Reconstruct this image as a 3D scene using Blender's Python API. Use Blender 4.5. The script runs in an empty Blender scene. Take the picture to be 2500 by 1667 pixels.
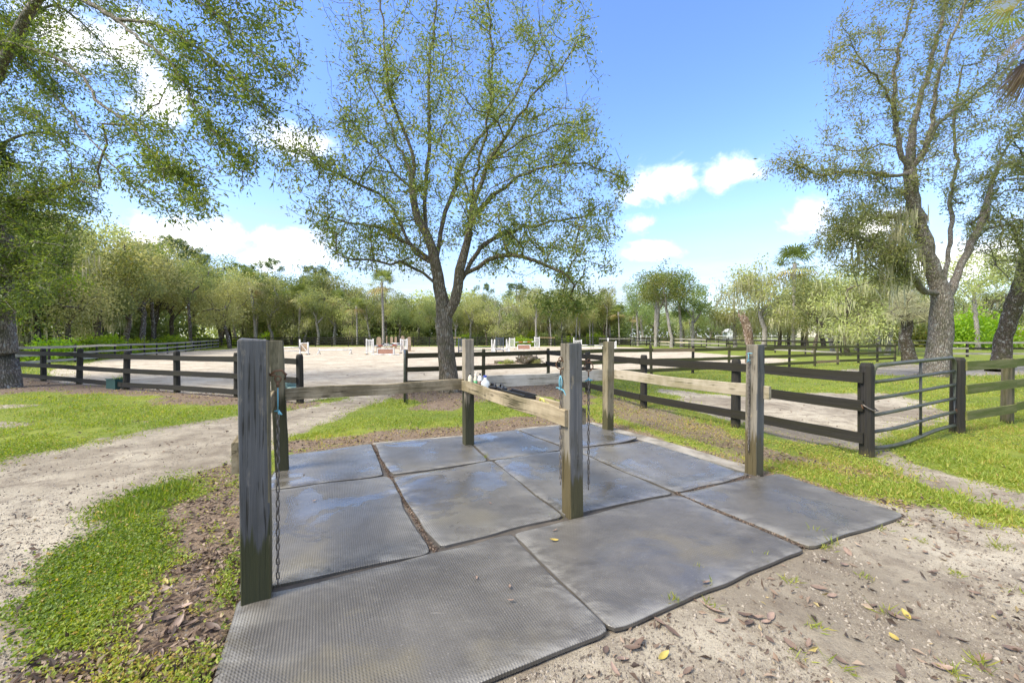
import bpy, math, random
import numpy as np
from mathutils import Vector, Matrix

R = math.radians
sc = bpy.context.scene
COL = sc.collection

# ---------------------------------------------------------------- camera
F, CX, HY, CH = 972.2, 1250.0, 826.0, 1.6      # the photograph's lens in its own pixels, eye height
cam_data = bpy.data.cameras.new('camera')
cam_data.lens = 14.0
cam_data.sensor_width = 36.0
cam_data.shift_y = -(833.5 - HY) / 2500.0
cam_data.clip_start = 0.05
cam_data.clip_end = 3000
cam = bpy.data.objects.new('camera', cam_data)
COL.objects.link(cam)
cam.location = (0, 0, CH)
cam.rotation_euler = (R(90), 0, 0)
sc.camera = cam

# ---------------------------------------------------------------- node helpers
def nd(nt, kind, ins=None, out=0, **props):
    n = nt.nodes.new(kind)
    for k, v in props.items():
        setattr(n, k, v)
    for k, v in (ins or {}).items():
        s = n.inputs[k]
        if isinstance(v, bpy.types.NodeSocket):
            nt.links.new(v, s)
        else:
            s.default_value = v
    return n.outputs[out]

def c4(c):
    return (c[0], c[1], c[2], 1.0) if len(c) == 3 else c

def mixc(nt, fac, a, b, blend='MIX'):
    ins = {0: fac, 6: c4(a) if isinstance(a, tuple) else a, 7: c4(b) if isinstance(b, tuple) else b}
    return nd(nt, 'ShaderNodeMix', ins, out=2, data_type='RGBA', blend_type=blend)

def ma(nt, op, a, b=None, c=None, clamp=False):
    ins = {0: a}
    if b is not None: ins[1] = b
    if c is not None: ins[2] = c
    return nd(nt, 'ShaderNodeMath', ins, operation=op, use_clamp=clamp)

def vm(nt, op, a, b=None, out=0):
    ins = {0: a}
    if b is not None: ins[1] = b
    return nd(nt, 'ShaderNodeVectorMath', ins, out=out, operation=op)

def sm(nt, v, lo, hi, a=0.0, b=1.0):
    return nd(nt, 'ShaderNodeMapRange', {0: v, 1: lo, 2: hi, 3: a, 4: b}, interpolation_type='SMOOTHSTEP')

def noise(nt, vec, scale, detail=4.0, rough=0.55, out=0, dist=0.0):
    return nd(nt, 'ShaderNodeTexNoise', {'Vector': vec, 'Scale': scale, 'Detail': detail, 'Roughness': rough, 'Distortion': dist}, out=out)

def attr(nt, name, out=2):
    return nd(nt, 'ShaderNodeAttribute', out=out, attribute_name=name)

def mapping(nt, vec, scale=(1, 1, 1), loc=(0, 0, 0), rot=(0, 0, 0)):
    return nd(nt, 'ShaderNodeMapping', {'Vector': vec, 'Scale': scale, 'Location': loc, 'Rotation': rot})

def new_mat(name):
    m = bpy.data.materials.new(name)
    m.use_nodes = True
    nt = m.node_tree
    nt.nodes.clear()
    return m, nt

def finish(nt, shader):
    o = nt.nodes.new('ShaderNodeOutputMaterial')
    nt.links.new(shader, o.inputs['Surface'])

def bsdf(nt, color, rough=0.8, bump=None, spec=0.5, metal=0.0, **extra):
    ins = {'Base Color': c4(color) if isinstance(color, tuple) else color, 'Roughness': rough,
           'Specular IOR Level': spec, 'Metallic': metal}
    if bump is not None: ins['Normal'] = bump
    ins.update(extra)
    return nd(nt, 'ShaderNodeBsdfPrincipled', ins)

def bump(nt, h, strength=0.5, dist=0.02, normal=None):
    ins = {'Height': h, 'Strength': strength, 'Distance': dist}
    if normal is not None: ins['Normal'] = normal
    return nd(nt, 'ShaderNodeBump', ins)

# ---------------------------------------------------------------- sky and sun
SUN_DIR = Vector((-0.70, -0.42, 0.95)).normalized()
sun_el = math.asin(SUN_DIR.z)
sun_az = math.atan2(SUN_DIR.x, SUN_DIR.y)
world = bpy.data.worlds.new('World')
sc.world = world
world.use_nodes = True
wn = world.node_tree
wn.nodes.clear()
sky = nd(wn, 'ShaderNodeTexSky', sky_type='NISHITA', sun_disc=False, sun_elevation=sun_el,
         sun_rotation=sun_az, altitude=10.0, air_density=1.0, dust_density=0.6, ozone_density=2.2)
wdir = vm(wn, 'NORMALIZE', nd(wn, 'ShaderNodeTexCoord', out=0))
sep = wn.nodes.new('ShaderNodeSeparateXYZ')
wn.links.new(wdir, sep.inputs[0])
wz = sep.outputs[2]
skyc = nd(wn, 'ShaderNodeHueSaturation', {'Hue': 0.5135, 'Saturation': 1.18, 'Value': 1.0, 'Color': sky})
def cdir(px, py):
    return Vector(((px - CX) / F, 1.0, -(py - HY) / F)).normalized()
# cumulus clouds: centre direction, half width, half height (radians)
clouds = [(cdir(1610, 452), .095, .046), (cdir(1560, 470), .05, .034), (cdir(1660, 440), .05, .045), (cdir(1778, 422), .070, .036),
          (cdir(1563, 548), .05, .024), (cdir(1595, 612), .075, .024), (cdir(735, 612), .095, .055), (cdir(650, 640), .07, .03),
          (cdir(450, 583), .115, .045), (cdir(370, 600), .07, .035), (cdir(700, 352), .075, .038), (cdir(1985, 530), .055, .038),
          (cdir(2120, 560), .08, .04), (cdir(310, 130), .07, .06), (cdir(390, 240), .06, .05), (cdir(150, 90), .08, .06), (cdir(2330, 640), .14, .05)]
for az, el, w, h in ((-75, 22, .25, .12), (-100, 14, .3, .1), (-130, 30, .25, .15), (-165, 16, .3, .12), (160, 24, .3, .14),  # unseen clouds around and overhead, many added to whiten the ambient light
                     (125, 14, .3, .1), (95, 28, .22, .14), (72, 12, .2, .07), (-20, 78, .3, .25), (140, 60, .4, .3), (-110, 48, .4, .24), (180, 42, .4, .22), (100, 55, .36, .22),
                     (-150, 60, .4, .3), (-85, 35, .3, .18), (150, 35, .36, .18), (-140, 40, .3, .2), (70, 40, .25, .14), (-70, 62, .3, .2), (60, 66, .25, .2), (0, 88, .5, .3), (20, 70, .4, .26), (-30, 68, .4, .26), (-75, 72, .4, .28), (75, 70, .4, .28), (120, 72, .4, .3), (-120, 72, .4, .3), (170, 74, .4, .3)):
    clouds.append((Vector((math.sin(R(az)) * math.cos(R(el)), math.cos(R(az)) * math.cos(R(el)), math.sin(R(el)))), w, h))
cm = None
for cdv, cw, chh in clouds:
    q = vm(wn, 'SUBTRACT', wdir, tuple(cdv))
    q = vm(wn, 'MULTIPLY', q, (1 / cw, 1 / cw, 1 / chh))
    l = ma(wn, 'SUBTRACT', 1.0, vm(wn, 'LENGTH', q, out=1))
    cm = l if cm is None else ma(wn, 'MAXIMUM', cm, l)
cn = noise(wn, mapping(wn, wdir, (1, 1, 1.5)), 7.0, 9.0, 0.62, dist=0.4)
cn2 = noise(wn, mapping(wn, wdir, (1, 1, 1.6), (3, 1, 2)), 30.0, 5.0, 0.6)
cfield = ma(wn, 'ADD', ma(wn, 'MAXIMUM', cm, -0.9), ma(wn, 'MULTIPLY', ma(wn, 'SUBTRACT', cn, 0.5), 3.2))
cfield = ma(wn, 'ADD', cfield, ma(wn, 'MULTIPLY', ma(wn, 'SUBTRACT', cn2, 0.5), 0.55))
cmask = sm(wn, cfield, -0.10, 1.05)
# thin veil towards the horizon
wisp = noise(wn, mapping(wn, wdir, (1.2, 1.2, 7.0), (7, 3, 1)), 3.2, 7.0, 0.6)
veil = ma(wn, 'MULTIPLY', sm(wn, wz, 0.44, 0.02), sm(wn, wisp, 0.30, 0.75, 0.12, 1.0))
veil = ma(wn, 'ADD', ma(wn, 'MULTIPLY', veil, 0.75), sm(wn, wz, 0.33, 0.0, 0.0, 0.36), clamp=True)
ccol = mixc(wn, sm(wn, cfield, 0.25, 1.1), (0.84, 0.87, 0.93), (1.0, 0.99, 0.97))
bg_sky = nd(wn, 'ShaderNodeBackground', {0: skyc, 1: 0.14})
bg_veil = nd(wn, 'ShaderNodeBackground', {0: (0.78, 0.86, 1.0, 1), 1: 0.31})
bg_cl = nd(wn, 'ShaderNodeBackground', {0: ccol, 1: 0.75})
s1 = nd(wn, 'ShaderNodeMixShader', {0: veil, 1: bg_sky, 2: bg_veil})
s2 = nd(wn, 'ShaderNodeMixShader', {0: cmask, 1: s1, 2: bg_cl})
wo = wn.nodes.new('ShaderNodeOutputWorld')
wn.links.new(s2, wo.inputs['Surface'])

sd_ = bpy.data.lights.new('sun', 'SUN')
sd_.energy = 2.3
sd_.angle = R(22)
sd_.color = (1.0, 0.92, 0.78)
sun = bpy.data.objects.new('sun', sd_)
COL.objects.link(sun)
sun.location = (-30, 0, 40)
sun.rotation_euler = SUN_DIR.to_track_quat('Z', 'Y').to_euler()

sc.view_settings.view_transform = 'Standard'
sc.view_settings.look = 'None'
sc.view_settings.exposure = 1.62
sc.view_settings.gamma = 1.0
sc.view_settings.use_curve_mapping = False
sc.render.engine = 'CYCLES'
sc.cycles.max_bounces = 7
sc.cycles.diffuse_bounces = 4
sc.cycles.glossy_bounces = 3
sc.cycles.transmission_bounces = 4
sc.cycles.transparent_max_bounces = 6
sc.cycles.use_denoising = True

# ---------------------------------------------------------------- geometry helpers
def G(px, py):
    Y = F * CH / (py - HY)
    return ((px - CX) * Y / F, Y)

def P(px, py, Y):
    return np.array(((px - CX) * Y / F, Y, CH - (py - HY) * Y / F))

def np_mesh(name, V, faces, smooth=False, rnd=None, attrs=None):
    """V (n,3); faces: list of int arrays (m,k)."""
    V = np.asarray(V, dtype=np.float32)
    if not isinstance(faces, (list, tuple)): faces = [faces]
    faces = [np.asarray(f, dtype=np.int32) for f in faces if len(f)]
    me = bpy.data.meshes.new(name)
    me.vertices.add(len(V))
    me.vertices.foreach_set('co', V.ravel())
    loops = np.concatenate([f.ravel() for f in faces])
    sizes = np.concatenate([np.full(len(f), f.shape[1], dtype=np.int32) for f in faces])
    starts = np.concatenate(([0], np.cumsum(sizes)[:-1])).astype(np.int32)
    me.loops.add(len(loops))
    me.loops.foreach_set('vertex_index', loops)
    me.polygons.add(len(sizes))
    me.polygons.foreach_set('loop_start', starts)
    if smooth: me.polygons.foreach_set('use_smooth', np.ones(len(sizes), dtype=bool))
    else: me.polygons.foreach_set('use_smooth', np.zeros(len(sizes), dtype=bool))
    if rnd is not None:
        a = me.attributes.new('rnd', 'FLOAT', 'FACE')
        a.data.foreach_set('value', np.asarray(rnd, dtype=np.float32))
    for k, v in (attrs or {}).items():
        a = me.attributes.new(k, 'FLOAT', 'POINT')
        a.data.foreach_set('value', np.asarray(v, dtype=np.float32))
    me.update(calc_edges=True)
    return me

class MB:
    """collects simple shapes into one mesh"""
    def __init__(s): s.V = []; s.F = []; s.n = 0
    def add(s, V, F_):
        V = np.asarray(V, dtype=float)
        s.V.append(V)
        for f in F_: s.F.append([i + s.n for i in f])
        s.n += len(V)
    def box(s, c, size, M=None, ch=0.0):
        x, y, z = [v / 2 for v in size]
        if ch <= 0:
            V = [(sx * x, sy * y, sz * z) for sz in (-1, 1) for sy in (-1, 1) for sx in (-1, 1)]
            Fs = [(0, 2, 3, 1), (4, 5, 7, 6), (0, 1, 5, 4), (2, 6, 7, 3), (0, 4, 6, 2), (1, 3, 7, 5)]
        else:
            V = []
            for sz in (-1, 1):
                for sy in (-1, 1):
                    for sx in (-1, 1):
                        V += [(sx * x, sy * (y - ch), sz * (z - ch)), (sx * (x - ch), sy * y, sz * (z - ch)), (sx * (x - ch), sy * (y - ch), sz * z)]
            I = lambda sx, sy, sz, k: (((sz > 0) * 4 + (sy > 0) * 2 + (sx > 0)) * 3 + k)
            Fs = []
            for sg in (-1, 1):
                Fs.append([I(sg, a, b, 0) for a, b in ((-1, -1), (1, -1), (1, 1), (-1, 1))][::sg])
                Fs.append([I(a, sg, b, 1) for a, b in ((-1, -1), (1, -1), (1, 1), (-1, 1))][::-sg])
                Fs.append([I(a, b, sg, 2) for a, b in ((-1, -1), (1, -1), (1, 1), (-1, 1))][::sg])
            for a in (-1, 1):
                for b in (-1, 1):
                    Fs.append([I(-1, a, b, 1), I(1, a, b, 1), I(1, a, b, 2), I(-1, a, b, 2)])
                    Fs.append([I(a, -1, b, 0), I(a, 1, b, 0), I(a, 1, b, 2), I(a, -1, b, 2)])
                    Fs.append([I(a, b, -1, 0), I(a, b, 1, 0), I(a, b, 1, 1), I(a, b, -1, 1)])
                    for d in (-1, 1): Fs.append([I(a, b, d, 0), I(a, b, d, 1), I(a, b, d, 2)])
        V = np.array(V, float)
        if M is not None: V = V @ np.array(M).T
        s.add(V + np.array(c), Fs)
    def tube(s, pts, r, k=8, cap=True):
        pts = np.asarray(pts, float); n = len(pts)
        rr = np.full(n, r) if np.isscalar(r) else np.asarray(r, float)
        V = tube_rings(pts, rr, k).reshape(-1, 3)
        Fs = []
        for i in range(n - 1):
            for j in range(k):
                Fs.append((i * k + j, i * k + (j + 1) % k, (i + 1) * k + (j + 1) % k, (i + 1) * k + j))
        if cap:
            Fs.append(list(range(k))[::-1]); Fs.append([(n - 1) * k + j for j in range(k)])
        s.add(V, Fs)
    def lathe(s, prof, c=(0, 0, 0), k=12):
        V = []
        for r, z in prof:
            for j in range(k):
                a = 2 * math.pi * j / k
                V.append((c[0] + r * math.cos(a), c[1] + r * math.sin(a), c[2] + z))
        Fs = []
        n = len(prof)
        for i in range(n - 1):
            for j in range(k):
                Fs.append((i * k + j, i * k + (j + 1) % k, (i + 1) * k + (j + 1) % k, (i + 1) * k + j))
        Fs.append(list(range(k))[::-1]); Fs.append([(n - 1) * k + j for j in range(k)])
        s.add(V, Fs)
    def mesh(s, name, smooth=False):
        me = bpy.data.meshes.new(name)
        me.from_pydata(np.concatenate(s.V).tolist(), [], s.F)
        if smooth: me.polygons.foreach_set('use_smooth', np.ones(len(me.polygons), dtype=bool))
        me.update()
        return me

def tube_rings(pts, rr, k, ph=0.0):
    n = len(pts)
    T = np.gradient(pts, axis=0) if n > 2 else np.repeat((pts[-1] - pts[0])[None], n, 0)
    T /= np.linalg.norm(T, axis=1, keepdims=True) + 1e-9
    m = T.mean(0)
    ref = np.array((1.0, 0, 0)) if abs(m[0]) < 0.6 * np.linalg.norm(m) + 1e-9 else np.array((0, 0, 1.0)) if abs(m[2]) < 0.7 * np.linalg.norm(m) else np.array((0, 1.0, 0))
    A = ref - T * (T @ ref)[:, None]
    A /= np.linalg.norm(A, axis=1, keepdims=True) + 1e-9
    B = np.cross(T, A)
    a = ph + 2 * np.pi * np.arange(k) / k
    return pts[:, None] + rr[:, None, None] * (A[:, None] * np.cos(a)[None, :, None] + B[:, None] * np.sin(a)[None, :, None])

def link(name, me, mats=None, parent=None, loc=None, rot=None, scale=None):
    o = bpy.data.objects.new(name, me)
    COL.objects.link(o)
    if me is not None and mats is not None and len(me.materials) == 0:
        for m in (mats if isinstance(mats, (list, tuple)) else [mats]): me.materials.append(m)
    if parent is not None: o.parent = parent
    if loc is not None: o.location = loc
    if rot is not None: o.rotation_euler = rot
    if scale is not None: o.scale = scale
    return o

def set_mat(o, m):
    if len(o.material_slots):
        o.material_slots[0].link = 'OBJECT'
        o.material_slots[0].material = m

def tag(o, label=None, cat=None, group=None, kind=None):
    if label: o['label'] = label
    if cat: o['category'] = cat
    if group: o['group'] = group
    if kind: o['kind'] = kind
    return o

def empty(name, loc, rz=0.0):
    o = bpy.data.objects.new(name, None)
    COL.objects.link(o)
    o.empty_display_size = 0.2
    o.location = loc
    o.rotation_euler = (0, 0, rz)
    return o

# value noise in numpy
def _hash(ix, iy, iz, seed):
    h = (ix * 374761393 + iy * 668265263 + iz * 1274126177 + seed * 144665) & 0xffffffff
    h = ((h ^ (h >> 13)) * 1274126177) & 0xffffffff
    return ((h ^ (h >> 16)) & 0xffff) / 65535.0

def vnoise(x, y, z=None, seed=0):
    x = np.asarray(x, float); y = np.asarray(y, float)
    z = np.zeros_like(x) if z is None else np.asarray(z, float)
    ix, iy, iz = np.floor(x).astype(np.int64), np.floor(y).astype(np.int64), np.floor(z).astype(np.int64)
    fx, fy, fz = x - ix, y - iy, z - iz
    fx, fy, fz = [f * f * (3 - 2 * f) for f in (fx, fy, fz)]
    r = 0
    for dx in (0, 1):
        for dy in (0, 1):
            for dz in (0, 1):
                w = (fx if dx else 1 - fx) * (fy if dy else 1 - fy) * (fz if dz else 1 - fz)
                r = r + w * _hash(ix + dx, iy + dy, iz + dz, seed)
    return r

def fbm(x, y, s, oct=4, seed=0):
    t = 0; a = 0.5; tot = 0
    for i in range(oct):
        t = t + a * vnoise(x * s, y * s, seed=seed + i); tot += a
        a *= 0.5; s *= 2.03
    return t / tot

def sstep(v, lo, hi):
    t = np.clip((v - lo) / (hi - lo), 0, 1)
    return t * t * (3 - 2 * t)

def sdist(poly, x, y):
    """signed distance, positive inside"""
    poly = np.asarray(poly, float)
    d2 = np.full(x.shape, 1e18); ins = np.zeros(x.shape, bool)
    n = len(poly)
    for i in range(n):
        a, b = poly[i], poly[(i + 1) % n]
        ex, ey = b - a
        wx, wy = x - a[0], y - a[1]
        t = np.clip((wx * ex + wy * ey) / (ex * ex + ey * ey + 1e-12), 0, 1)
        d2 = np.minimum(d2, (wx - ex * t) ** 2 + (wy - ey * t) ** 2)
        cnd = (a[1] > y) != (b[1] > y)
        with np.errstate(divide='ignore', invalid='ignore'):
            xx = a[0] + (y - a[1]) * ex / (ey if abs(ey) > 1e-12 else 1e-12)
        ins ^= cnd & (x < xx)
    d = np.sqrt(d2)
    return np.where(ins, d, -d)
# ---------------------------------------------------------------- where the ground is bare, littered or grassy (metres on the ground)
def Gs(*p): return [G(*q) for q in p]
Z_PATH = Gs((-2500, 1500), (-500, 1300), (0, 1124), (89, 1112), (179, 1093), (238, 1072), (298, 1063), (387, 1048), (506, 1027), (590, 1015),
            (700, 1000), (830, 978), (890, 960), (880, 940), (985, 940), (965, 960), (928, 979), (883, 997), (838, 1015), (779, 1045), (703, 1072),
            (660, 1098), (571, 1127), (492, 1144), (413, 1184), (334, 1207), (295, 1235), (244, 1306), (146, 1361), (150, 1396), (95, 1440),
            (50, 1470), (112, 1502), (98, 1600), (72, 1667), (-60, 2100), (-1500, 3000), (-4000, 3000))
Z_FORE = [(-0.8, 1.0), (-0.95, 1.7), (0.5, 2.5), (2.6, 3.6), (3.3, 4.0), (3.62, 4.18), (3.66, 3.73)] + Gs((2300, 1245), (2400, 1268), (2520, 1285), (3500, 1450)) + \
         [(9, 1.0), (9, -6), (-1.0, -6), (-1.3, 0.2)]
Z_TRAIL = Gs((2110, 1085), (2150, 1095), (2217, 1128), (2330, 1160), (2500, 1195), (2700, 1230), (3300, 1330), (3300, 1430), (2700, 1310), (2500, 1265), (2350, 1215), (2230, 1165), (2140, 1125))
Z_PADD = Gs((1590, 945), (1700, 960), (1860, 970), (2000, 961), (2150, 960), (2290, 985), (2330, 1010), (2250, 1040), (2180, 1065), (2140, 1110), (2060, 1095), (1900, 1062), (1800, 1035), (1700, 1000))
Z_OAKDIRT = Gs((2040, 908), (2200, 888), (2300, 893), (2420, 897), (2600, 890), (2600, 913), (2300, 918), (2150, 916))  # bare trodden dirt around the double-trunked oak
Z_ARENA = [(-3.3, 12.3), (-5.3, 10.0), (-10, 11.9), (-16.2, 14.3)] + Gs((100, 906), (235, 881), (300, 874), (400, 861)) + [(-37, 52), (-41, 60), (-20, 62), (10, 63), (18, 60), (20, 47)] + \
          Gs((1800, 868), (1945, 878), (1900, 889), (1720, 894), (1600, 904), (1500, 914), (1440, 922)) + [(1.3, 14.7)]
Z_LIT = [Gs((-400, 935), (96, 920), (308, 940), (432, 950), (579, 962), (735, 978), (800, 985), (740, 1003), (590, 990), (417, 984), (372, 967), (298, 960), (179, 958), (89, 957), (0, 966), (-400, 1000)),
         Gs((945, 963), (960, 940), (1100, 925), (1300, 925), (1430, 945), (1460, 985), (1390, 988), (1290, 960), (1219, 975), (1160, 985), (1106, 997), (1047, 994), (1002, 978)),
         Gs((700, 1080), (868, 1066), (957, 1052), (1130, 1034), (1300, 1014), (1400, 1008), (1480, 1040), (1260, 1060), (1130, 1075), (900, 1098), (680, 1122)),
         Gs((600, 1110), (523, 1150), (472, 1240), (413, 1290), (354, 1375), (295, 1435), (283, 1483), (334, 1522), (315, 1560), (118, 1667)) + [(-1.75, 1.2), (-0.7, 1.0), (-1.1, 1.6), (-1.7, 2.4), (-2.0, 3.0), (-2.6, 4.2)],
         Gs((1430, 950), (1520, 975), (1700, 1030), (1860, 1090), (2030, 1128), (2150, 1165), (2080, 1165), (1880, 1120), (1700, 1075), (1520, 1020)),
         Gs((1470, 1030), (1580, 1058), (1700, 1098), (1850, 1140), (1960, 1160), (2110, 1205), (2290, 1245), (2250, 1285), (2150, 1250), (1850, 1190), (1560, 1100))]
Z_BARE = [Gs((-200, 985), (0, 985), (110, 990), (60, 998), (-200, 1000)), Gs((-200, 1028), (0, 1030), (85, 1034), (30, 1042), (-200, 1045)),
          Gs((280, 1030), (350, 1022), (420, 1020), (330, 1040))]
PAD = np.array([G(588, 1470), (-2.63, 4.05), (-3.1, 5.4), G(905, 1082), G(1145, 1062), G(1268, 1046), G(1470, 1036), G(1600, 1068), G(1832, 1150), G(1900, 1157), G(2206, 1258), G(1968, 1345), G(1490, 1549), (-1.12, 1.35)])

def masks(x, y):
    """arena sand, trodden dirt, leaf litter, each 0..1"""
    x = np.asarray(x, float); y = np.asarray(y, float)
    r = np.hypot(x, y)
    n1 = fbm(x, y, 1.1, 4, 11) - 0.5
    n2 = fbm(x, y, 4.5, 3, 23) - 0.5
    wig = n1 * np.clip(r * 0.07, 0.25, 1.1) + n2 * 0.22
    w = np.clip(0.05 + 0.02 * r, 0.05, 0.8)
    def m(poly, extra=0.0):
        return sstep(sdist(poly, x, y) + wig * np.clip(r / 6, 0.22, 1) + extra, -w, w)
    sand = sstep(sdist(Z_ARENA, x, y) + wig * 0.6, -0.4, 0.6)
    dirt = np.maximum.reduce([m(Z_PATH, 0.10 * (r < 5)), m(Z_FORE), m(Z_TRAIL), m(Z_PADD), m(Z_OAKDIRT)] + [m(p, -0.05) for p in Z_BARE])
    lit = np.maximum.reduce([m(p, n1 * 0.4 + 0.08) * k for p, k in zip(Z_LIT, (1, 1, 0.9, 1, 0.62, 0.66))])
    return sand, dirt, lit

def rise(x, y):
    return 0.38 * sstep(y, 34, 72) + 1.3 * sstep(y, 76, 112) * sstep(x, 5, 30) + 1.0 * sstep(-x, 45, 90) * sstep(y, 10, 40)

def hz(x, y):
    x = np.asarray(x, float); y = np.asarray(y, float)
    r = np.hypot(x, y)
    h = (fbm(x, y, 0.9, 3, 5) - 0.5) * 0.07 * sstep(r, 0.5, 4) + (fbm(x, y, 5.0, 3, 7) - 0.5) * 0.022 + (vnoise(x * 19, y * 19, seed=9) - 0.5) * 0.007 * (r < 12)
    pd = sdist(PAD, x, y)
    h = h * sstep(-pd, -0.02, 0.5) - 0.012 * sstep(pd, -0.12, 0.02) - 0.02 * sstep(pd, 0.03, 0.1)
    return h + rise(x, y)

def gz(x, y): return float(hz(np.array([x]), np.array([y]))[0])

# ---------------------------------------------------------------- ground material
def ground_material():
    m, nt = new_mat('ground_soil')
    co = nd(nt, 'ShaderNodeNewGeometry', out=0)
    flat = mapping(nt, co, (1, 1, 0.2))
    sand, dirt, lit = attr(nt, 'sand'), attr(nt, 'dirt'), attr(nt, 'litter')
    big = noise(nt, flat, 0.55, 5, 0.6)
    mid = noise(nt, flat, 4.0, 5, 0.65)
    fine = noise(nt, flat, 28.0, 5, 0.7)
    grit = noise(nt, flat, 130.0, 3, 0.7)
    # trodden sandy dirt
    dcol = mixc(nt, sm(nt, big, 0.36, 0.66), (0.205, 0.174, 0.128), (0.405, 0.36, 0.275))
    dcol = mixc(nt, sm(nt, mid, 0.42, 0.70, 0.0, 0.75), dcol, (0.135, 0.108, 0.08))
    dcol = mixc(nt, sm(nt, fine, 0.52, 0.70, 0.0, 0.60), dcol, (0.115, 0.088, 0.064))
    dcol = mixc(nt, sm(nt, grit, 0.56, 0.74, 0.0, 0.5), dcol, (0.46, 0.41, 0.34))
    dcol = mixc(nt, sm(nt, grit, 0.44, 0.30, 0.0, 0.60), dcol, (0.085, 0.066, 0.05))
    # pale raked arena sand with hoof marks
    hoof = nd(nt, 'ShaderNodeTexVoronoi', {'Vector': mapping(nt, flat, (1, 1, 1)), 'Scale': 2.6, 'Randomness': 1.0}, out=0)
    scol = mixc(nt, sm(nt, big, 0.3, 0.7), (0.355, 0.305, 0.225), (0.485, 0.425, 0.325))
    scol = mixc(nt, ma(nt, 'MULTIPLY', sm(nt, mid, 0.50, 0.66, 0.0, 0.75), sm(nt, hoof, 0.25, 0.05)), scol, (0.22, 0.17, 0.125))
    harrow = noise(nt, mapping(nt, flat, (0.55, 2.2, 1), rot=(0, 0, 0.12)), 1.3, 5, 0.7)
    scol = mixc(nt, sm(nt, harrow, 0.47, 0.66, 0.0, 0.72), scol, (0.20, 0.155, 0.11))
    scuff = noise(nt, mapping(nt, flat, (1.0, 2.4, 1)), 2.3, 6, 0.75)
    scol = mixc(nt, sm(nt, scuff, 0.53, 0.63, 0.0, 0.70), scol, (0.15, 0.112, 0.078))
    scol = mixc(nt, sm(nt, fine, 0.55, 0.72, 0.0, 0.45), scol, (0.25, 0.20, 0.15))
    # thin turf seen between the blades and far away
    gcol = mixc(nt, sm(nt, big, 0.32, 0.68), (0.105, 0.14, 0.016), (0.195, 0.22, 0.028))
    gcol = mixc(nt, sm(nt, mid, 0.40, 0.70, 0.0, 0.7), gcol, (0.085, 0.13, 0.016))
    gcol = mixc(nt, sm(nt, fine, 0.50, 0.74, 0.0, 0.55), gcol, (0.13, 0.105, 0.05))
    gcol = mixc(nt, sm(nt, grit, 0.55, 0.75, 0.0, 0.4), gcol, (0.26, 0.30, 0.06))
    # rotting leaves on dark soil
    lcol = mixc(nt, sm(nt, fine, 0.36, 0.62), (0.085, 0.060, 0.040), (0.20, 0.145, 0.098))
    lcol = mixc(nt, sm(nt, grit, 0.50, 0.72, 0.0, 0.7), lcol, (0.33, 0.255, 0.175))
    lcol = mixc(nt, sm(nt, mid, 0.5, 0.75, 0.0, 0.6), lcol, (0.24, 0.20, 0.155))
    jit = ma(nt, 'MULTIPLY', ma(nt, 'SUBTRACT', fine, 0.5), 1.1)
    def edge(a): return sm(nt, ma(nt, 'ADD', a, jit), 0.36, 0.64)
    col = mixc(nt, edge(lit), gcol, lcol)
    col = mixc(nt, edge(dirt), col, dcol)
    col = mixc(nt, edge(sand), col, scol)
    h = ma(nt, 'ADD', ma(nt, 'MULTIPLY', fine, 0.55), ma(nt, 'ADD', ma(nt, 'MULTIPLY', grit, 0.28), ma(nt, 'MULTIPLY', mid, 0.9)))
    wet = sm(nt, noise(nt, flat, 0.9, 3, 0.5), 0.55, 0.72)
    rough = ma(nt, 'SUBTRACT', 0.95, ma(nt, 'MULTIPLY', wet, 0.22))
    finish(nt, bsdf(nt, col, rough, bump(nt, h, 0.95, 0.028), spec=0.25))
    return m
M_GROUND = ground_material()

# ---------------------------------------------------------------- ground sheet, split where the path and the arena lie
def build_ground():
    a_f = np.radians(np.arange(-66, 66.01, 0.27))
    a_c = np.radians(np.arange(69, 293.1, 4.0))
    ang = np.concatenate([a_f, a_c])
    rr = [0.55]
    while rr[-1] < 95: rr.append(rr[-1] * 1.019)
    while rr[-1] < 1400: rr.append(rr[-1] * 1.16)
    rr = np.array(rr)
    X = rr[:, None] * np.sin(ang)[None]; Y = rr[:, None] * np.cos(ang)[None]
    nr, na = X.shape
    x, y = X.ravel(), Y.ravel()
    z = hz(x, y)
    V = np.stack([x, y, z], 1)
    V = np.vstack([V, [[0, 0, gz(0, 0)]]])
    i = np.arange(nr - 1)[:, None]; j = np.arange(na)[None]
    jn = (j + 1) % na
    q = np.stack([i * na + j, i * na + jn, (i + 1) * na + jn, (i + 1) * na + j], -1).reshape(-1, 4)[:, ::-1]
    j1 = np.arange(na)
    cap = np.stack([np.full(na, nr * na), (j1 + 1) % na, j1], 1)[:, ::-1][:, ::-1]
    s, d, l = masks(V[:, 0], V[:, 1])
    cx, cy = V[q].mean(1)[:, 0], V[q].mean(1)[:, 1]
    in_ar = sdist(Z_ARENA, cx, cy) > 0
    in_pa = (sdist(Z_PATH, cx, cy) > 0) & ~in_ar
    in_fo = (sdist(Z_FORE, cx, cy) > 0) & ~in_ar & ~in_pa
    rest = ~(in_ar | in_pa | in_fo)
    for nm, sel, tri in (('ground', rest, cap), ('sand_arena', in_ar, None), ('dirt_path', in_pa, None), ('sandy_ground', in_fo, None)):
        f = q[sel]
        fl = [f] if tri is None else [f, tri]
        used = np.unique(np.concatenate([k.ravel() for k in fl]))
        rem = np.full(len(V), -1); rem[used] = np.arange(len(used))
        me = np_mesh(nm, V[used], [rem[k] for k in fl], True, None, {'sand': s[used], 'dirt': d[used], 'litter': l[used]})
        tag(link(nm, me, M_GROUND), kind='structure')
build_ground()

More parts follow.
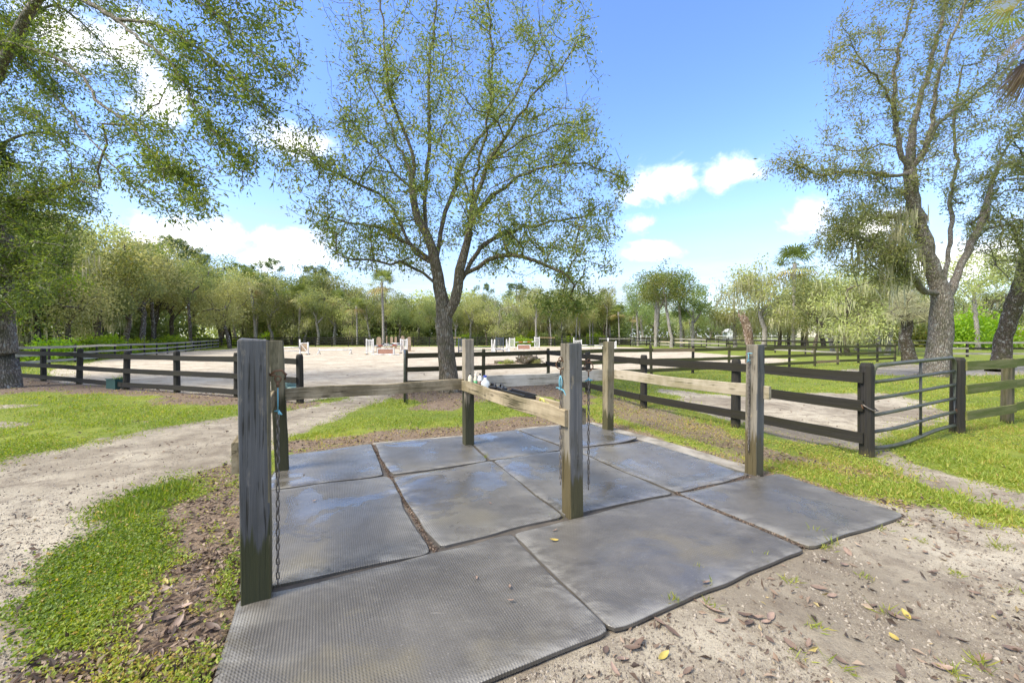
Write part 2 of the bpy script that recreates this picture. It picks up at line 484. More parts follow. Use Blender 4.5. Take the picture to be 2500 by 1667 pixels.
# ---------------------------------------------------------------- leaf materials
def leaf_material(name, cols, trans=0.45, rough=0.45, spec=0.35, transcol=None):
    m, nt = new_mat(name)
    r = attr(nt, 'rnd')
    ramp = nt.nodes.new('ShaderNodeValToRGB')
    nt.links.new(r, ramp.inputs[0])
    els = ramp.color_ramp.elements
    while len(els) < len(cols): els.new(0.5)
    for e, (p, c) in zip(els, cols): e.position = p; e.color = c4(c)
    oi = nd(nt, 'ShaderNodeObjectInfo', out=5)
    hsv = nd(nt, 'ShaderNodeHueSaturation', {'Hue': ma(nt, 'ADD', 0.485, ma(nt, 'MULTIPLY', oi, 0.03)), 'Saturation': 1.0,
             'Value': ma(nt, 'ADD', 0.78, ma(nt, 'MULTIPLY', oi, 0.5)), 'Color': ramp.outputs[0]})
    p = bsdf(nt, hsv, rough, spec=spec)
    tc = nd(nt, 'ShaderNodeHueSaturation', {'Hue': 0.485, 'Saturation': 1.15, 'Value': 1.7, 'Color': hsv})
    t = nd(nt, 'ShaderNodeBsdfTranslucent', {'Color': tc})
    finish(nt, nd(nt, 'ShaderNodeMixShader', {0: trans, 1: p, 2: t}))
    return m

M_LEAF_MAIN = leaf_material('oak_leaves', [(0.0, (0.062, 0.092, 0.024)), (0.45, (0.132, 0.172, 0.044)), (0.8, (0.225, 0.245, 0.066)), (0.95, (0.22, 0.19, 0.03)), (1.0, (0.30, 0.19, 0.02))])
M_LEAF_LEFT = leaf_material('canopy_leaves', [(0.0, (0.05, 0.095, 0.022)), (0.5, (0.115, 0.185, 0.04)), (0.85, (0.195, 0.265, 0.06)), (1.0, (0.28, 0.28, 0.05))], 0.5)
M_LEAF_RIGHT = leaf_material('pale_oak_leaves', [(0.0, (0.09, 0.115, 0.04)), (0.5, (0.17, 0.195, 0.07)), (0.85, (0.26, 0.265, 0.09)), (1.0, (0.33, 0.29, 0.08))])
M_LEAF_OLIVE = leaf_material('olive_leaves', [(0.0, (0.18, 0.205, 0.07)), (0.5, (0.31, 0.335, 0.125)), (1.0, (0.46, 0.46, 0.20))], 0.45)
M_LEAF_DARK = leaf_material('dark_leaves', [(0.0, (0.085, 0.12, 0.042)), (0.5, (0.165, 0.21, 0.07)), (1.0, (0.28, 0.31, 0.11))], 0.42)
M_LEAF_LIME = leaf_material('lime_leaves', [(0.0, (0.11, 0.19, 0.018)), (0.5, (0.20, 0.30, 0.025)), (1.0, (0.33, 0.40, 0.05))], 0.45)
M_LEAF_PINE = leaf_material('pine_needles', [(0.0, (0.06, 0.095, 0.03)), (0.5, (0.11, 0.155, 0.048)), (1.0, (0.19, 0.23, 0.07))], 0.3)
M_LEAF_PALM = leaf_material('palm_leaves', [(0.0, (0.07, 0.10, 0.025)), (0.5, (0.16, 0.20, 0.055)), (0.8, (0.25, 0.26, 0.085)), (1.0, (0.30, 0.22, 0.10))], 0.3)
M_DEADPALM = leaf_material('dead_palm_leaves', [(0.0, (0.10, 0.07, 0.045)), (0.6, (0.22, 0.16, 0.105)), (1.0, (0.34, 0.27, 0.18))], 0.25)
M_MOSS = leaf_material('spanish_moss', [(0.0, (0.22, 0.22, 0.13)), (0.6, (0.36, 0.35, 0.21)), (1.0, (0.50, 0.48, 0.32))], 0.45, 0.9, 0.1)
M_GRASS = leaf_material('grass_blades', [(0.0, (0.07, 0.12, 0.018)), (0.45, (0.175, 0.23, 0.034)), (0.8, (0.29, 0.32, 0.06)), (0.95, (0.32, 0.27, 0.06)), (1.0, (0.36, 0.26, 0.10))], 0.4, 0.5)
M_LITTER = leaf_material('fallen_leaves', [(0.0, (0.045, 0.033, 0.024)), (0.35, (0.12, 0.082, 0.054)), (0.7, (0.22, 0.16, 0.11)), (0.95, (0.34, 0.265, 0.19)), (1.0, (0.38, 0.31, 0.10))], 0.15, 0.6)

def rand_dirs(rng, n, up=0.0, zs=1.0):
    v = rng.normal(size=(n, 3)); v[:, 2] = v[:, 2] * zs + up
    return v / (np.linalg.norm(v, axis=1, keepdims=True) + 1e-9)

def leaf_quads(rng, c, d, L, W, fold=0.25):
    """diamond leaves: base point c, direction d, length L, width W"""
    n = len(c)
    L = np.broadcast_to(L, (n,))[:, None]; W = np.broadcast_to(W, (n,))[:, None]
    s = np.cross(d, rand_dirs(rng, n)); s /= np.linalg.norm(s, axis=1, keepdims=True) + 1e-9
    u = np.cross(s, d)
    b = c; t = c + d * L
    m = c + d * L * 0.5
    V = np.stack([b, m + s * W * 0.5 + u * W * fold, t, m - s * W * 0.5 + u * W * fold], 1).reshape(-1, 3)
    Fq = np.arange(4 * n).reshape(n, 4)
    return V, Fq

# ---------------------------------------------------------------- grass, weeds, litter, grit
def ground_points(rng, n, px0, px1, py0, py1, pw=1.0):
    """random ground points, thinning out with distance"""
    u = rng.random(n) ** pw
    py = py1 + (py0 - py1) * u
    px = px0 + (px1 - px0) * rng.random(n)
    Y = F * CH / (py - HY)
    X = (px - CX) * Y / F
    X += rng.normal(size=n) * 0.02 * Y; Y += rng.normal(size=n) * 0.03 * Y
    return X, Y

def build_grass():
    rng = np.random.default_rng(3)
    X, Y = ground_points(rng, 1000000, -350, 2850, 862, 1720, 0.9)
    X2, Y2 = ground_points(rng, 420000, -250, 800, 1060, 1740, 1.0)
    X, Y = np.concatenate([X, X2]), np.concatenate([Y, Y2])
    jr = 0.035 + 0.016 * np.hypot(X, Y)
    s, d, l = masks(X + rng.normal(size=len(X)) * jr, Y + rng.normal(size=len(X)) * jr)
    pd = sdist(PAD, X, Y)
    patch = fbm(X, Y, 1.6, 3, 31)
    patch2 = fbm(X, Y, 6.0, 2, 37)
    g = np.clip((1 - np.maximum(s, d)) * (1 - 0.93 * l) * sstep(patch * 0.6 + patch2 * 0.4 - l * 0.1, 0.29, 0.53), 0, 1)
    g *= sstep(-pd, 0.0, 0.12)
    keep = rng.random(len(X)) < g
    X, Y = X[keep], Y[keep]; l = l[keep]
    far = Y > 30
    X, Y, l = X[~far], Y[~far], l[~far]
    z = hz(X, Y)
    n = len(X)
    tall = vnoise(X * 2.2, Y * 2.2, seed=41)
    clover = vnoise(X * 0.8 + 5, Y * 0.8, seed=43) + (X < -0.5) * (Y < 6) * 0.35 > 0.62
    k = np.clip(Y / 7.0, 1.0, 2.6)                # blades read as small clumps farther away
    L = np.where(clover, 0.015 + 0.013 * rng.random(n), (0.028 + 0.06 * rng.random(n) ** 1.6 * (0.4 + 1.2 * tall))) * k ** 0.6
    W = np.where(clover, L * 0.62, 0.007 + 0.006 * rng.random(n)) * np.where(clover, 1, k)
    dirs = rand_dirs(rng, n, 0.9, 0.6)
    dc = rand_dirs(rng, n, 0.25, 0.35)
    dirs = np.where(clover[:, None], dc, dirs)
    dirs[:, 2] = np.abs(dirs[:, 2])
    c = np.stack([X, Y, z + np.where(clover, 0.004 + 0.028 * rng.random(n), -0.003)], 1)
    V, Fq = leaf_quads(rng, c, dirs, L, W, 0.15)
    r = np.clip(rng.random(n) * 0.6 + 0.4 * fbm(X, Y, 0.7, 3, 51) + 0.42 * l + 0.14 * (X > 1.5) - 0.24 * ((X < -1.2) & (Y < 6)), 0, 1)
    r = np.where(rng.random(n) < 0.05, 0.98, r)
    tag(link('grass', np_mesh('grass', V, Fq, False, r), M_GRASS), kind='stuff')
    # sparse tufts of longer blades on the sand, along the mats and by the posts
    rng = np.random.default_rng(5)
    tufts = [G(1725, 1428), G(1990, 1300), G(2040, 1330), G(2150, 1290), G(1860, 1360), G(1930, 1420), G(2110, 1410), G(1640, 1470), G(1735, 1475), G(2160, 1490),
             G(1700, 1390), G(2010, 1335), G(2330, 1400), G(2440, 1340), G(1185, 1118), G(1180, 1121), G(1358, 1268), G(1350, 1262), G(1990, 1530), G(1950, 1602), G(2395, 1622),
             G(2330, 1640), G(2042, 1620), G(2250, 1320), G(2400, 1290), G(2480, 1450), G(2200, 1278), G(480, 1640), G(455, 1660), G(505, 1600), G(610, 1230)]
    C, D, LL = [], [], []
    for tx, ty in tufts:
        kx = rng.integers(14, 46)
        a = rng.normal(size=(kx, 2)) * 0.022
        C.append(np.stack([tx + a[:, 0], ty + a[:, 1], hz(tx + a[:, 0], ty + a[:, 1]) - 0.003 + (0.03 if sdist(PAD, np.array([tx]), np.array([ty]))[0] > 0 else 0)], 1))
        dd = rand_dirs(rng, kx, 0.8, 0.5); dd[:, 2] = np.abs(dd[:, 2]); D.append(dd)
        LL.append((0.03 + 0.07 * rng.random(kx)) * rng.uniform(0.6, 1.2))
    C, D, LL = np.vstack(C), np.vstack(D), np.concatenate(LL)
    V, Fq = leaf_quads(rng, C, D, LL, 0.006, 0.1)
    tag(link('grass_tufts', np_mesh('grass_tufts', V, Fq, False, np.clip(0.35 + 0.6 * rng.random(len(C)), 0, 0.96)), M_GRASS), kind='stuff')

def build_litter():
    rng = np.random.default_rng(8)
    X, Y = ground_points(rng, 150000, -350, 2700, 890, 1720, 0.9)
    s, d, l = masks(X, Y)
    pd = sdist(PAD, X, Y)
    p = l * np.where(Y > 6, 0.66, 0.36) + d * np.where(Y < 5, 0.020, 0.035) + (1 - np.maximum(np.maximum(s, d), l)) * 0.035 + s * 0.004
    # drifts under the big tree, under the canopy and along the mats
    p *= np.where(pd > -0.02, 0.0, 1.0)
    p *= 0.4 + 1.2 * sstep(fbm(X, Y, 2.3, 3, 61), 0.35, 0.65)
    keep = rng.random(len(X)) < p
    X, Y = X[keep], Y[keep]; n = len(X)
    k = np.clip(Y / 8.0, 1.0, 1.8)
    L = (0.022 + 0.045 * rng.random(n) ** 1.5) * k
    dirs = rand_dirs(rng, n, 0.05, 0.28)
    c = np.stack([X, Y, hz(X, Y) + 0.006 + 0.012 * rng.random(n)], 1)
    V, Fq = leaf_quads(rng, c, dirs, L, L * (0.3 + 0.25 * rng.random(n)), 0.3)
    tag(link('leaf_litter', np_mesh('leaf_litter', V, Fq, False, rng.random(n)), M_LITTER), kind='stuff')

def build_grit():
    rng = np.random.default_rng(9)
    X, Y = ground_points(rng, 110000, -250, 2700, 1000, 1720, 0.9)
    s, d, l = masks(X, Y)
    keep = (rng.random(len(X)) < d * 0.8 + l * 0.25) & (sdist(PAD, X, Y) < -0.01)
    keep &= vnoise(X * 3, Y * 3, seed=71) + 0.3 * rng.random(len(X)) > 0.5
    X, Y = X[keep], Y[keep]; n = len(X)
    S = 0.0022 + 0.011 * rng.random(n) ** 4
    z = hz(X, Y)
    base = np.array([(1, 0, -.3), (-.5, .87, -.3), (-.5, -.87, -.3), (0, 0, .75)])
    V = base[None] * S[:, None, None] * rng.uniform(0.6, 1.5, (n, 4, 3))
    a = rng.random(n) * 6.28; ca, sa = np.cos(a), np.sin(a)
    vx = V[..., 0] * ca[:, None] - V[..., 1] * sa[:, None]; vy = V[..., 0] * sa[:, None] + V[..., 1] * ca[:, None]
    V = np.stack([vx + X[:, None], vy + Y[:, None], V[..., 2] + z[:, None] + 0.002], -1).reshape(-1, 3)
    T = np.array([(0, 1, 3), (1, 2, 3), (2, 0, 3)])
    Ft = (np.arange(n)[:, None, None] * 4 + T[None]).reshape(-1, 3)
    m, nt = new_mat('grit')
    r = attr(nt, 'rnd')
    finish(nt, bsdf(nt, mixc(nt, r, (0.075, 0.058, 0.043), (0.33, 0.29, 0.235)), 0.9))
    tag(link('gravel', np_mesh('gravel', V, Ft, False, np.repeat(rng.random(n), 3)), m), kind='stuff')
build_grass(); build_litter(); build_grit()
# ---------------------------------------------------------------- bark
def bark_material(name, a, b, lichen=(0.42, 0.43, 0.38), lich=0.5, moss=(0.06, 0.07, 0.02), mossy=0.3, ridge=1.0):
    m, nt = new_mat(name)
    co = nd(nt, 'ShaderNodeNewGeometry', out=0)
    oi = nd(nt, 'ShaderNodeObjectInfo', out=5)
    v = vm(nt, 'ADD', co, nd(nt, 'ShaderNodeCombineXYZ', {0: ma(nt, 'MULTIPLY', oi, 31.0), 1: 0.0, 2: 0.0}))
    fur = nd(nt, 'ShaderNodeTexVoronoi', {'Vector': mapping(nt, v, (13 * ridge, 13 * ridge, 2.6)), 'Scale': 1.6}, out=0, feature='DISTANCE_TO_EDGE')
    n1 = noise(nt, mapping(nt, v, (1, 1, 0.35)), 16.0, 6, 0.65)
    n2 = noise(nt, v, 2.6, 4, 0.6)
    n3 = noise(nt, v, 9.0, 5, 0.6)
    col = mixc(nt, sm(nt, n1, 0.3, 0.7), a, b)
    col = mixc(nt, sm(nt, fur, 0.16, 0.0, 0.0, 0.75), col, tuple(0.4 * x for x in a))
    col = mixc(nt, ma(nt, 'MULTIPLY', sm(nt, n2, 0.46, 0.66), mossy), col, moss)
    col = mixc(nt, ma(nt, 'MULTIPLY', ma(nt, 'MULTIPLY', sm(nt, n3, 0.54, 0.62), sm(nt, n2, 0.60, 0.42)), lich), col, lichen)
    h = ma(nt, 'ADD', sm(nt, fur, 0.0, 0.25), ma(nt, 'MULTIPLY', n1, 0.8))
    finish(nt, bsdf(nt, col, 0.9, bump(nt, h, 0.9, 0.03), spec=0.2))
    return m
M_BARK = bark_material('oak_bark', (0.15, 0.12, 0.085), (0.26, 0.22, 0.165), lich=0.35, mossy=0.35)
M_BARK_GREY = bark_material('grey_bark', (0.17, 0.14, 0.11), (0.33, 0.29, 0.235), lich=0.55, mossy=0.4)
M_BARK_DARK = bark_material('dark_bark', (0.085, 0.066, 0.048), (0.17, 0.135, 0.10), lich=0.7, mossy=0.5)
M_BARK_PALE = bark_material('pale_bark', (0.25, 0.225, 0.19), (0.46, 0.43, 0.375), lichen=(0.55, 0.55, 0.5), lich=0.5, mossy=0.1, ridge=0.7)
M_BARK_LICHEN = bark_material('lichen_bark', (0.085, 0.07, 0.055), (0.16, 0.135, 0.11), lichen=(0.56, 0.57, 0.52), lich=1.0, mossy=0.15)

# ---------------------------------------------------------------- tree skeletons: limbs, then twigs reaching every leaf cluster
class Skeleton:
    def __init__(s, rng):
        s.rng = rng; s.p = []; s.par = []; s.plen = []; s.ok = []
    def limb(s, pts, jit=0.05, step=0.3, ok_from=0.0):
        pts = [np.asarray(q, float) for q in pts]
        if s.p:
            A = np.array(s.p); i0 = int(np.argmin(np.linalg.norm(A - pts[0], axis=1)))
            if np.linalg.norm(A[i0] - pts[0]) > 0.05: pts = [A[i0]] + pts if np.linalg.norm(A[i0] - pts[0]) > step * .6 else [A[i0]] + pts[1:]
            prev = i0
        else:
            s.p.append(pts[0]); s.par.append(-1); s.plen.append(0.0); s.ok.append(False); prev = 0
        # smooth through the points
        Q = [pts[0]]
        n = len(pts)
        for i in range(n - 1):
            p0, p1, p2, p3 = pts[max(i - 1, 0)], pts[i], pts[i + 1], pts[min(i + 2, n - 1)]
            m = max(1, int(np.linalg.norm(p2 - p1) / step))
            for k in range(1, m + 1):
                t = k / m
                Q.append(0.5 * ((2 * p1) + (-p0 + p2) * t + (2 * p0 - 5 * p1 + 4 * p2 - p3) * t * t + (-p0 + 3 * p1 - 3 * p2 + p3) * t ** 3))
        tot = len(Q)
        for k, q in enumerate(Q[1:]):
            q = q + s.rng.normal(size=3) * jit * min(1, k / 3)
            s.p.append(q); s.par.append(prev); s.plen.append(s.plen[prev] + float(np.linalg.norm(q - s.p[prev])))
            s.ok.append(k / tot >= ok_from); prev = len(s.p) - 1
    def reach(s, C, k=0.18, step=0.32, bow=0.10, jit=0.035):
        C = np.asarray(C, float)
        n = len(s.p); cap = n + len(C) * 40
        Pn = np.zeros((cap, 3)); Pn[:n] = s.p
        L = np.zeros(cap); L[:n] = s.plen
        pen = np.zeros(cap); pen[:n] = np.where(np.array(s.ok), 0.0, 1e3)
        if pen[:n].min() > 1: pen[:n] = 0
        okp = Pn[:n][pen[:n] < 1]
        dist = np.array([np.min(np.linalg.norm(okp - c, axis=1)) for c in C])
        s.tips = []
        for ci in np.argsort(dist):
            c = C[ci]
            dv = c - Pn[:n]
            d = np.linalg.norm(dv, axis=1)
            cost = d + k * L[:n] + pen[:n] + 0.35 * np.maximum(0, -dv[:, 2])
            i = int(np.argmin(cost)); dd = d[i]
            m = max(1, min(38, int(dd / step)))
            prev = i
            perp = s.rng.normal(size=3) * 0.06 * dd
            for q in range(1, m + 1):
                t = q / m
                w = math.sin(math.pi * t)
                pos = Pn[i] * (1 - t) + c * t + np.array((0, 0, bow * dd)) * w + perp * w + s.rng.normal(size=3) * jit * (q < m)
                Pn[n] = pos; L[n] = L[prev] + np.linalg.norm(pos - Pn[prev])
                s.par.append(prev); prev = n; n += 1
            s.tips.append(prev)
        s.p = [q for q in Pn[:n]]; s.plen = list(L[:n])
    def mesh(s, name, rbase, rtip, flare=0.9, flare_h=0.5, kmin=3, tiptaper=0.6, rough=0.05, sides=(14, 7, 4)):
        P_ = np.array(s.p); n = len(P_)
        kids = [[] for _ in range(n)]
        for i, p in enumerate(s.par):
            if p >= 0: kids[p].append(i)
        w = np.zeros(n)
        for i in range(n - 1, -1, -1):
            if not kids[i]: w[i] = 1
            if s.par[i] >= 0: w[s.par[i]] += w[i]
        pw = math.log(rbase / rtip) / math.log(max(w[0], 2))
        r = rtip * w ** pw
        pl = np.array(s.plen); r = np.maximum(rtip, r * (1 - 0.58 * np.clip((pl - 0.12 * pl.max()) / pl.max(), 0, 1)))
        main = [max(kids[i], key=lambda q: w[q]) if kids[i] else -1 for i in range(n)]
        for i in range(n):
            if main[i] >= 0 and r[i] > 0.07: r[main[i]] = max(r[main[i]], r[i] * 0.91)
        z0 = P_[0, 2]
        V, Fs, nv = [], {}, 0
        ks0 = [c for c in kids[0]]
        stack = [(0, None)]
        starts = [(-1, 0)]
        seen = []
        while starts:
            p, i = starts.pop()
            chain = []; rad = []
            if p >= 0: chain.append(p); rad.append(min(r[p], r[i] * 1.15))
            while True:
                chain.append(i); rad.append(r[i])
                ks = kids[i]
                if not ks: break
                j = max(ks, key=lambda q: w[q])
                for q in ks:
                    if q != j: starts.append((i, q))
                i = j
            if len(chain) < 2: continue
            pts = P_[chain]; rad = np.array(rad); rad[-1] *= tiptaper
            R0 = rad[0]
            k = sides[0] if R0 > 0.12 else sides[1] if R0 > 0.035 else max(kmin, sides[2]) if R0 > 0.015 else kmin
            if p < 0:
                rad = rad * (1 + flare * np.exp(-(pts[:, 2] - z0) / flare_h))
            ring = tube_rings(pts, rad, k)
            if R0 > 0.08 and rough > 0:
                a = np.arange(k) * 2 * np.pi / k
                lob = 1 + rough * (vnoise(np.cos(a)[None] * 1.6 + 9 + pts[:, :1], np.sin(a)[None] * 1.6 + pts[:, 2:] * 1.2, seed=3) * 2 - 1) * 1.6
                if p < 0:
                    fl = np.exp(-(pts[:, 2:] - z0) / (flare_h * 0.8))
                    lob = lob + 0.28 * flare * fl * np.sin(a[None] * 5 + 1.3 * np.sin(a[None] * 2))
                ring = pts[:, None] + (ring - pts[:, None]) * lob[..., None]
            m = len(pts)
            V.append(ring.reshape(-1, 3))
            i0 = np.arange(m - 1)[:, None] * k; j0 = np.arange(k)[None]; j1 = (j0 + 1) % k
            f = np.stack([i0 + j0, i0 + j1, i0 + k + j1, i0 + k + j0], -1).reshape(-1, 4) + nv
            Fs.setdefault(4, []).append(f)
            nv += m * k
        return np_mesh(name, np.vstack(V), [np.vstack(Fs[4])], True)

def crown_leaves(rng, centers, per, sig, L, W, down=-0.15, name='crown', zs=0.8, smooth_r=0.45):
    n = len(centers)
    cl = np.repeat(np.asarray(centers), per, 0)
    off = rng.normal(size=cl.shape) * sig
    c = cl + off
    d = rand_dirs(rng, len(c), down)
    o = off / (np.linalg.norm(off, axis=1, keepdims=True) + 1e-6)
    d = d + 0.5 * o; d /= np.linalg.norm(d, axis=1, keepdims=True)
    l = L * rng.uniform(0.65, 1.25, len(c))
    V, Fq = leaf_quads(rng, c, d, l, l * (W / L) * rng.uniform(0.8, 1.2, len(c)))
    r = np.clip(smooth_r * np.repeat(rng.random(n), per) + (1 - smooth_r) * rng.random(len(c)), 0, 1)
    return np_mesh(name, V, Fq, False, r)

def twig_leaves(S, rng, per, sig, L, W, down=-0.15, back=3.0, name='crown'):
    """leaves set along the last stretch of every twig"""
    Pn = np.array(S.p); par = np.array(S.par)
    tips = np.array(S.tips); n = len(tips)
    anc = [tips]
    for _ in range(4): anc.append(np.where(par[anc[-1]] >= 0, par[anc[-1]], anc[-1]))
    anc = np.array(anc)
    ti = np.repeat(np.arange(n), per)
    t = rng.random(len(ti)) ** 0.8 * back
    k = np.floor(t).astype(int); f = (t - k)[:, None]
    a, b = Pn[anc[k, ti]], Pn[anc[np.minimum(k + 1, 4), ti]]
    c = a * (1 - f) + b * f
    off = rng.normal(size=c.shape) * sig
    ax = Pn[anc[0, ti]] - Pn[anc[2, ti]]; ax /= np.linalg.norm(ax, axis=1, keepdims=True) + 1e-6
    d = rand_dirs(rng, len(c), down) + 0.55 * ax + 0.5 * off / (np.linalg.norm(off, axis=1, keepdims=True) + 1e-6)
    d /= np.linalg.norm(d, axis=1, keepdims=True)
    l = L * np.clip(rng.lognormal(-0.06, 0.32, len(c)), 0.4, 1.7)
    V, Fq = leaf_quads(rng, c + off, d, l, l * (W / L) * rng.uniform(0.8, 1.2, len(c)))
    r = np.clip(0.45 * np.repeat(rng.random(n), per) + 0.55 * rng.random(len(c)), 0, 1)
    return np_mesh(name, V, Fq, False, r)

def moss_strands(rng, pts, per, Lmin, Lmax, w, spread, name='hanging_moss'):
    c = np.repeat(np.asarray(pts), per, 0); n = len(c)
    c = c + rng.normal(size=c.shape) * np.array((spread, spread, spread * 0.5))
    L = rng.uniform(Lmin, Lmax, n)
    a = rng.random(n) * 6.28
    s = np.stack([np.cos(a), np.sin(a), np.zeros(n)], 1) * (w * rng.uniform(0.5, 1.4, n))[:, None]
    rows = []
    sway = rng.normal(size=(n, 3)) * 0.06; sway[:, 2] = 0
    for t, ww in ((0, 0.6), (0.4, 1.0), (0.75, 0.7), (1.0, 0.1)):
        q = c + np.array((0, 0, -1.0)) * (L * t)[:, None] + sway * (L * np.sin(t * 5 + a))[:, None]
        rows += [q - s * ww, q + s * ww]
    V = np.stack(rows, 1).reshape(-1, 3)
    b = np.arange(n)[:, None, None] * 8 + np.array([(0, 1, 3, 2), (2, 3, 5, 4), (4, 5, 7, 6)])[None]
    return np_mesh(name, V, b.reshape(-1, 4), False, np.repeat(rng.random(n), 3))

def px_zone(rng, poly, Y0, Y1, n, noise_s=1.1, thr=0.42, seed=0):
    """points filling a crown whose outline is given, spread in depth"""
    poly = np.asarray(poly, float)
    lo, hi = poly.min(0), poly.max(0)
    out = []
    while sum(len(o) for o in out) < n:
        k = 4 * n
        q = lo + (hi - lo) * rng.random((k, 2))
        ins = sdist(poly, q[:, 0], q[:, 1]) > 0
        q = q[ins]
        Y = rng.uniform(Y0, Y1, len(q))
        p = np.stack([(q[:, 0] - CX) * Y / F, Y, CH - (q[:, 1] - HY) * Y / F], 1)
        nn = vnoise(p[:, 0] * noise_s, p[:, 1] * noise_s, p[:, 2] * noise_s, seed=seed)
        p = p[nn + 0.25 * rng.random(len(p)) > thr]
        if len(p) == 0: continue
        out.append(p)
    p = np.vstack(out)
    return p[rng.permutation(len(p))[:n]]

def place_tree(name, label, cat, base, skel, rbase, rtip, crown_me, leaf_mat, bark, moss=None, group=None, **kw):
    root = empty(name, base)
    tag(root, label, cat, group)
    inv = -np.array(base)
    def shift(me):
        me.transform(Matrix.Translation(inv)); return me
    link('trunk', shift(skel.mesh('trunk', rbase, rtip, **kw)), bark, root)
    link('crown', shift(crown_me), leaf_mat, root)
    if moss is not None: tag(link('hanging_moss', shift(moss), M_MOSS, root), kind='stuff')
    return root

# ---------------------------------------------------------------- the big spreading oak in the middle
def main_oak():
    rng = np.random.default_rng(21)
    Y = 11.9
    bx, by = G(1098, 957); b = np.array((bx, by, gz(bx, by) - 0.05))
    S = Skeleton(rng)
    q = lambda l, dy=0.0: [P(x, y, Y + dy * i / max(1, len(l) - 1)) for i, (x, y) in enumerate(l)]
    S.limb([b] + q([(1094, 900), (1088, 840), (1084, 780), (1080, 735)]), 0.01, 0.25, 2)
    S.limb(q([(1080, 735), (1072, 700), (1063, 645), (1042, 575), (1021, 536), (1008, 464), (1006, 378), (983, 306), (953, 238), (940, 128), (932, 20), (925, -90)], -0.6), 0.03, ok_from=0.25)
    S.limb(q([(1063, 645), (1072, 595), (1083, 540), (1105, 470), (1127, 408), (1166, 340), (1212, 293), (1270, 210), (1310, 110), (1330, 0), (1345, -100)], 1.8), 0.03, ok_from=0.2)
    S.limb(q([(1042, 570), (1038, 502), (1047, 404), (1051, 298), (1047, 170), (1060, 64), (1070, -60), (1075, -130)], 0.5), 0.03, ok_from=0.15)
    S.limb(q([(1084, 770), (1110, 734), (1121, 660), (1143, 573), (1149, 532), (1174, 447), (1196, 391), (1230, 340), (1264, 289), (1295, 238), (1340, 195), (1400, 120), (1430, 30)], -1.2), 0.03, ok_from=0.3)
    S.limb(q([(1121, 680), (1166, 651), (1212, 626), (1308, 634), (1385, 676), (1430, 715)], -1.5), 0.04, ok_from=0.25)
    S.limb(q([(1116, 700), (1180, 600), (1260, 560), (1370, 540), (1480, 520)], 1.3), 0.04, ok_from=0.3)
    S.limb(q([(1060, 650), (1013, 619), (990, 575), (962, 515), (920, 470), (872, 442), (804, 417), (728, 366), (690, 345)], -1.2), 0.04, ok_from=0.3)
    S.limb(q([(1056, 640), (1000, 600), (930, 560), (850, 540), (760, 520), (700, 480)], 1.2), 0.04, ok_from=0.3)
    S.limb(q([(1068, 690), (1010, 650), (950, 640), (880, 640), (820, 620)], -2.0), 0.04, ok_from=0.3)
    S.limb(q([(1008, 464), (930, 380), (860, 300), (810, 220), (795, 120)], 1.0), 0.04)
    S.limb(q([(1149, 532), (1260, 440), (1370, 400), (1480, 420), (1540, 455)], -1.0), 0.04)
    S.limb(q([(1196, 391), (1300, 330), (1390, 300), (1480, 330)], 1.5), 0.04)
    S.limb(q([(1012, 480), (1000, 420), (960, 330), (900, 200), (860, 80), (850, -40)], 2.2), 0.04)
    S.limb(q([(1143, 560), (1160, 440), (1190, 300), (1200, 160), (1190, 20), (1180, -100)], -2.2), 0.04)
    prof = np.array([(-190, 960, 1270), (-100, 860, 1390), (0, 795, 1425), (130, 808, 1470), (220, 808, 1475), (300, 815, 1480), (345, 740, 1470), (400, 672, 1480), (450, 690, 1535),
                     (520, 705, 1515), (570, 750, 1505), (620, 800, 1500), (660, 850, 1512), (700, 890, 1500), (740, 1270, 1475), (775, 1310, 1430)], float)
    n = 2050
    C = []
    tries = 0
    while len(C) < n and tries < 200000:
        tries += 1
        y = rng.uniform(-190, 775)
        xl, xr = np.interp(y, prof[:, 0], prof[:, 1]), np.interp(y, prof[:, 0], prof[:, 2])
        a = rng.uniform(-1, 1)
        x = (xl + xr) / 2 + a * (xr - xl) / 2
        if y > 650 and (925 if y < 690 else 880) < x < 1195 + (y - 650) * 0.8: continue
        if y > 600 and 1010 < x < 1150 and rng.random() < 0.8: continue
        if y > 620 and rng.random() < (0.5 if y < 670 else 0.78): continue
        hd = 0.40 * (xr - xl) / F * Y * math.sqrt(max(0.0, 1 - a * a)) * (0.55 + 0.45 * min(1, (775 - y) / 200))
        dy = rng.uniform(-1, 1) * hd
        p = P(x, y, Y); p[1] = Y + dy
        nn = float(vnoise(p[0:1] * 1.0, p[1:2] * 1.0, p[2:3] * 1.0, seed=77)[0])
        dens = 0.34 + 0.5 * np.clip((y - 150) / 450, 0, 1)
        if nn * 0.75 + 0.35 * rng.random() < 0.66 - 0.36 * dens: continue
        if rng.random() > 0.42 + 0.58 * np.clip((y - 60) / 420, 0, 1): continue
        C.append(p)
    C = np.array(C)
    S.reach(C, 0.12, 0.33, 0.05)
    cr = twig_leaves(S, rng, 38, 0.12, 0.098, 0.031, back=3.6)
    root = place_tree('oak_tree', 'large spreading oak with forked trunk standing before the sand arena fence', 'tree', tuple(b), S, 0.240, 0.0070, cr, M_LEAF_MAIN, M_BARK,
               flare=0.42, flare_h=0.45, rough=0.06)
main_oak()

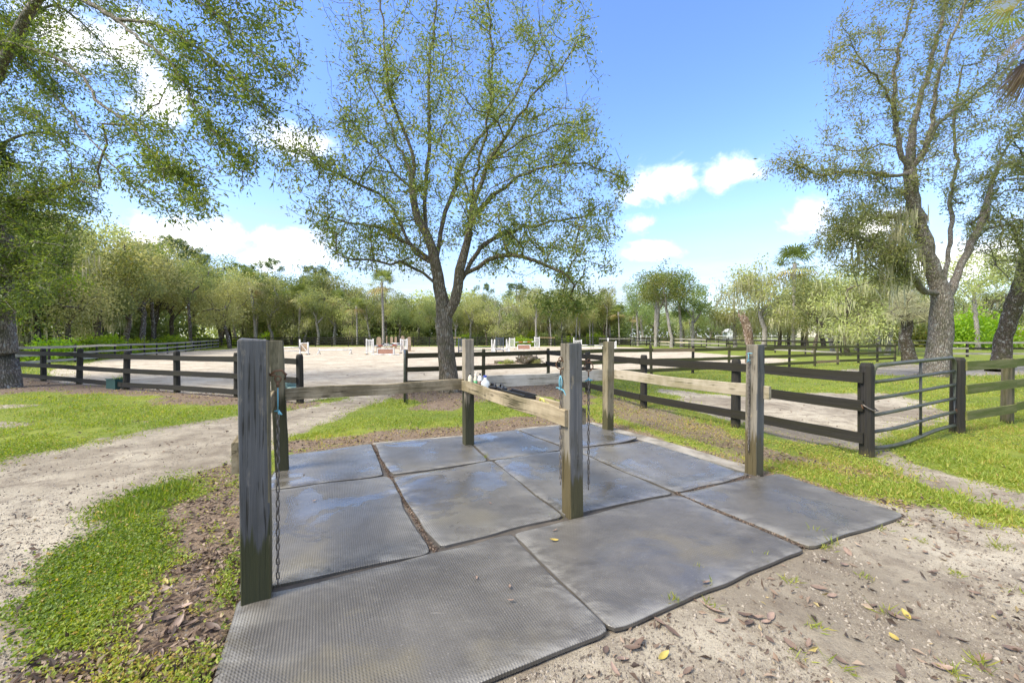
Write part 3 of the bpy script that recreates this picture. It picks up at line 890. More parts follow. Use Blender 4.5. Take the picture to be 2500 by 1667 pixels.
# ---------------------------------------------------------------- the oak at the left edge whose boughs hang into the picture
def left_oak():
    rng = np.random.default_rng(33)
    bx, by = G(8, 946); b = np.array((bx - 0.15, by, gz(bx, by) - 0.05))
    S = Skeleton(rng)
    q = lambda l: [P(x, y, Y) for x, y, Y in l]
    S.limb([b] + q([(2, 880, 13.05), (-4, 800, 13), (-8, 700, 12.9), (-20, 560, 12.8), (-45, 430, 12.6), (-60, 330, 12.5)]), 0.01, 0.25, 2)
    S.limb(q([(-60, 330, 12.5), (-40, 220, 12), (0, 108, 11.5), (78, 122, 11), (153, 150, 10.7), (204, 190, 10.5), (240, 245, 10.2), (306, 299, 9.8), (360, 362, 9.5), (425, 417, 9.2), (493, 470, 9)]), 0.02, ok_from=0.2)
    S.limb(q([(-50, 420, 12.6), (0, 112, 12.2), (68, 160, 12), (143, 245, 11.5), (204, 318, 11), (282, 413, 10.5), (326, 458, 10.2), (384, 495, 10), (440, 550, 9.8), (470, 590, 9.7)]), 0.02, ok_from=0.3)
    S.limb(q([(-60, 330, 12.5), (30, 100, 11.5), (130, -40, 10.8), (204, 0, 10.3), (286, 48, 9.9), (327, 88, 9.6), (374, 119, 9.4), (442, 190, 9.1), (476, 265, 8.9), (544, 342, 8.7), (590, 420, 8.6)]), 0.02, ok_from=0.35)
    S.limb(q([(130, -40, 10.8), (300, -80, 9.8), (420, -50, 9.2), (476, 0, 9), (544, 44, 8.8), (571, 95, 8.7), (629, 136, 8.5), (700, 190, 8.4), (735, 160, 8.4)]), 0.02, ok_from=0.3)
    S.limb(q([(-20, 560, 12.8), (40, 500, 12.2), (110, 470, 11.8), (200, 440, 11.4), (260, 470, 11.2)]), 0.03, ok_from=0.2)
    S.limb(q([(-8, 690, 12.9), (50, 640, 12.6), (110, 620, 12.2), (170, 640, 12)]), 0.03, ok_from=0.2)
    S.limb(q([(-45, 430, 12.6), (10, 350, 13.2), (100, 320, 13.8), (220, 380, 14.2), (280, 440, 14.5)]), 0.03, ok_from=0.2)
    S.limb(q([(-60, 330, 12.5), (60, 60, 13), (150, 20, 13.5), (260, 120, 14), (330, 220, 14)]), 0.03, ok_from=0.3)
    S.limb(q([(286, 48, 9.9), (380, 60, 9.6), (470, 110, 9.4), (560, 180, 9.2), (640, 260, 9), (660, 330, 9)]), 0.02)
    S.limb(q([(-60, 330, 12.5), (-200, 200, 12), (-320, 100, 12)]), 0.03, ok_from=0.2)
    zA = [(-360, -320), (300, -320), (400, 60), (400, 230), (330, 330), (250, 440), (235, 540), (165, 600), (160, 690), (100, 745), (30, 770), (-360, 790)]
    zB = [(300, -300), (720, -250), (742, 40), (748, 150), (700, 235), (692, 300), (640, 410), (590, 470), (530, 545), (455, 560), (400, 500), (330, 470), (260, 410), (330, 330), (420, 100)]
    zC = [(-330, 380), (190, 400), (255, 500), (180, 630), (140, 730), (0, 785), (-330, 790)]
    C = np.vstack([px_zone(rng, zA, 10.4, 14.8, 1500, 1.3, 0.36, 5), px_zone(rng, [(-340, -100), (150, -100), (200, 120), (170, 330), (-340, 420)], 11.0, 15.0, 420, 0.9, 0.36, 12), px_zone(rng, zB, 8.2, 11.0, 640, 1.8, 0.32, 6), px_zone(rng, zC, 11.4, 15.2, 1000, 0.8, 0.34, 9)])
    S.reach(C, 0.10, 0.33, 0.0)
    cr = twig_leaves(S, rng, 46, 0.13, 0.098, 0.032, down=-0.3, back=3.8)
    place_tree('overhanging_oak', 'stout grey trunk at the picture edge with long leafy boughs hanging across the sky', 'tree', tuple(b), S, 0.38, 0.0065, cr, M_LEAF_LEFT, M_BARK_GREY,
               flare=0.32, flare_h=0.45, rough=0.07)
left_oak()

# ---------------------------------------------------------------- the double-trunked oak right of the gate
def right_oak():
    rng = np.random.default_rng(44)
    bx, by = G(2288, 919); b = np.array((bx, by, gz(bx, by) - 0.05))
    S = Skeleton(rng)
    q = lambda l: [P(x, y, Y) for x, y, Y in l]
    S.limb([b] + q([(2290, 880, 16.7), (2296, 820, 16.7), (2300, 760, 16.7), (2300, 735, 16.7)]), 0.01, 0.25, 2)
    S.limb(q([(2300, 735, 16.7), (2287, 685, 16.7), (2264, 622, 16.6), (2244, 536, 16.5), (2234, 490, 16.4), (2221, 425, 16.2), (2197, 360, 16), (2186, 290, 15.8), (2183, 238, 15.6), (2195, 120, 15.3), (2230, 0, 15), (2250, -120, 15)]), 0.03, ok_from=0.3)
    S.limb(q([(2221, 425, 16.2), (2228, 313, 16.6), (2244, 255, 17), (2280, 130, 17.4), (2310, 0, 17.8), (2330, -120, 18)]), 0.03)
    S.limb(q([(2228, 405, 16.2), (2258, 367, 15.9), (2278, 279, 15.6), (2285, 218, 15.4), (2320, 100, 15), (2370, -30, 14.8)]), 0.03)
    S.limb(q([(2255, 370, 16), (2290, 305, 16.2), (2329, 272, 16.3), (2380, 230, 16.5), (2420, 193, 16.6), (2460, 140, 16.8)]), 0.03)
    S.limb(q([(2300, 735, 16.7), (2318, 715, 16.8), (2336, 674, 17), (2359, 622, 17.2), (2402, 522, 17.6), (2414, 476, 17.8), (2448, 374, 18.2), (2500, 313, 18.5), (2570, 240, 18.8)]), 0.03, ok_from=0.35)
    S.limb(q([(2306, 690, 16.8), (2312, 640, 17.2), (2320, 560, 17.6), (2322, 476, 18), (2336, 391, 18.3), (2330, 289, 18.6), (2350, 160, 19)]), 0.03, ok_from=0.3)
    S.limb(q([(2224, 432, 16.2), (2180, 430, 15.8), (2125, 421, 15.4), (2050, 422, 15), (1999, 428, 14.8), (1938, 401, 14.6), (1888, 372, 14.5)]), 0.03, ok_from=0.2)
    S.limb(q([(2197, 355, 16), (2150, 352, 16.3), (2100, 370, 16.6), (2040, 360, 16.9), (1990, 350, 17)]), 0.03)
    S.limb(q([(2186, 270, 15.8), (2150, 200, 15.6), (2110, 165, 15.4), (2074, 146, 15.2), (2026, 139, 15.1), (1975, 155, 15)]), 0.03)
    S.limb(q([(2110, 165, 15.4), (2068, 90, 15.2), (2050, 50, 15)]), 0.03)
    S.limb(q([(2292, 720, 16.7), (2262, 712, 16.4), (2238, 688, 16.2), (2201, 656, 15.9), (2180, 622, 15.7), (2130, 590, 15.4), (2050, 560, 15.2)]), 0.03, ok_from=0.3)
    S.limb(q([(2240, 540, 16.5), (2170, 530, 16.8), (2100, 540, 17.2), (2020, 570, 17.6)]), 0.03)
    z1 = [(2600, -260), (2110, -220), (2085, 0), (2040, 50), (1990, 130), (1965, 165), (2030, 160), (2010, 200), (2005, 270), (1965, 310), (2050, 380), (2150, 430), (2260, 450), (2420, 420), (2600, 330)]
    z2 = [(1850, 350), (1925, 325), (2000, 350), (2150, 350), (2160, 450), (2010, 475), (1950, 460), (1865, 440)]
    z3 = [(2060, 465), (2200, 440), (2250, 560), (2262, 660), (2200, 700), (2120, 700), (2030, 650), (1985, 600), (2000, 520)]
    z4 = [(2300, 440), (2600, 360), (2600, 760), (2480, 700), (2400, 650), (2320, 600)]
    C = np.vstack([px_zone(rng, z1, 14.3, 19.0, 1350, 1.2, 0.40, 15), px_zone(rng, z2, 14.3, 15.9, 120, 1.4, 0.35, 16),
                   px_zone(rng, z3, 14.6, 18.2, 620, 1.0, 0.40, 17), px_zone(rng, z4, 16.5, 20, 420, 1.0, 0.44, 18)])
    S.reach(C, 0.10, 0.36, 0.04)
    cr = twig_leaves(S, rng, 38, 0.14, 0.105, 0.034, back=3.6)
    mp = np.vstack([px_zone(rng, [(2130, 590), (2260, 560), (2250, 660), (2150, 690)], 15.4, 16.6, 26, 1, 0.2, 3), px_zone(rng, [(2050, 560), (2200, 520), (2210, 640), (2090, 650)], 15, 17, 22, 1, 0.2, 4),
                    px_zone(rng, [(2180, 500), (2260, 500), (2260, 600), (2190, 600)], 15.8, 16.6, 12, 1, 0.1, 4)])
    ms = moss_strands(rng, mp[::2], 12, 0.3, 1.5, 0.024, 0.16)
    place_tree('pale_oak', 'tall sparse double trunked oak hung with moss, beside the tubular paddock gate', 'tree', tuple(b), S, 0.36, 0.0075, cr, M_LEAF_RIGHT, M_BARK_GREY, ms,
               flare=0.75, flare_h=0.5, rough=0.07)
right_oak()

# ---------------------------------------------------------------- other single trees in the right-hand paddock
def leaning_oak():
    rng = np.random.default_rng(55)
    bx, by = G(2436, 906); b = np.array((bx, by, gz(bx, by) - 0.05))
    S = Skeleton(rng)
    q = lambda l: [P(x, y, Y) for x, y, Y in l]
    S.limb([b] + q([(2448, 850, 19.6), (2462, 790, 19.4), (2480, 735, 19.2), (2500, 680, 19), (2520, 600, 18.8), (2540, 480, 18.6)]), 0.02, 0.25, 2)
    S.limb(q([(2510, 640, 18.9), (2470, 560, 18.5), (2420, 500, 18.3), (2380, 470, 18)]), 0.03)
    S.limb(q([(2540, 480, 18.6), (2500, 380, 18.2), (2450, 330, 18)]), 0.03)
    C = px_zone(rng, [(2400, 420), (2470, 300), (2640, 200), (2760, 420), (2700, 700), (2560, 690), (2480, 640), (2400, 590)], 17, 21, 380, 1, 0.42, 8)
    S.reach(C, 0.1, 0.4, 0.04)
    cr = twig_leaves(S, rng, 36, 0.15, 0.12, 0.045)
    place_tree('leaning_oak', 'dark mossy leaning trunk behind the right hand board fence at the picture edge', 'tree', tuple(b), S, 0.31, 0.007, cr, M_LEAF_MAIN, M_BARK_DARK, flare=0.5, flare_h=0.45, rough=0.08)
leaning_oak()

def tuft_tree():
    """small twisted oak crowned with spiky air plants"""
    rng = np.random.default_rng(66)
    bx, by = G(2222, 884); b = np.array((bx, by, gz(bx, by) - 0.05)); Y = by
    S = Skeleton(rng)
    q = lambda l, dy=0: [P(x, y, Y + dy) for x, y in l]
    S.limb([b] + q([(2217, 860), (2211, 830), (2207, 805), (2203, 785), (2198, 770)]), 0.02, 0.2, 2)
    S.limb(q([(2210, 822), (2219, 800), (2220, 775), (2215, 755)], 0), 0.02, 0.2)
    S.limb(q([(2200, 775), (2180, 765), (2165, 760)], -0.3), 0.03, 0.2)
    S.limb(q([(2218, 780), (2245, 765), (2275, 755), (2290, 765)], 0.3), 0.03, 0.2)
    C = px_zone(rng, [(2155, 770), (2180, 735), (2215, 715), (2265, 730), (2295, 765), (2280, 790), (2230, 775), (2200, 785)], Y - 1.2, Y + 1.2, 42, 1.2, 0.2, 8)
    S.reach(C, 0.1, 0.3, 0.03)
    cl = np.repeat(C, 46, 0)
    d = rand_dirs(rng, len(cl), 0.25)
    V, Fq = leaf_quads(rng, cl + rng.normal(size=cl.shape) * 0.05, d, rng.uniform(0.3, 0.75, len(cl)), 0.035)
    cr = np_mesh('crown', V, Fq, False, rng.random(len(cl)))
    place_tree('air_plant_tree', 'small twisted tree topped with spiky grey air plants beside the big pale oak', 'tree', tuple(b), S, 0.34, 0.03, cr, M_MOSS, M_BARK_DARK, flare=0.5, flare_h=0.35)
tuft_tree()

def snag():
    rng = np.random.default_rng(67)
    bx, by = G(1832, 886); Y = by
    b = np.array((bx, by, gz(bx, by) - 0.05))
    root = empty('broken_tree', tuple(b)); tag(root, 'broken leaning dead trunk with peeling bark behind the paddock fence', 'tree')
    q = [b] + [P(x, y, Y) for x, y in ((1832, 860), (1829, 825), (1822, 795), (1812, 770))]
    S = Skeleton(rng); S.limb(q, 0.01, 0.2)
    me = S.mesh('trunk', 0.34, 0.24, flare=0.15, rough=0.14, tiptaper=0.55)
    me.transform(Matrix.Translation(-b)); link('trunk', me, bark_material('peeling_bark', (0.15, 0.09, 0.055), (0.40, 0.31, 0.23), lichen=(0.62, 0.55, 0.47), lich=0.9, mossy=0.15), root)
    mb = MB()
    top = P(1812, 770, Y) - b
    for k in range(7):
        a = k * 0.9
        o = np.array((math.cos(a) * 0.17, math.sin(a) * 0.17, -0.1))
        mb.tube([top + o, top + o * np.array((0.9, 0.9, 0)) + np.array((-0.06, 0, rng.uniform(0.05, 0.5)))], [0.06, 0.012], 5)
    link('splinter', mb.mesh('splinter'), root.children[0].data.materials[0], root)
snag()
# ---------------------------------------------------------------- tree kinds for the woods (built once, then copied tree by tree)
def proto_oak(seed, H=12.0, trunk_h=4.0, spread=4.2, lean=0.0, n=150, per=26, leaf=0.30, low=0.0, open_=0.40, moss=0, rb=0.24):
    rng = np.random.default_rng(seed)
    S = Skeleton(rng)
    tx = lean * trunk_h
    S.limb([np.array((0, 0, -0.3)), np.array((tx * 0.3, rng.normal() * 0.1, trunk_h * 0.4)), np.array((tx, rng.normal() * 0.2, trunk_h)),
            np.array((tx * 1.3, rng.normal() * 0.4, trunk_h + (H - trunk_h) * 0.55))], 0.05, 0.5, 0.5)
    for k in range(5):
        a = k * 1.257 + rng.uniform(-0.3, 0.3); l = spread * rng.uniform(0.5, 0.8)
        z0 = trunk_h * rng.uniform(0.8, 1.15)
        S.limb([np.array((tx * z0 / trunk_h, 0, z0)), np.array((tx + math.cos(a) * l * 0.5, math.sin(a) * l * 0.5, z0 + 0.22 * (H - z0))),
                np.array((tx + math.cos(a) * l, math.sin(a) * l, z0 + 0.42 * (H - z0)))], 0.08, 0.5, 0.3)
    blobs = [(np.array((tx * 1.2, 0, H - (H - trunk_h) * 0.40)), np.array((spread * 0.62, spread * 0.62, (H - trunk_h) * 0.40)))]
    for k in range(8):
        a = k * 0.785 + rng.uniform(-0.35, 0.35)
        zc = rng.uniform(trunk_h + low, H - (H - trunk_h) * 0.30)
        rr = spread * rng.uniform(0.45, 0.72)
        s = spread * rng.uniform(0.28, 0.46)
        blobs.append((np.array((tx + math.cos(a) * rr, math.sin(a) * rr, zc)), np.array((s, s, s * rng.uniform(0.6, 0.85)))))
    C = []
    while len(C) < n:
        c, r = blobs[rng.integers(len(blobs))]
        u = rand_dirs(rng, 1)[0] * rng.uniform(0.45, 1.0) ** 0.5
        p = c + u * r
        if p[2] < trunk_h * 0.55: continue
        if float(vnoise(p[0:1] * 0.7, p[1:2] * 0.7, p[2:3] * 0.7, seed=seed)[0]) < open_ - 0.12: continue
        C.append(p)
    C = np.array(C)
    S.reach(C, 0.1, 0.6, 0.05, 0.06)
    tr = S.mesh('trunk', rb, 0.012, flare=0.4, flare_h=0.5, sides=(9, 5, 3), rough=0.04)
    cr = crown_leaves(rng, C, per, spread * 0.115, leaf, leaf * 0.5, down=-0.1)
    ms = None
    if moss:
        mp = C[rng.random(len(C)) < 0.45]
        ms = moss_strands(rng, mp - np.array((0, 0, 0.2)), moss, 0.4, 1.6, 0.045, 0.35)
    return tr, cr, ms, H

def proto_palm(seed, H=10.0, fr=26, R_=1.9):
    rng = np.random.default_rng(seed)
    mb = MB()
    bend = rng.normal(size=2) * 0.35
    pts = [np.array((bend[0] * t * t, bend[1] * t * t, -0.3 + (H - 1.2) * t)) for t in np.linspace(0, 1, 8)]
    mb.tube(pts, [0.24, 0.19, 0.17, 0.165, 0.16, 0.16, 0.17, 0.21], 8)
    tr = mb.mesh('trunk', True)
    top = pts[-1]
    V, Fq, rn, nv = [], [], [], 0
    for k in range(fr):
        az = k * 2.399; el = rng.uniform(-0.9, 1.25) if k > 4 else rng.uniform(0.8, 1.4)
        d = np.array((math.cos(az) * math.cos(el), math.sin(az) * math.cos(el), math.sin(el)))
        side = np.array((-math.sin(az), math.cos(az), 0)); up = np.cross(d, side)
        pl = R_ * rng.uniform(0.40, 0.58)
        hub = top + d * pl + np.array((0, 0, -0.12 * pl))
        a0 = top; w = 0.018
        V += [a0 - side * w, a0 + side * w, hub + side * w, hub - side * w]; Fq.append([nv, nv + 1, nv + 2, nv + 3]); nv += 4; rn.append(0.75)
        tint = np.clip(0.75 - 0.35 * el + rng.normal() * 0.12, 0, 1) if el < 0.2 else rng.uniform(0.15, 0.6)
        for j in range(13):
            f = (j - 6) / 6 * 1.9
            dd = d * math.cos(f) + side * math.sin(f) + up * 0.15 * math.cos(f)
            L = R_ * 0.55 * (0.75 + 0.25 * math.cos(f)) * rng.uniform(0.85, 1.1)
            s2 = side * math.cos(f) - d * math.sin(f)
            mid = hub + dd * L * 0.5; tip = hub + dd * L + np.array((0, 0, -0.38 * L)); ww = 0.07
            V += [hub, mid + s2 * ww, tip, mid - s2 * ww]; Fq.append([nv, nv + 1, nv + 2, nv + 3]); nv += 4; rn.append(np.clip(tint + rng.normal() * 0.08, 0, 1))
    return tr, np_mesh('crown', V, np.array(Fq), False, rn), None, H

def proto_pine(seed, H=17.0):
    rng = np.random.default_rng(seed)
    S = Skeleton(rng)
    S.limb([np.array((0, 0, -0.3)), np.array((0.1, 0.1, H * 0.35)), np.array((0.0, 0.2, H * 0.7)), np.array((0.1, 0, H * 0.93))], 0.03, 0.6, 0.65)
    C = []; ctr = []
    for k in range(24):
        z = H * rng.uniform(0.64, 0.97); rr = (0.3 + 3.0 * math.sqrt(max(0, 1 - ((z / H - 0.76) / 0.23) ** 2))) * rng.uniform(0.3, 1) ** 0.6
        a = rng.uniform(0, 6.28)
        ctr.append(np.array((math.cos(a) * rr, math.sin(a) * rr, z)))
    for c in ctr:
        for _ in range(9): C.append(c + rand_dirs(rng, 1)[0] * np.array((1.0, 1.0, 0.62)) * rng.uniform(0.3, 1))
    C = np.array(C); S.reach(C, 0.1, 0.7, 0.0, 0.05)
    tr = S.mesh('trunk', 0.24, 0.015, flare=0.2, sides=(8, 5, 3))
    cl = np.repeat(C, 34, 0)
    V, Fq = leaf_quads(rng, cl + rng.normal(size=cl.shape) * 0.14, rand_dirs(rng, len(cl), 0.35), rng.uniform(0.22, 0.42, len(cl)), 0.085)
    return tr, np_mesh('crown', V, Fq, False, np.clip(np.repeat(rng.random(len(C)), 34) * 0.5 + 0.5 * rng.random(len(cl)), 0, 1)), None, H

def proto_bush(seed, H=2.0, n=60, leaf=0.2, fern=False):
    rng = np.random.default_rng(seed)
    S = Skeleton(rng)
    for k in range(5):
        a = k * 1.257
        S.limb([np.array((0.0, 0.0, -0.1))] * (k == 0) + [np.array((0.02, 0, 0.05)), np.array((math.cos(a) * 0.35 * H, math.sin(a) * 0.35 * H, 0.55 * H))], 0.03, 0.2, 0.2)
    u = rand_dirs(rng, n, 0.3); u[:, 2] = np.abs(u[:, 2])
    C = u * (rng.uniform(0.35, 1, n) ** 0.5)[:, None] * np.array((0.75 * H, 0.75 * H, 0.95 * H)) * (0.75 + 0.4 * vnoise(u[:, 0] * 2, u[:, 1] * 2, u[:, 2] * 2, seed=seed))[:, None]
    C[:, 2] += 0.05
    S.reach(C, 0.1, 0.3, 0.02)
    tr = S.mesh('stem', 0.05, 0.006, flare=0.1, sides=(5, 4, 3))
    cr = crown_leaves(rng, C, 30, 0.12 * H, leaf, leaf * (0.3 if fern else 0.5), down=0.1)
    return tr, cr, None, H

PROTO = {}
for i in range(5):
    PROTO['oak%d' % i] = proto_oak(100 + i, 12, [3.6, 4.6, 3.0, 5.2, 4.0][i], [4.3, 3.8, 4.8, 3.5, 4.2][i], [0.0, 0.12, -0.1, 0.05, 0.22][i], 165, 27, 0.29, [0, 0.3, -0.4, 0.4, 0][i])
for i in range(3):
    PROTO['moss%d' % i] = proto_oak(200 + i, 12, [3.2, 4.2, 3.6][i], [4.0, 3.6, 4.4][i], [0.05, -0.08, 0.15][i], 140, 24, 0.29, -0.6, 0.40, 11)
for i in range(2):
    PROTO['tall%d' % i] = proto_oak(300 + i, 15, [8.0, 7.0][i], [3.6, 4.2][i], [0.04, 0.12][i], 120, 26, 0.32, 0.5, 0.42, 0, 0.26)
for i in range(3):
    PROTO['palm%d' % i] = proto_palm(400 + i, 10.0, [26, 30, 24][i], [2.5, 2.7, 2.4][i])
for i in range(2):
    PROTO['pine%d' % i] = proto_pine(500 + i)
for i in range(3):
    PROTO['bush%d' % i] = proto_bush(600 + i, 2.0, 70, 0.22)
PROTO['fern0'] = proto_bush(620, 2.0, 80, 0.36, True)

PRNG = random.Random(12)
def plant(name, kind, x, y, H, label, group, leaf, bark, cat='tree', wide=1.0, rz=None, moss=True):
    tr, cr, ms, H0 = PROTO[kind]
    root = empty(name, (x, y, gz(x, y) - 0.02), PRNG.uniform(0, 6.28) if rz is None else rz)
    s = H / H0
    root.scale = (s * wide, s * wide, s)
    tag(root, label, cat, group)
    bush = kind[:4] in ('bush', 'fern')
    o = link('stem' if bush else 'trunk', tr, bark, root); set_mat(o, bark)
    o = link('leaves' if bush else 'crown', cr, leaf, root); set_mat(o, leaf)
    if ms is not None and moss: tag(link('hanging_moss', ms, M_MOSS, root), kind='stuff')
    return root

LANDMARKS = [(-60, 'the stout edge trunk'), (90, 'the stout edge trunk'), (190, 'the second fence post'), (285, 'the teal crate'), (432, 'the fourth fence post'), (520, 'the far fence corner'), (625, 'the nearest slate post'), (742, 'the tan panel jump'), (818, 'the low white rail'),
             (903, 'the left picket standard'), (960, 'the rounded tan standards'), (1060, 'the spreading oak trunk'), (1143, 'the tan rack post'), (1220, 'the slate blue pickets'), (1285, 'the root stump'), (1330, 'the far picket standard'), (1398, 'the middle rack post'), (1484, 'the brown green rack post'), (1555, 'the thin pole trunk'),
             (1650, 'the tall pale pair'), (1730, 'the gap in the tree line'), (1782, 'the narrow white shed'), (1832, 'the broken dead trunk'), (1937, 'the tall lone palm'), (2060, 'the long cream barn'), (2150, 'the end of the barn'), (2222, 'the air plant tree'), (2290, 'the double trunked oak'), (2380, 'the lime shrubs'), (2440, 'the dark leaning trunk'), (2560, 'the right picture edge')]
def near(px):
    q, nm = min(LANDMARKS, key=lambda l: abs(l[0] - px))
    d = px - q
    return ('behind ' if abs(d) < 11 else 'right of ' if d > 0 and d < 28 else 'well right of ' if d > 0 else 'left of ' if d > -28 else 'well left of ') + nm
ROWS = ['front row', 'second row', 'rear row']
TOPX = [-200, 0, 120, 230, 300, 340, 400, 500, 560, 640, 750, 850, 1000, 1100, 1300, 1440, 1500]
TOPY = [410, 450, 498, 530, 535, 568, 570, 598, 625, 645, 642, 664, 690, 690, 688, 690, 700]
def top_at(px): return float(np.interp(px, TOPX, TOPY))
def tree_h(px, Y, ty):
    return (HY - ty) * Y / F + CH - float(rise(np.array([(px - CX) * Y / F]), np.array([Y]))[0])

def woods():
    rnd = random.Random(7)
    def yf7(px):     # where the weathered fence at the arena's left edge lies for a bearing
        t = (px - CX) / F
        for s in np.arange(0, 52, 0.4):
            x, y = -25.7 - 0.387 * s, 17.6 + 0.922 * s
            if x / y > t: return y
        return 60.0
    # left woods beyond the weathered fence
    k = 0
    for row, (dy0, dy1) in enumerate(((3, 9), (12, 20), (24, 32))):
        px = -110 + row * 17
        while px < 560:
            Y = min(yf7(px) if px > -100 else 24, 56) + rnd.uniform(dy0, dy1)
            ty = top_at(px) + rnd.uniform(-8, 45) - (0 if row else -15) + (40 if row == 0 and rnd.random() < 0.4 else 0)
            H = min(tree_h(px, Y, ty), 19)
            kind = rnd.choice(['oak0', 'oak1', 'oak3', 'oak4', 'moss0', 'moss1', 'tall0'])
            lichen = rnd.random() < 0.45
            leaf = rnd.choice([M_LEAF_OLIVE, M_LEAF_OLIVE, M_LEAF_RIGHT, M_LEAF_MAIN])
            plant('woodland_oak', kind, (px - CX) * Y / F, Y, H,
                  ('lichen spotted' if lichen else 'dark trunked') + ' oak, left wood ' + ROWS[row] + ', ' + near(px),
                  'spotted oaks beyond the grey fence' if lichen else 'green oaks beyond the grey fence', leaf, M_BARK_LICHEN if lichen else M_BARK_DARK, wide=rnd.uniform(0.8, 1.0))
            px += rnd.uniform(44, 74) * (1 if row else 1.25)
    # wood behind the arena
    for row, (y0, y1) in enumerate(((67, 71), (74, 80), (84, 92))):
        px = 545 + row * 13
        while px < 1500:
            Y = rnd.uniform(y0, y1)
            ty = top_at(px) + rnd.uniform(-6, 40) + (26 if row == 0 else 0)
            H = tree_h(px, Y, ty)
            kind = rnd.choice(['oak0', 'oak2', 'oak4', 'moss0', 'moss1', 'moss2', 'oak3'] if row else ['oak3', 'oak1', 'tall0', 'moss1', 'oak3', 'tall1', 'moss2'])
            pale = rnd.random() < (0.35 if row else 0.6)
            leaf = rnd.choice([M_LEAF_OLIVE, M_LEAF_OLIVE, M_LEAF_RIGHT, M_LEAF_DARK, M_LEAF_MAIN])
            plant('woodland_oak', kind, (px - CX) * Y / F, Y, H,
                  ('pale trunked' if pale else 'olive') + ' oak, arena wood ' + ROWS[row] + ', ' + near(px),
                  'pale trunked oaks behind the arena' if pale else 'oaks behind the arena', leaf, M_BARK_PALE if pale else M_BARK_DARK, wide=rnd.uniform(0.85, 1.15))
            px += rnd.uniform(30, 50)
    # palms, pines and bare pale trunks that stand out of the wood
    for px, Y, ty in ((624, 65, 668), (730, 68, 705), (872, 66, 735), (818, 70, 715), (1415, 69, 745), (1490, 72, 745), (1540, 74, 765), (1447, 70, 755), (1512, 66, 752)):
        plant('cabbage_palm', 'palm%d' % rnd.randrange(3), (px - CX) * Y / F, Y, tree_h(px, Y, ty) + 0.4, 'cabbage palm among the oaks, ' + near(px), 'cabbage palms behind the arena', M_LEAF_PALM, M_BARK_PALE, 'palm')
    plant('cabbage_palm', 'palm1', (936 - CX) * 62.5 / F, 62.5, tree_h(936, 62.5, 662), 'tallest cabbage palm at the arena back fence with a tan skirt', None, M_LEAF_PALM, M_BARK_PALE, 'palm', wide=0.9)
    for px, Y, ty in ((655, 88, 628), (615, 90, 650), (572, 88, 640), (432, 78, 580), (468, 80, 600), (770, 90, 648), (1260, 95, 690), (350, 70, 590), (1180, 96, 690)):
        plant('pine_tree', 'pine%d' % rnd.randrange(2), (px - CX) * Y / F, Y, tree_h(px, Y, ty), 'rounded dark pine above the far oaks, ' + near(px), 'pines above the far wood', M_LEAF_PINE, M_BARK_DARK)
    for px, Y, ty, kd in ((1308, 64, 690, 'tall0'), (1345, 65, 700, 'tall1'), (1372, 67, 700, 'tall0'), (1480, 70, 690, 'tall0'), (1405, 68, 705, 'tall1')):
        plant('woodland_oak', kd, (px - CX) * Y / F, Y, tree_h(px, Y, ty), 'bare pale trunk with high thin crown, ' + near(px), 'bare pale trunks behind the white jumps', M_LEAF_OLIVE, M_BARK_PALE, wide=0.7)
    plant('leaning_tree', 'oak4', (562 - CX) * 55 / F, 55, tree_h(540, 55, 640), 'slender oak leaning over the end of the weathered grey fence', None, M_LEAF_OLIVE, M_BARK_LICHEN, rz=3.1)
    for i, (px, Y, ty, b) in enumerate(((75, 30, 600, 0), (310, 42, 575, 1), (346, 44, 570, 0), (232, 38, 640, 2))):
        plant('woodland_oak', ['oak0', 'oak3', 'oak1', 'moss0'][i], (px - CX) * Y / F, Y, tree_h(px, Y, ty),
              ['white barked oak just behind the stout trunk at the picture edge', 'dark straight oak with white lichen behind the weathered fence, widest trunk there', 'white blotched oak leaning beside the dark straight one behind the fence', 'ivy covered oak with low dark crown behind the weathered fence'][i], None,
              [M_LEAF_LIME, M_LEAF_OLIVE, M_LEAF_OLIVE, M_LEAF_DARK][i], [M_BARK_PALE, M_BARK_LICHEN, M_BARK_LICHEN, M_BARK_DARK][i])
    # bright bushes and ferns at the foot of the woods
    px = 60
    while px < 580:
        Y = yf7(px) + rnd.uniform(2.5, 8)
        plant('lime_bush', rnd.choice(['bush0', 'bush1', 'bush2', 'fern0']), (px - CX) * Y / F, Y, rnd.uniform(0.9, 2.0), 'bright lime bush behind the grey fence, ' + near(px), 'lime bushes behind the grey fence', M_LEAF_LIME, M_BARK_DARK, 'bush', 1.2)
        px += rnd.uniform(16, 34)
    px = 560
    while px < 1500:
        Y = rnd.uniform(71, 74)
        dark = rnd.random() < 0.75
        plant('bush', rnd.choice(['bush0', 'bush1', 'bush2']), (px - CX) * Y / F, Y, rnd.uniform(1.2, 2.6), ('dark' if dark else 'bright green') + ' shrub under the arena oaks, ' + near(px),
              'dark shrubs behind the arena' if dark else 'bright shrubs behind the arena', M_LEAF_DARK if dark else M_LEAF_LIME, M_BARK_DARK, 'bush', 1.2)
        px += rnd.uniform(16, 30)
    for i, px in enumerate((1268, 1284, 1296)):
        plant('yellow_bush', 'fern0', (px - CX) * 60 / F, 63, 1.5 - 0.2 * i, ['tallest', 'middle', 'lowest'][i] + ' yellow green weed clump before the back fence between white standards', 'yellow weeds by the back fence', M_LEAF_LIME, M_BARK_DARK, 'bush', 1.3)
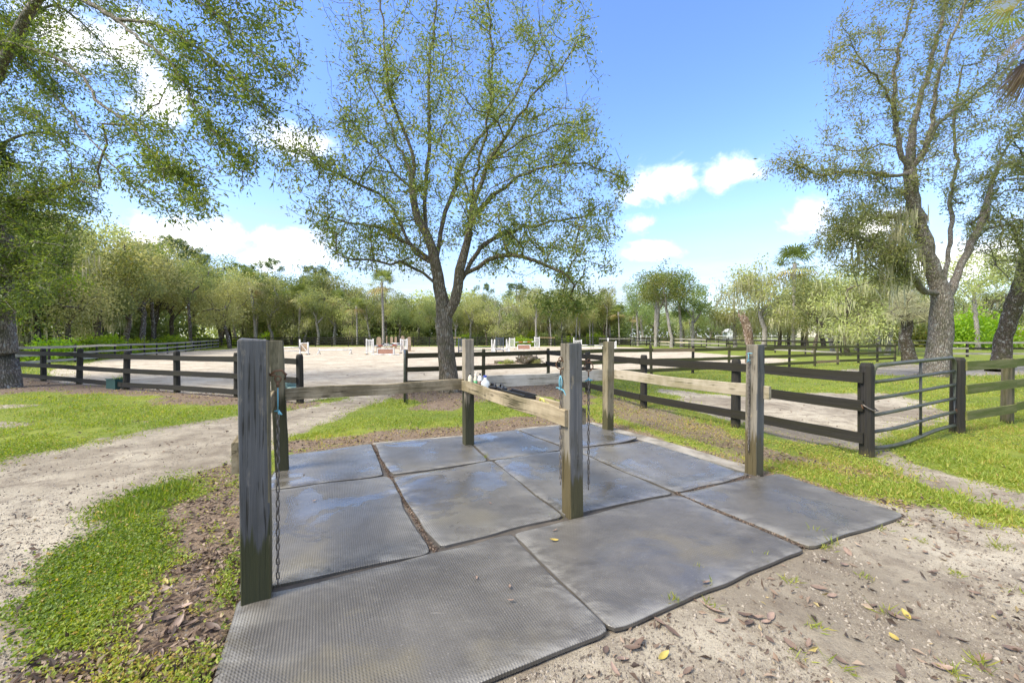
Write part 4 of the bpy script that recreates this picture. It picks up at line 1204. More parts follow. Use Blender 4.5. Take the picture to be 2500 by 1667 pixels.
    # right: trees of the far paddocks
    spec = [(1570, 92, 700, 'oak1', 'd', 'p'), (1600, 95, 720, 'oak2', 'o', 'd'), (1640, 58, 640, 'tall1', 'm', 'p'), (1664, 60, 650, 'tall0', 'm', 'p'), (1600, 61, 648, 'tall1', 'm', 'p'), (2072, 37, 618, 'moss2', 'o', 'd'), (2165, 39, 622, 'moss1', 'r', 'p'), (1985, 41, 648, 'oak4', 'r', 'd'), (1690, 60, 690, 'oak3', 'd', 'p'), (1600, 75, 650, 'tall0', 'm', 'p'),
            (1558, 66, 680, 'tall0', 'd', 'p'), (1560, 100, 745, 'oak0', 'd', 'd'), (1640, 105, 755, 'oak2', 'd', 'd'), (1700, 110, 745, 'oak0', 'm', 'd'), (1735, 115, 765, 'oak2', 'd', 'd'), (1760, 120, 770, 'oak4', 'm', 'd'), (1670, 98, 750, 'moss0', 'o', 'd'),
            (1862, 52, 608, 'moss1', 'o', 'p'), (1795, 60, 665, 'moss0', 'o', 'p'), (1900, 58, 660, 'moss2', 'o', 'd'), (1925, 62, 690, 'oak2', 'd', 'd'), (1960, 60, 700, 'oak0', 'd', 'd'), (1970, 70, 640, 'oak1', 'd', 'd'),
            (2035, 44, 655, 'moss2', 'o', 'p'), (2092, 48, 650, 'moss0', 'o', 'p'), (2145, 46, 660, 'oak2', 'o', 'p'), (2200, 48, 650, 'oak0', 'm', 'p'), (2012, 62, 640, 'oak4', 'o', 'd'), (2075, 75, 690, 'oak4', 'o', 'd'),
            (2130, 70, 700, 'oak0', 'd', 'd'), (2180, 78, 690, 'moss1', 'd', 'd'), (2240, 72, 720, 'oak2', 'd', 'd'), (2290, 80, 690, 'oak1', 'd', 'd'), (2388, 50, 600, 'tall0', 'o', 'p'), (2452, 44, 590, 'tall1', 'o', 'p'),
            (2340, 85, 690, 'moss2', 'o', 'd'), (2400, 90, 680, 'moss1', 'd', 'd'), (2470, 90, 670, 'oak0', 'd', 'd'), (2540, 85, 640, 'moss0', 'o', 'd'), (2600, 60, 600, 'oak1', 'o', 'd')]
    lm = {'o': M_LEAF_OLIVE, 'd': M_LEAF_DARK, 'm': M_LEAF_MAIN, 'r': M_LEAF_RIGHT}
    for px, Y, ty, kd, l, b in spec:
        close = Y < 64
        lab = {('p', True): 'pale trunked mossy paddock oak', ('d', True): 'dark trunked paddock oak',
               ('p', False): 'thin pale tree of the distant line', ('d', False): 'dark oak of the distant line'}[(b, close)]
        grp = {('p', True): 'pale oaks of the far paddocks', ('d', True): 'dark oaks of the far paddocks', ('p', False): 'pale trees of the distant line', ('d', False): 'dark oaks of the distant line'}[(b, close)]
        plant('paddock_oak', kd, (px - CX) * Y / F, Y, tree_h(px, Y, ty), lab + ', ' + near(px), grp, lm[l], M_BARK_PALE if b == 'p' else M_BARK_DARK, wide=rnd.uniform(1.0, 1.3) if close else rnd.uniform(0.9, 1.15))
    plant('cabbage_palm', 'palm1', (1937 - CX) * 50 / F, 50, tree_h(1937, 50, 606), 'tall cabbage palm between the mossy oaks beyond the right paddock', None, M_LEAF_PALM, M_BARK_PALE, 'palm', wide=0.9)
    plant('cabbage_palm', 'palm0', (1688 - CX) * 78 / F, 78, tree_h(1688, 78, 768), 'small cabbage palm before the distant tree line', None, M_LEAF_PALM, M_BARK_PALE, 'palm')
    for i, (px, Y, H) in enumerate(((2360, 52, 4.3), (2395, 55, 5.0), (2430, 56, 4.2), (2330, 58, 3.6))):
        plant('lime_shrub', 'bush%d' % (i % 3), (px - CX) * Y / F, Y, H, 'fresh lime green shrub before the small white house, ' + ['tallest left', 'tallest', 'at the leaning trunk', 'lowest left'][i], 'lime shrubs before the white house', M_LEAF_LIME, M_BARK_DARK, 'bush', 0.9)
    for i, (px, Y, H) in enumerate(((2255, 60, 4.0), (2220, 64, 4.6), (2175, 66, 4.2), (2290, 62, 3.6))):
        plant('shrub', 'bush%d' % (i % 3), (px - CX) * Y / F, Y, H, 'dark green shrub in front of the cream barn, ' + near(px), 'dark shrubs before the barn', M_LEAF_MAIN, M_BARK_DARK, 'bush', 1.1)
woods()

# the unbroken undergrowth and wood behind the rows, too dense to count
def thicket(name, seed, pts, H, n, size, mat, depth):
    rng = np.random.default_rng(seed)
    pts = np.array(pts, float)
    seg = np.linalg.norm(np.diff(pts, axis=0), axis=1); cum = np.concatenate([[0], np.cumsum(seg)])
    t = rng.random(n) * cum[-1]
    x, y = np.interp(t, cum, pts[:, 0]), np.interp(t, cum, pts[:, 1])
    i = np.clip(np.searchsorted(cum, t) - 1, 0, len(seg) - 1)
    d = (pts[i + 1] - pts[i]) / seg[i][:, None]
    off = rng.uniform(0, depth, n)
    x, y = x - d[:, 1] * off, y + d[:, 0] * off
    top = H * (0.55 + 0.55 * vnoise(x * 0.22, y * 0.22, seed=seed) + 0.2 * vnoise(x * 0.9, y * 0.9, seed=seed + 1))
    z = top * rng.random(n) ** 0.9
    dn = vnoise(x * 0.8, y * 0.8, z * 0.8, seed=seed + 2)
    k = dn + 0.3 * rng.random(n) > 0.45
    x, y, z = x[k], y[k], z[k]
    c = np.stack([x, y, z + rise(x, y)], 1)
    s = size * rng.uniform(0.6, 1.3, len(c))
    V, Fq = leaf_quads(rng, c, rand_dirs(rng, len(c), 0), s, s * 0.55)
    tag(link(name, np_mesh(name, V, Fq, False, np.clip(0.55 * vnoise(x * 0.5, y * 0.5, z * 0.5, seed=4) + 0.45 * rng.random(len(c)), 0, 1)), mat), kind='stuff')
thicket('undergrowth', 81, [(-50, 75), (24, 80)], 6.5, 46000, 0.6, M_LEAF_DARK, 8)
thicket('woodland', 82, [(-75, 88), (26, 94)], 11.0, 30000, 0.8, M_LEAF_OLIVE, 12)
thicket('undergrowth', 83, [(-55, 8), (-47, 40), (-50, 66)], 6, 34000, 0.5, M_LEAF_DARK, 9)
thicket('woodland', 84, [(22, 122), (90, 128), (190, 120)], 9.5, 40000, 0.9, M_LEAF_DARK, 14)
# ---------------------------------------------------------------- wood, metal, rubber
def wood_material(name, a, b, moss=None, moss_amt=0.0, moss_h=0.0, axis='z', weather=0.5, rough=0.85, knots=0.5, gs=1.0, wear=None, wear_amt=0.0):
    m, nt = new_mat(name)
    co = nd(nt, 'ShaderNodeTexCoord', out=3)
    oi = nd(nt, 'ShaderNodeObjectInfo', out=5)
    v = vm(nt, 'ADD', co, nd(nt, 'ShaderNodeCombineXYZ', {0: ma(nt, 'MULTIPLY', oi, 17.0), 1: ma(nt, 'MULTIPLY', oi, 7.0), 2: ma(nt, 'MULTIPLY', oi, 29.0)}))
    st = {'z': (26 * gs, 26 * gs, 0.9), 'x': (0.9, 10 * gs, 10 * gs)}[axis]
    st2 = {'z': (90 * gs, 90 * gs, 2.0), 'x': (2.0, 34 * gs, 34 * gs)}[axis]
    g1 = noise(nt, mapping(nt, v, st), 1.0, 5, 0.6, dist=0.6)
    g2 = noise(nt, mapping(nt, v, st2), 1.0, 4, 0.7)
    n2 = noise(nt, mapping(nt, v, (3, 3, 1.4) if axis == 'z' else (1.5, 1.2, 1.2)), 1.3, 5, 0.65)
    col = mixc(nt, sm(nt, g1, 0.30, 0.70), a, b)
    col = mixc(nt, sm(nt, g2, 0.50, 0.72, 0.0, weather), col, tuple(0.42 * x for x in a))
    col = mixc(nt, sm(nt, n2, 0.48, 0.74, 0.0, 0.45), col, tuple(0.6 * x for x in a))
    ck = noise(nt, mapping(nt, v, (34 * gs, 34 * gs, 0.55) if axis == 'z' else (0.55, 14 * gs, 14 * gs), loc=(3, 1, 7)), 1.0, 2, 0.4)
    crack = ma(nt, 'MULTIPLY', sm(nt, ma(nt, 'ABSOLUTE', ma(nt, 'SUBTRACT', ck, 0.5)), 0.022, 0.004), sm(nt, n2, 0.42, 0.58))
    col = mixc(nt, ma(nt, 'MULTIPLY', crack, 0.85), col, (0.012, 0.010, 0.008))
    kn = nd(nt, 'ShaderNodeTexVoronoi', {'Vector': mapping(nt, v, (7, 7, 2.2) if axis == 'z' else (2.2, 7, 7)), 'Scale': 1.0, 'Randomness': 1.0}, out=0)
    col = mixc(nt, sm(nt, kn, 0.16, 0.06, 0.0, 0.7), col, tuple(0.35 * x for x in a))
    if wear: col = mixc(nt, ma(nt, 'MULTIPLY', sm(nt, noise(nt, mapping(nt, v, (9, 9, 2.5) if axis == 'z' else (2.5, 3, 3)), 1.5, 5, 0.6), 0.60, 0.66), wear_amt), col, wear)
    if moss:
        f = ma(nt, 'MULTIPLY', sm(nt, n2, 0.36, 0.62), moss_amt)
        if moss_h > 0:
            sp = nt.nodes.new('ShaderNodeSeparateXYZ'); nt.links.new(co, sp.inputs[0])
            drip = ma(nt, 'ADD', ma(nt, 'MULTIPLY', noise(nt, mapping(nt, v, (15, 15, 0.6)), 1.0, 2, 0.6), 0.8), ma(nt, 'MULTIPLY', noise(nt, mapping(nt, v, (60, 60, 1.5)), 1.0, 3, 0.6), 0.2))
            hgt = ma(nt, 'ADD', sp.outputs[2], ma(nt, 'MULTIPLY', ma(nt, 'SUBTRACT', drip, 0.5), -2.3 * moss_h))
            f = ma(nt, 'MAXIMUM', f, sm(nt, hgt, moss_h * 1.08, moss_h * 0.86, 0.0, 0.92))
        col = mixc(nt, f, col, mixc(nt, g1, moss, tuple(0.45 * x for x in moss)))
    h = ma(nt, 'SUBTRACT', ma(nt, 'ADD', g1, ma(nt, 'MULTIPLY', g2, 0.6)), ma(nt, 'MULTIPLY', crack, 1.6))
    finish(nt, bsdf(nt, col, rough, bump(nt, h, 0.6, 0.007), spec=0.3))
    return m

W_SLATE = wood_material('slate_painted_post', (0.060, 0.061, 0.063), (0.088, 0.089, 0.092), (0.040, 0.043, 0.014), 0.10, 0.42, 'z', 0.5, 0.6, wear=(0.30, 0.25, 0.18), wear_amt=0.25)
W_STAIN = wood_material('mossy_brown_post', (0.115, 0.10, 0.060), (0.175, 0.155, 0.10), (0.045, 0.045, 0.018), 0.75, 0.9, 'z', 0.6)
W_GREYPOST = wood_material('weathered_tan_post', (0.24, 0.20, 0.145), (0.34, 0.295, 0.225), (0.040, 0.042, 0.016), 0.25, 0.82, 'z', 0.6)
W_MIDPOST = wood_material('slate_and_brown_post', (0.078, 0.078, 0.078), (0.135, 0.131, 0.122), (0.085, 0.075, 0.028), 0.35, 0.36, 'z', 0.5, 0.6, wear=(0.26, 0.215, 0.14), wear_amt=0.7)
W_BROWNPOST = wood_material('brown_green_post', (0.17, 0.14, 0.085), (0.25, 0.215, 0.14), (0.075, 0.070, 0.026), 0.6, 0.30, 'z', 0.6)
W_DARKSLATE = wood_material('dark_slate_post', (0.066, 0.068, 0.066), (0.105, 0.107, 0.103), (0.10, 0.088, 0.05), 0.12, 0.42, 'z', 0.5, 0.6, wear=(0.24, 0.2, 0.14), wear_amt=0.25)
W_SIDE = wood_material('bare_grey_brown_post', (0.15, 0.135, 0.105), (0.235, 0.21, 0.165), (0.10, 0.078, 0.03), 0.3, 0.55, 'z', 0.6, wear=(0.32, 0.26, 0.17), wear_amt=0.6)
W_RAIL = wood_material('weathered_rail', (0.25, 0.197, 0.12), (0.385, 0.318, 0.21), (0.12, 0.105, 0.045), 0.6, 0, 'x', 0.6)
W_PALE = wood_material('pale_grey_rail', (0.36, 0.335, 0.28), (0.47, 0.445, 0.385), (0.20, 0.18, 0.11), 0.35, 0, 'x', 0.3)
W_NEW = wood_material('fresh_tan_rail', (0.30, 0.25, 0.175), (0.42, 0.365, 0.275), (0.17, 0.155, 0.04), 0.5, 0, 'x', 0.3)
W_BLACK = wood_material('black_fence_board', (0.011, 0.010, 0.009), (0.024, 0.021, 0.018), (0.034, 0.031, 0.012), 0.5, 0, 'x', 0.5, 0.7)
W_BLACKP = wood_material('black_fence_post', (0.012, 0.011, 0.010), (0.030, 0.027, 0.024), (0.075, 0.065, 0.03), 0.25, 0.10, 'z', 0.5, 0.7)
W_OLIVE = wood_material('olive_fence_board', (0.085, 0.070, 0.033), (0.14, 0.118, 0.06), (0.105, 0.115, 0.022), 0.9, 0, 'x', 0.6)
W_OLIVEP = wood_material('olive_fence_post', (0.085, 0.072, 0.043), (0.15, 0.13, 0.085), (0.09, 0.095, 0.025), 0.5, 0.1, 'z', 0.6)
W_GREEN = wood_material('green_mossy_board', (0.13, 0.13, 0.045), (0.19, 0.185, 0.07), (0.14, 0.17, 0.028), 0.95, 0, 'x', 0.5)
W_GREY = wood_material('silver_grey_board', (0.27, 0.25, 0.21), (0.44, 0.41, 0.36), (0.15, 0.14, 0.09), 0.4, 0, 'x', 0.5)
W_CREAM = wood_material('cream_board', (0.52, 0.45, 0.30), (0.62, 0.55, 0.40), None, 0, 0, 'x', 0.2)
W_BROWN = wood_material('new_brown_board', (0.27, 0.185, 0.105), (0.38, 0.27, 0.165), None, 0, 0, 'x', 0.3)
W_WHITE = wood_material('white_paint', (0.68, 0.67, 0.64), (0.80, 0.79, 0.77), (0.40, 0.36, 0.28), 0.25, 0, 'z', 0.15, 0.5)
W_DECK = wood_material('plywood_tan', (0.34, 0.245, 0.155), (0.44, 0.33, 0.22), None, 0, 0, 'z', 0.3)

def plain(name, col, rough=0.5, metal=0.0, var=0.25, spec=0.5):
    m, nt = new_mat(name)
    n = noise(nt, nd(nt, 'ShaderNodeTexCoord', out=3), 14.0, 4, 0.6)
    c = mixc(nt, sm(nt, n, 0.35, 0.7, 0.0, 1.0), col, tuple(x * (1 - var) for x in col))
    finish(nt, bsdf(nt, c, rough, bump(nt, n, 0.15, 0.004), spec=spec, metal=metal))
    return m
M_GATE = wood_material('dull_gate_tube', (0.048, 0.049, 0.043), (0.10, 0.10, 0.09), (0.12, 0.13, 0.05), 0.55, 0, 'x', 0.3, 0.45)
M_RUST = plain('rusty_iron', (0.16, 0.085, 0.045), 0.75, 0.3, 0.6)
M_STEEL = plain('dull_chain_steel', (0.20, 0.175, 0.15), 0.55, 0.6, 0.5)
M_TWINE = plain('blue_twine', (0.13, 0.33, 0.41), 0.8)
M_TEAL = plain('teal_plastic', (0.014, 0.06, 0.055), 0.45)
M_PALETEAL = plain('pale_teal_plastic', (0.17, 0.27, 0.24), 0.5)
M_BLACKP = plain('black_plastic', (0.018, 0.018, 0.020), 0.4)
M_NAVY = plain('slate_blue_paint', (0.06, 0.075, 0.10), 0.5)
M_PINK = plain('red_brown_panel', (0.36, 0.19, 0.13), 0.7)
M_REDP = plain('red_band_paint', (0.48, 0.07, 0.06), 0.5)
M_GREENP = plain('green_band_paint', (0.10, 0.16, 0.09), 0.6)
M_SLATE_ROOF = plain('dark_roof_shingle', (0.075, 0.078, 0.085), 0.8)
M_METAL_ROOF = plain('pale_metal_roof', (0.60, 0.60, 0.58), 0.5)
M_CREAM_WALL = plain('cream_siding', (0.66, 0.62, 0.50), 0.7, 0, 0.08)
M_WHITE_WALL = plain('white_siding', (0.74, 0.74, 0.72), 0.7, 0, 0.08)
M_GLASS = plain('dark_window_glass', (0.03, 0.04, 0.05), 0.1, 0, 0.2, 0.8)

# ---------------------------------------------------------------- board fences: every post and every board its own part
def board_mesh(seed, segs=5):
    rng = np.random.default_rng(seed)
    V, Fs = [], []
    for i in range(segs + 1):
        x = i / segs
        j = rng.normal(size=4) * 0.018
        b = 0.02 * math.sin(3.1 * x + seed)
        V += [(x, -0.5, -0.5 + j[0] + b), (x, 0.5, -0.5 + j[1] + b), (x, 0.5, 0.5 + j[2] + b), (x, -0.5, 0.5 + j[3] + b)]
    for i in range(segs):
        for k in range(4): Fs.append((i * 4 + k, i * 4 + (k + 1) % 4, (i + 1) * 4 + (k + 1) % 4, (i + 1) * 4 + k)[::-1])
    Fs += [(0, 1, 2, 3)[::-1], tuple(segs * 4 + k for k in range(4))]
    me = bpy.data.meshes.new('board'); me.from_pydata(V, [], [f[::-1] for f in Fs]); me.update()
    return me
BOARDS = [board_mesh(i) for i in range(4)]
BOARD_FAR = board_mesh(9, 1)
def round_post_mesh():
    mb = MB(); mb.lathe([(0.52, 0), (0.5, 0.5), (0.49, 0.965), (0.40, 1.0)], k=9); return mb.mesh('round_post', False)
def square_post_mesh():
    mb = MB(); mb.box((0, 0, 0.5), (1, 1, 1), ch=0.0); me = mb.mesh('square_post'); return me
ROUNDP, SQUAREP = round_post_mesh(), square_post_mesh()
for me_ in BOARDS + [BOARD_FAR]: me_.materials.append(W_BLACK)
for me_ in (ROUNDP, SQUAREP): me_.materials.append(W_BLACKP)
FR = random.Random(4)

def board_between(parent, org, a, b, zt_a, zt_b, h, th, off, mat, name='rail', far=False):
    """a board whose top edge runs from a to b"""
    a = Vector((a[0], a[1], zt_a - h / 2)); b = Vector((b[0], b[1], zt_b - h / 2))
    d = b - a; L = d.length
    ax = d.normalized(); n = Vector((-d.y, d.x, 0)).normalized()
    mid = (a + b) / 2
    if n.dot(Vector((-mid.x, -mid.y, 0))) < 0: n = -n          # side facing the yard
    zz = ax.cross(n) if ax.cross(n).z > 0 else -ax.cross(n)
    yy = zz.cross(ax)
    o = link(name, BOARD_FAR if far else FR.choice(BOARDS), None, parent)
    o.matrix_local = Matrix.Translation(a + n * off - Vector(org)) @ Matrix((ax, yy, zz)).transposed().to_4x4() @ Matrix.Diagonal((L, th, h, 1))
    set_mat(o, mat)
    return o

def fence(name, label, pts, post_h, tops, bh, pm, bms, pr=0.07, group=None, post='round', th=0.035, jit=0.02, skip_posts=(), far=False, off=None, pick=None, post_mats=None, first_bay=0):
    org = (pts[0][0], pts[0][1], gz(*pts[0]))
    root = tag(empty(name, org), label, 'fence', group)
    zs = [gz(*p) for p in pts]
    for i, p in enumerate(pts):
        if i in skip_posts: continue
        h = post_h * (1 + FR.uniform(-1, 1) * jit)
        o = link('post', ROUNDP if post == 'round' else SQUAREP, None, root, (p[0] - org[0], p[1] - org[1], zs[i] - 0.06 - org[2]), (FR.uniform(-1, 1) * jit * 1.2, FR.uniform(-1, 1) * jit * 1.2, FR.uniform(0, 6) if post == 'round' else math.atan2(pts[-1][1] - pts[0][1], pts[-1][0] - pts[0][0])),
                 (2 * pr, 2 * pr, h + 0.06))
        set_mat(o, pm if not post_mats else FR.choice(post_mats))
    for i in range(first_bay, len(pts) - 1):
        for k, t in enumerate(tops):
            j0, j1 = FR.uniform(-1, 1) * jit, FR.uniform(-1, 1) * jit
            m = bms if not isinstance(bms, (list, tuple)) else FR.choice(bms)
            if pick and pick(i, k): m = pick(i, k)
            board_between(root, org, pts[i], pts[i + 1], zs[i] + t + j0 * 0.6, zs[i + 1] + t + j1 * 0.6, bh, th, (pr + th / 2 + 0.003) if off is None else off, m, far=far)
    return root

def line(p, d, n, step):
    l = math.hypot(*d)
    return [(p[0] + d[0] / l * step * i, p[1] + d[1] / l * step * i) for i in range(n)]

# near fence of the arena, left
F1 = [(-5.3, 9.97), (-7.45, 10.8), (-9.98, 11.87), (-12.15, 12.54), (-15.1, 13.9), (-17.7, 15.05), (-20.2, 16.1), (-22.7, 17.1)]
fence('board_fence', 'dark three board fence along the near left side of the sand arena', F1, 1.23, (1.11, 0.665, 0.24), 0.145, W_BLACKP, W_BLACK, 0.085)
# arena fence from the open gate past the oak to the far right
F2 = line((-3.3, 12.3), (1, 0.52), 14, 2.62)
def pick2(i, k):
    if i == 4 and k == 0: return W_BROWN
    if i == 9 and k == 2: return W_BROWN
    if i < 2: return W_BLACK if k == 2 else wood_dark
    return None
wood_dark = wood_material('dark_olive_board', (0.055, 0.045, 0.024), (0.09, 0.075, 0.042), (0.06, 0.062, 0.02), 0.6, 0, 'x', 0.5)
fence('board_fence', 'mossy olive board fence running from behind the oak far into the right paddock', F2, 1.27, (1.16, 0.72, 0.30), 0.15, W_OLIVEP, W_OLIVE, 0.062, post_mats=[W_OLIVEP, W_OLIVEP, W_BLACKP, W_BLACKP], pick=pick2, jit=0.025)
# black fence down to the paddock gate
F3 = [F2[2], (2.2, 11.55), (3.04, 9.2), (4.02, 7.16), (4.85, 5.44)]
f3 = fence('board_fence', 'black three board fence leading down to the latch post of the tubular gate', F3, 1.22, (1.15, 0.76, 0.32), 0.145, W_BLACKP, W_BLACK, 0.078, skip_posts=(0, 4), jit=0.012)
o = link('gate_post', ROUNDP, None, f3, (4.85 - F3[0][0], 5.44 - F3[0][1], -0.05), (0, 0.0, 1), (0.165, 0.165, 1.32)); set_mat(o, W_BLACKP)
tag(o, 'round black latch post with a rubbed pale patch')
mb = MB(); mb.box((0, 0, 0), (0.075, 0.04, 0.99), ch=0.006)
o = link('batten', mb.mesh('batten'), W_BLACK, f3, (4.86 - 0.055 - F3[0][0], 5.50 - 0.02 - F3[0][1], 0.655), (0, 0, -1.1))
# mossy green fence right of the gate
F4 = [(7.52, 6.73), (9.42, 7.58), (11.5, 8.55), (13.6, 9.5), (15.7, 10.5)]
f4 = fence('board_fence', 'mossy green board fence on the far right from the gate hinge post', F4, 1.25, (1.22, 0.82, 0.385), 0.15, W_BLACKP, W_GREEN, 0.085, jit=0.025, post_mats=[W_GREY, W_OLIVEP], skip_posts=(0,))
o = link('gate_post', ROUNDP, None, f4, (0, 0, -0.05), (0.01, 0, 0), (0.19, 0.19, 1.32)); set_mat(o, W_BLACKP)
# weathered fence along the arena's far left side
F7 = line((-25.7, 17.6), (-0.387, 0.922), 18, 2.55)
def pick7(i, k):
    if k == 0 and i in (4, 5): return W_CREAM
    return None
fence('board_fence', 'silver grey weathered fence running back along the left of the sand arena', F7, 1.18, (1.13, 0.70, 0.28), 0.15, W_BLACKP, [W_GREY, W_GREY, W_PALE], 0.065, pick=pick7)
# fence behind the arena
FB = line((-43, 61), (1, 0.065), 26, 2.5)
def pickb(i, k):
    if k == 0 and i in (13, 19): return W_BROWN
    return None
fence('board_fence', 'long dark four board fence at the back of the sand arena', FB, 1.52, (1.46, 1.12, 0.74, 0.36), 0.13, W_BLACKP, W_BLACK, 0.07, far=True, pick=pickb)
FBL = line((-43, 61), (0.1, -1), 5, 2.5)
fence('board_fence', 'short dark fence return at the back left corner of the sand arena', FBL, 1.45, (1.38, 1.0, 0.62), 0.13, W_BLACKP, W_BLACK, 0.06, far=True)
FLL = line((-58, 46), (1.0, 0.9), 8, 2.8)
fence('board_fence', 'black board fence between the trunks of the left wood', FLL, 1.3, (1.22, 0.8, 0.38), 0.14, W_BLACKP, W_BLACK, 0.06, far=True)
# paddock fences to the right
F8 = line((21, 68), (9.0, -32), 11, 3.3)
def pick8(i, k):
    if k == 1 and i in (2, 3): return W_CREAM
    return None
fence('board_fence', 'grey topped paddock fence receding behind the broken dead trunk', F8, 1.40, (1.33, 0.86, 0.40), 0.15, W_BLACKP, [W_GREY, W_BLACK, W_BLACK], 0.07, pick=pick8, far=True, jit=0.03)
F9a = [F8[-1], (31.2, 35.2)]
F9 = line((36.4, 34.6), (1, -0.08), 7, 2.9)
fence('board_fence', 'dark weathered paddock fence between the big pale oak and the leaning trunk', F9, 1.36, (1.30, 0.82, 0.36), 0.16, W_BLACKP, [W_BLACK, W_GREY], 0.09, far=True)
F10 = line((17, 73), (1, -0.18), 24, 3.0)
fence('board_fence', 'farthest thin dark paddock fence crossing below the tree line on the right', F10, 1.5, (1.44, 1.0, 0.55), 0.13, W_BLACKP, [W_BLACK, W_OLIVE], 0.06, far=True)
F11 = line((14, 64), (1, -0.03), 9, 2.7)
fence('board_fence', 'dark paddock fence behind the rightmost white jump', F11, 1.35, (1.28, 0.9, 0.5), 0.13, W_BLACKP, [W_BLACK, W_GREY], 0.06, far=True)
FW = line((46, 90), (1, -0.02), 34, 2.5)
fence('rail_fence', 'white rail fence in front of the distant barn and house', FW, 1.5, (1.42, 1.0, 0.58), 0.14, W_WHITE, W_WHITE, 0.07, far=True, post='square')
FT = line((103, 87), (1, -0.03), 6, 2.2)
fence('rail_fence', 'tan wooden fence section before the white fence at the small house', FT, 1.7, (1.6, 1.2, 0.8, 0.4), 0.16, W_DECK, W_DECK, 0.08, far=True, post='square')

# ---------------------------------------------------------------- tubular gates
def tube_gate(label, a, b, h, z0, z1, nbar, sag, mids, group=None, r=0.022):
    """a: latch end, b: hinge end on the ground"""
    org = (b[0], b[1], gz(*b))
    root = tag(empty('tube_gate', org), label, 'gate', group)
    A = np.array((a[0] - b[0], a[1] - b[1], 0)); L = np.linalg.norm(A)
    def at(t, z): return A * (1 - t) + np.array((0, 0, z + (z1 - z0) * t))
    # outer frame: rounded top corners
    pts = [at(0, z0), at(0, z0 + h - 0.14)] + [at(0.05 * (1 - math.cos(q)), z0 + h - 0.14 + 0.14 * math.sin(q)) for q in (0.5, 1.0, 1.57)]
    pts += [at(t, z0 + h) for t in (0.25, 0.5, 0.75)]
    pts += [at(1 - 0.05 * (1 - math.cos(q)), z0 + h - 0.14 + 0.14 * math.sin(q)) for q in (1.57, 1.0, 0.5)] + [at(1, z0 + h - 0.14), at(1, z0)]
    mb = MB(); mb.tube(pts, r * 1.15, 9); link('frame', mb.mesh('frame', True), M_GATE, root)
    for i in range(nbar):
        z = z0 + h * (i + (0.02 if i == 0 else 0)) / nbar
        s = sag * (1.0 if i == 0 else 0.45 if i == 1 else 0.1)
        mb = MB(); mb.tube([at(t, z - s * math.sin(math.pi * t) - s * 0.8 * math.sin(2 * math.pi * t)) for t in np.linspace(0, 1, 9)], r * (1.0 if i else 1.1), 8)
        link('bar', mb.mesh('bar', True), M_GATE, root)
    for t in mids:
        mb = MB()
        mb.tube([at(t, z0 - sag * 0.5), at(t, z0 + h)], [0.018, 0.018], 6)
        link('brace', mb.mesh('brace', True), M_GATE, root)
    for z in (z0 + 0.22 * h, z0 + 0.85 * h):
        mb = MB(); e = at(1, z); n = A / L
        mb.tube([e, e - n * 0.13], 0.014, 6); mb.box(e - n * 0.07, (0.05, 0.05, 0.06))
        link('hinge', mb.mesh('hinge'), M_RUST, root)
    return root
tube_gate('closed tubular metal gate with six bars between two round black posts', (4.98, 5.50), (7.40, 6.66), 1.14, 0.07, 0.13, 5, 0.035, (0.54,), r=0.026)
tube_gate('dark tubular gate swung open at the sand arena entrance', (-2.62, 9.72), (-3.30, 12.22), 1.16, 0.07, 0.08, 5, 0.0, (0.3, 0.62), r=0.025)
tube_gate('distant rounded tubular gate between the far paddock fences', (31.4, 35.1), (36.2, 34.6), 1.30, 0.08, 0.08, 4, 0.0, (0.5,), r=0.03)
# chain that latches the near gate
root = tag(empty('latch_chain', (4.85, 5.44, 0.62)), 'short rusty chain wrapped round the latch post of the near gate', 'chain')
mb = MB()
mb.tube([(-0.11 + 0.0, -0.02, 0.10), (-0.07, -0.095, 0.045), (0.02, -0.10, 0.0), (0.095, -0.06, 0.0), (0.12, 0.03, 0.03), (0.13, 0.06, 0.06)], 0.009, 6)
link('chain', mb.mesh('chain', True), M_STEEL, root)
mb = MB(); mb.tube([(-0.10, -0.03, 0.09), (-0.105, -0.06, 0.03), (-0.10, -0.02, 0.09)], 0.012, 6); link('clip', mb.mesh('clip', True), M_RUST, root)

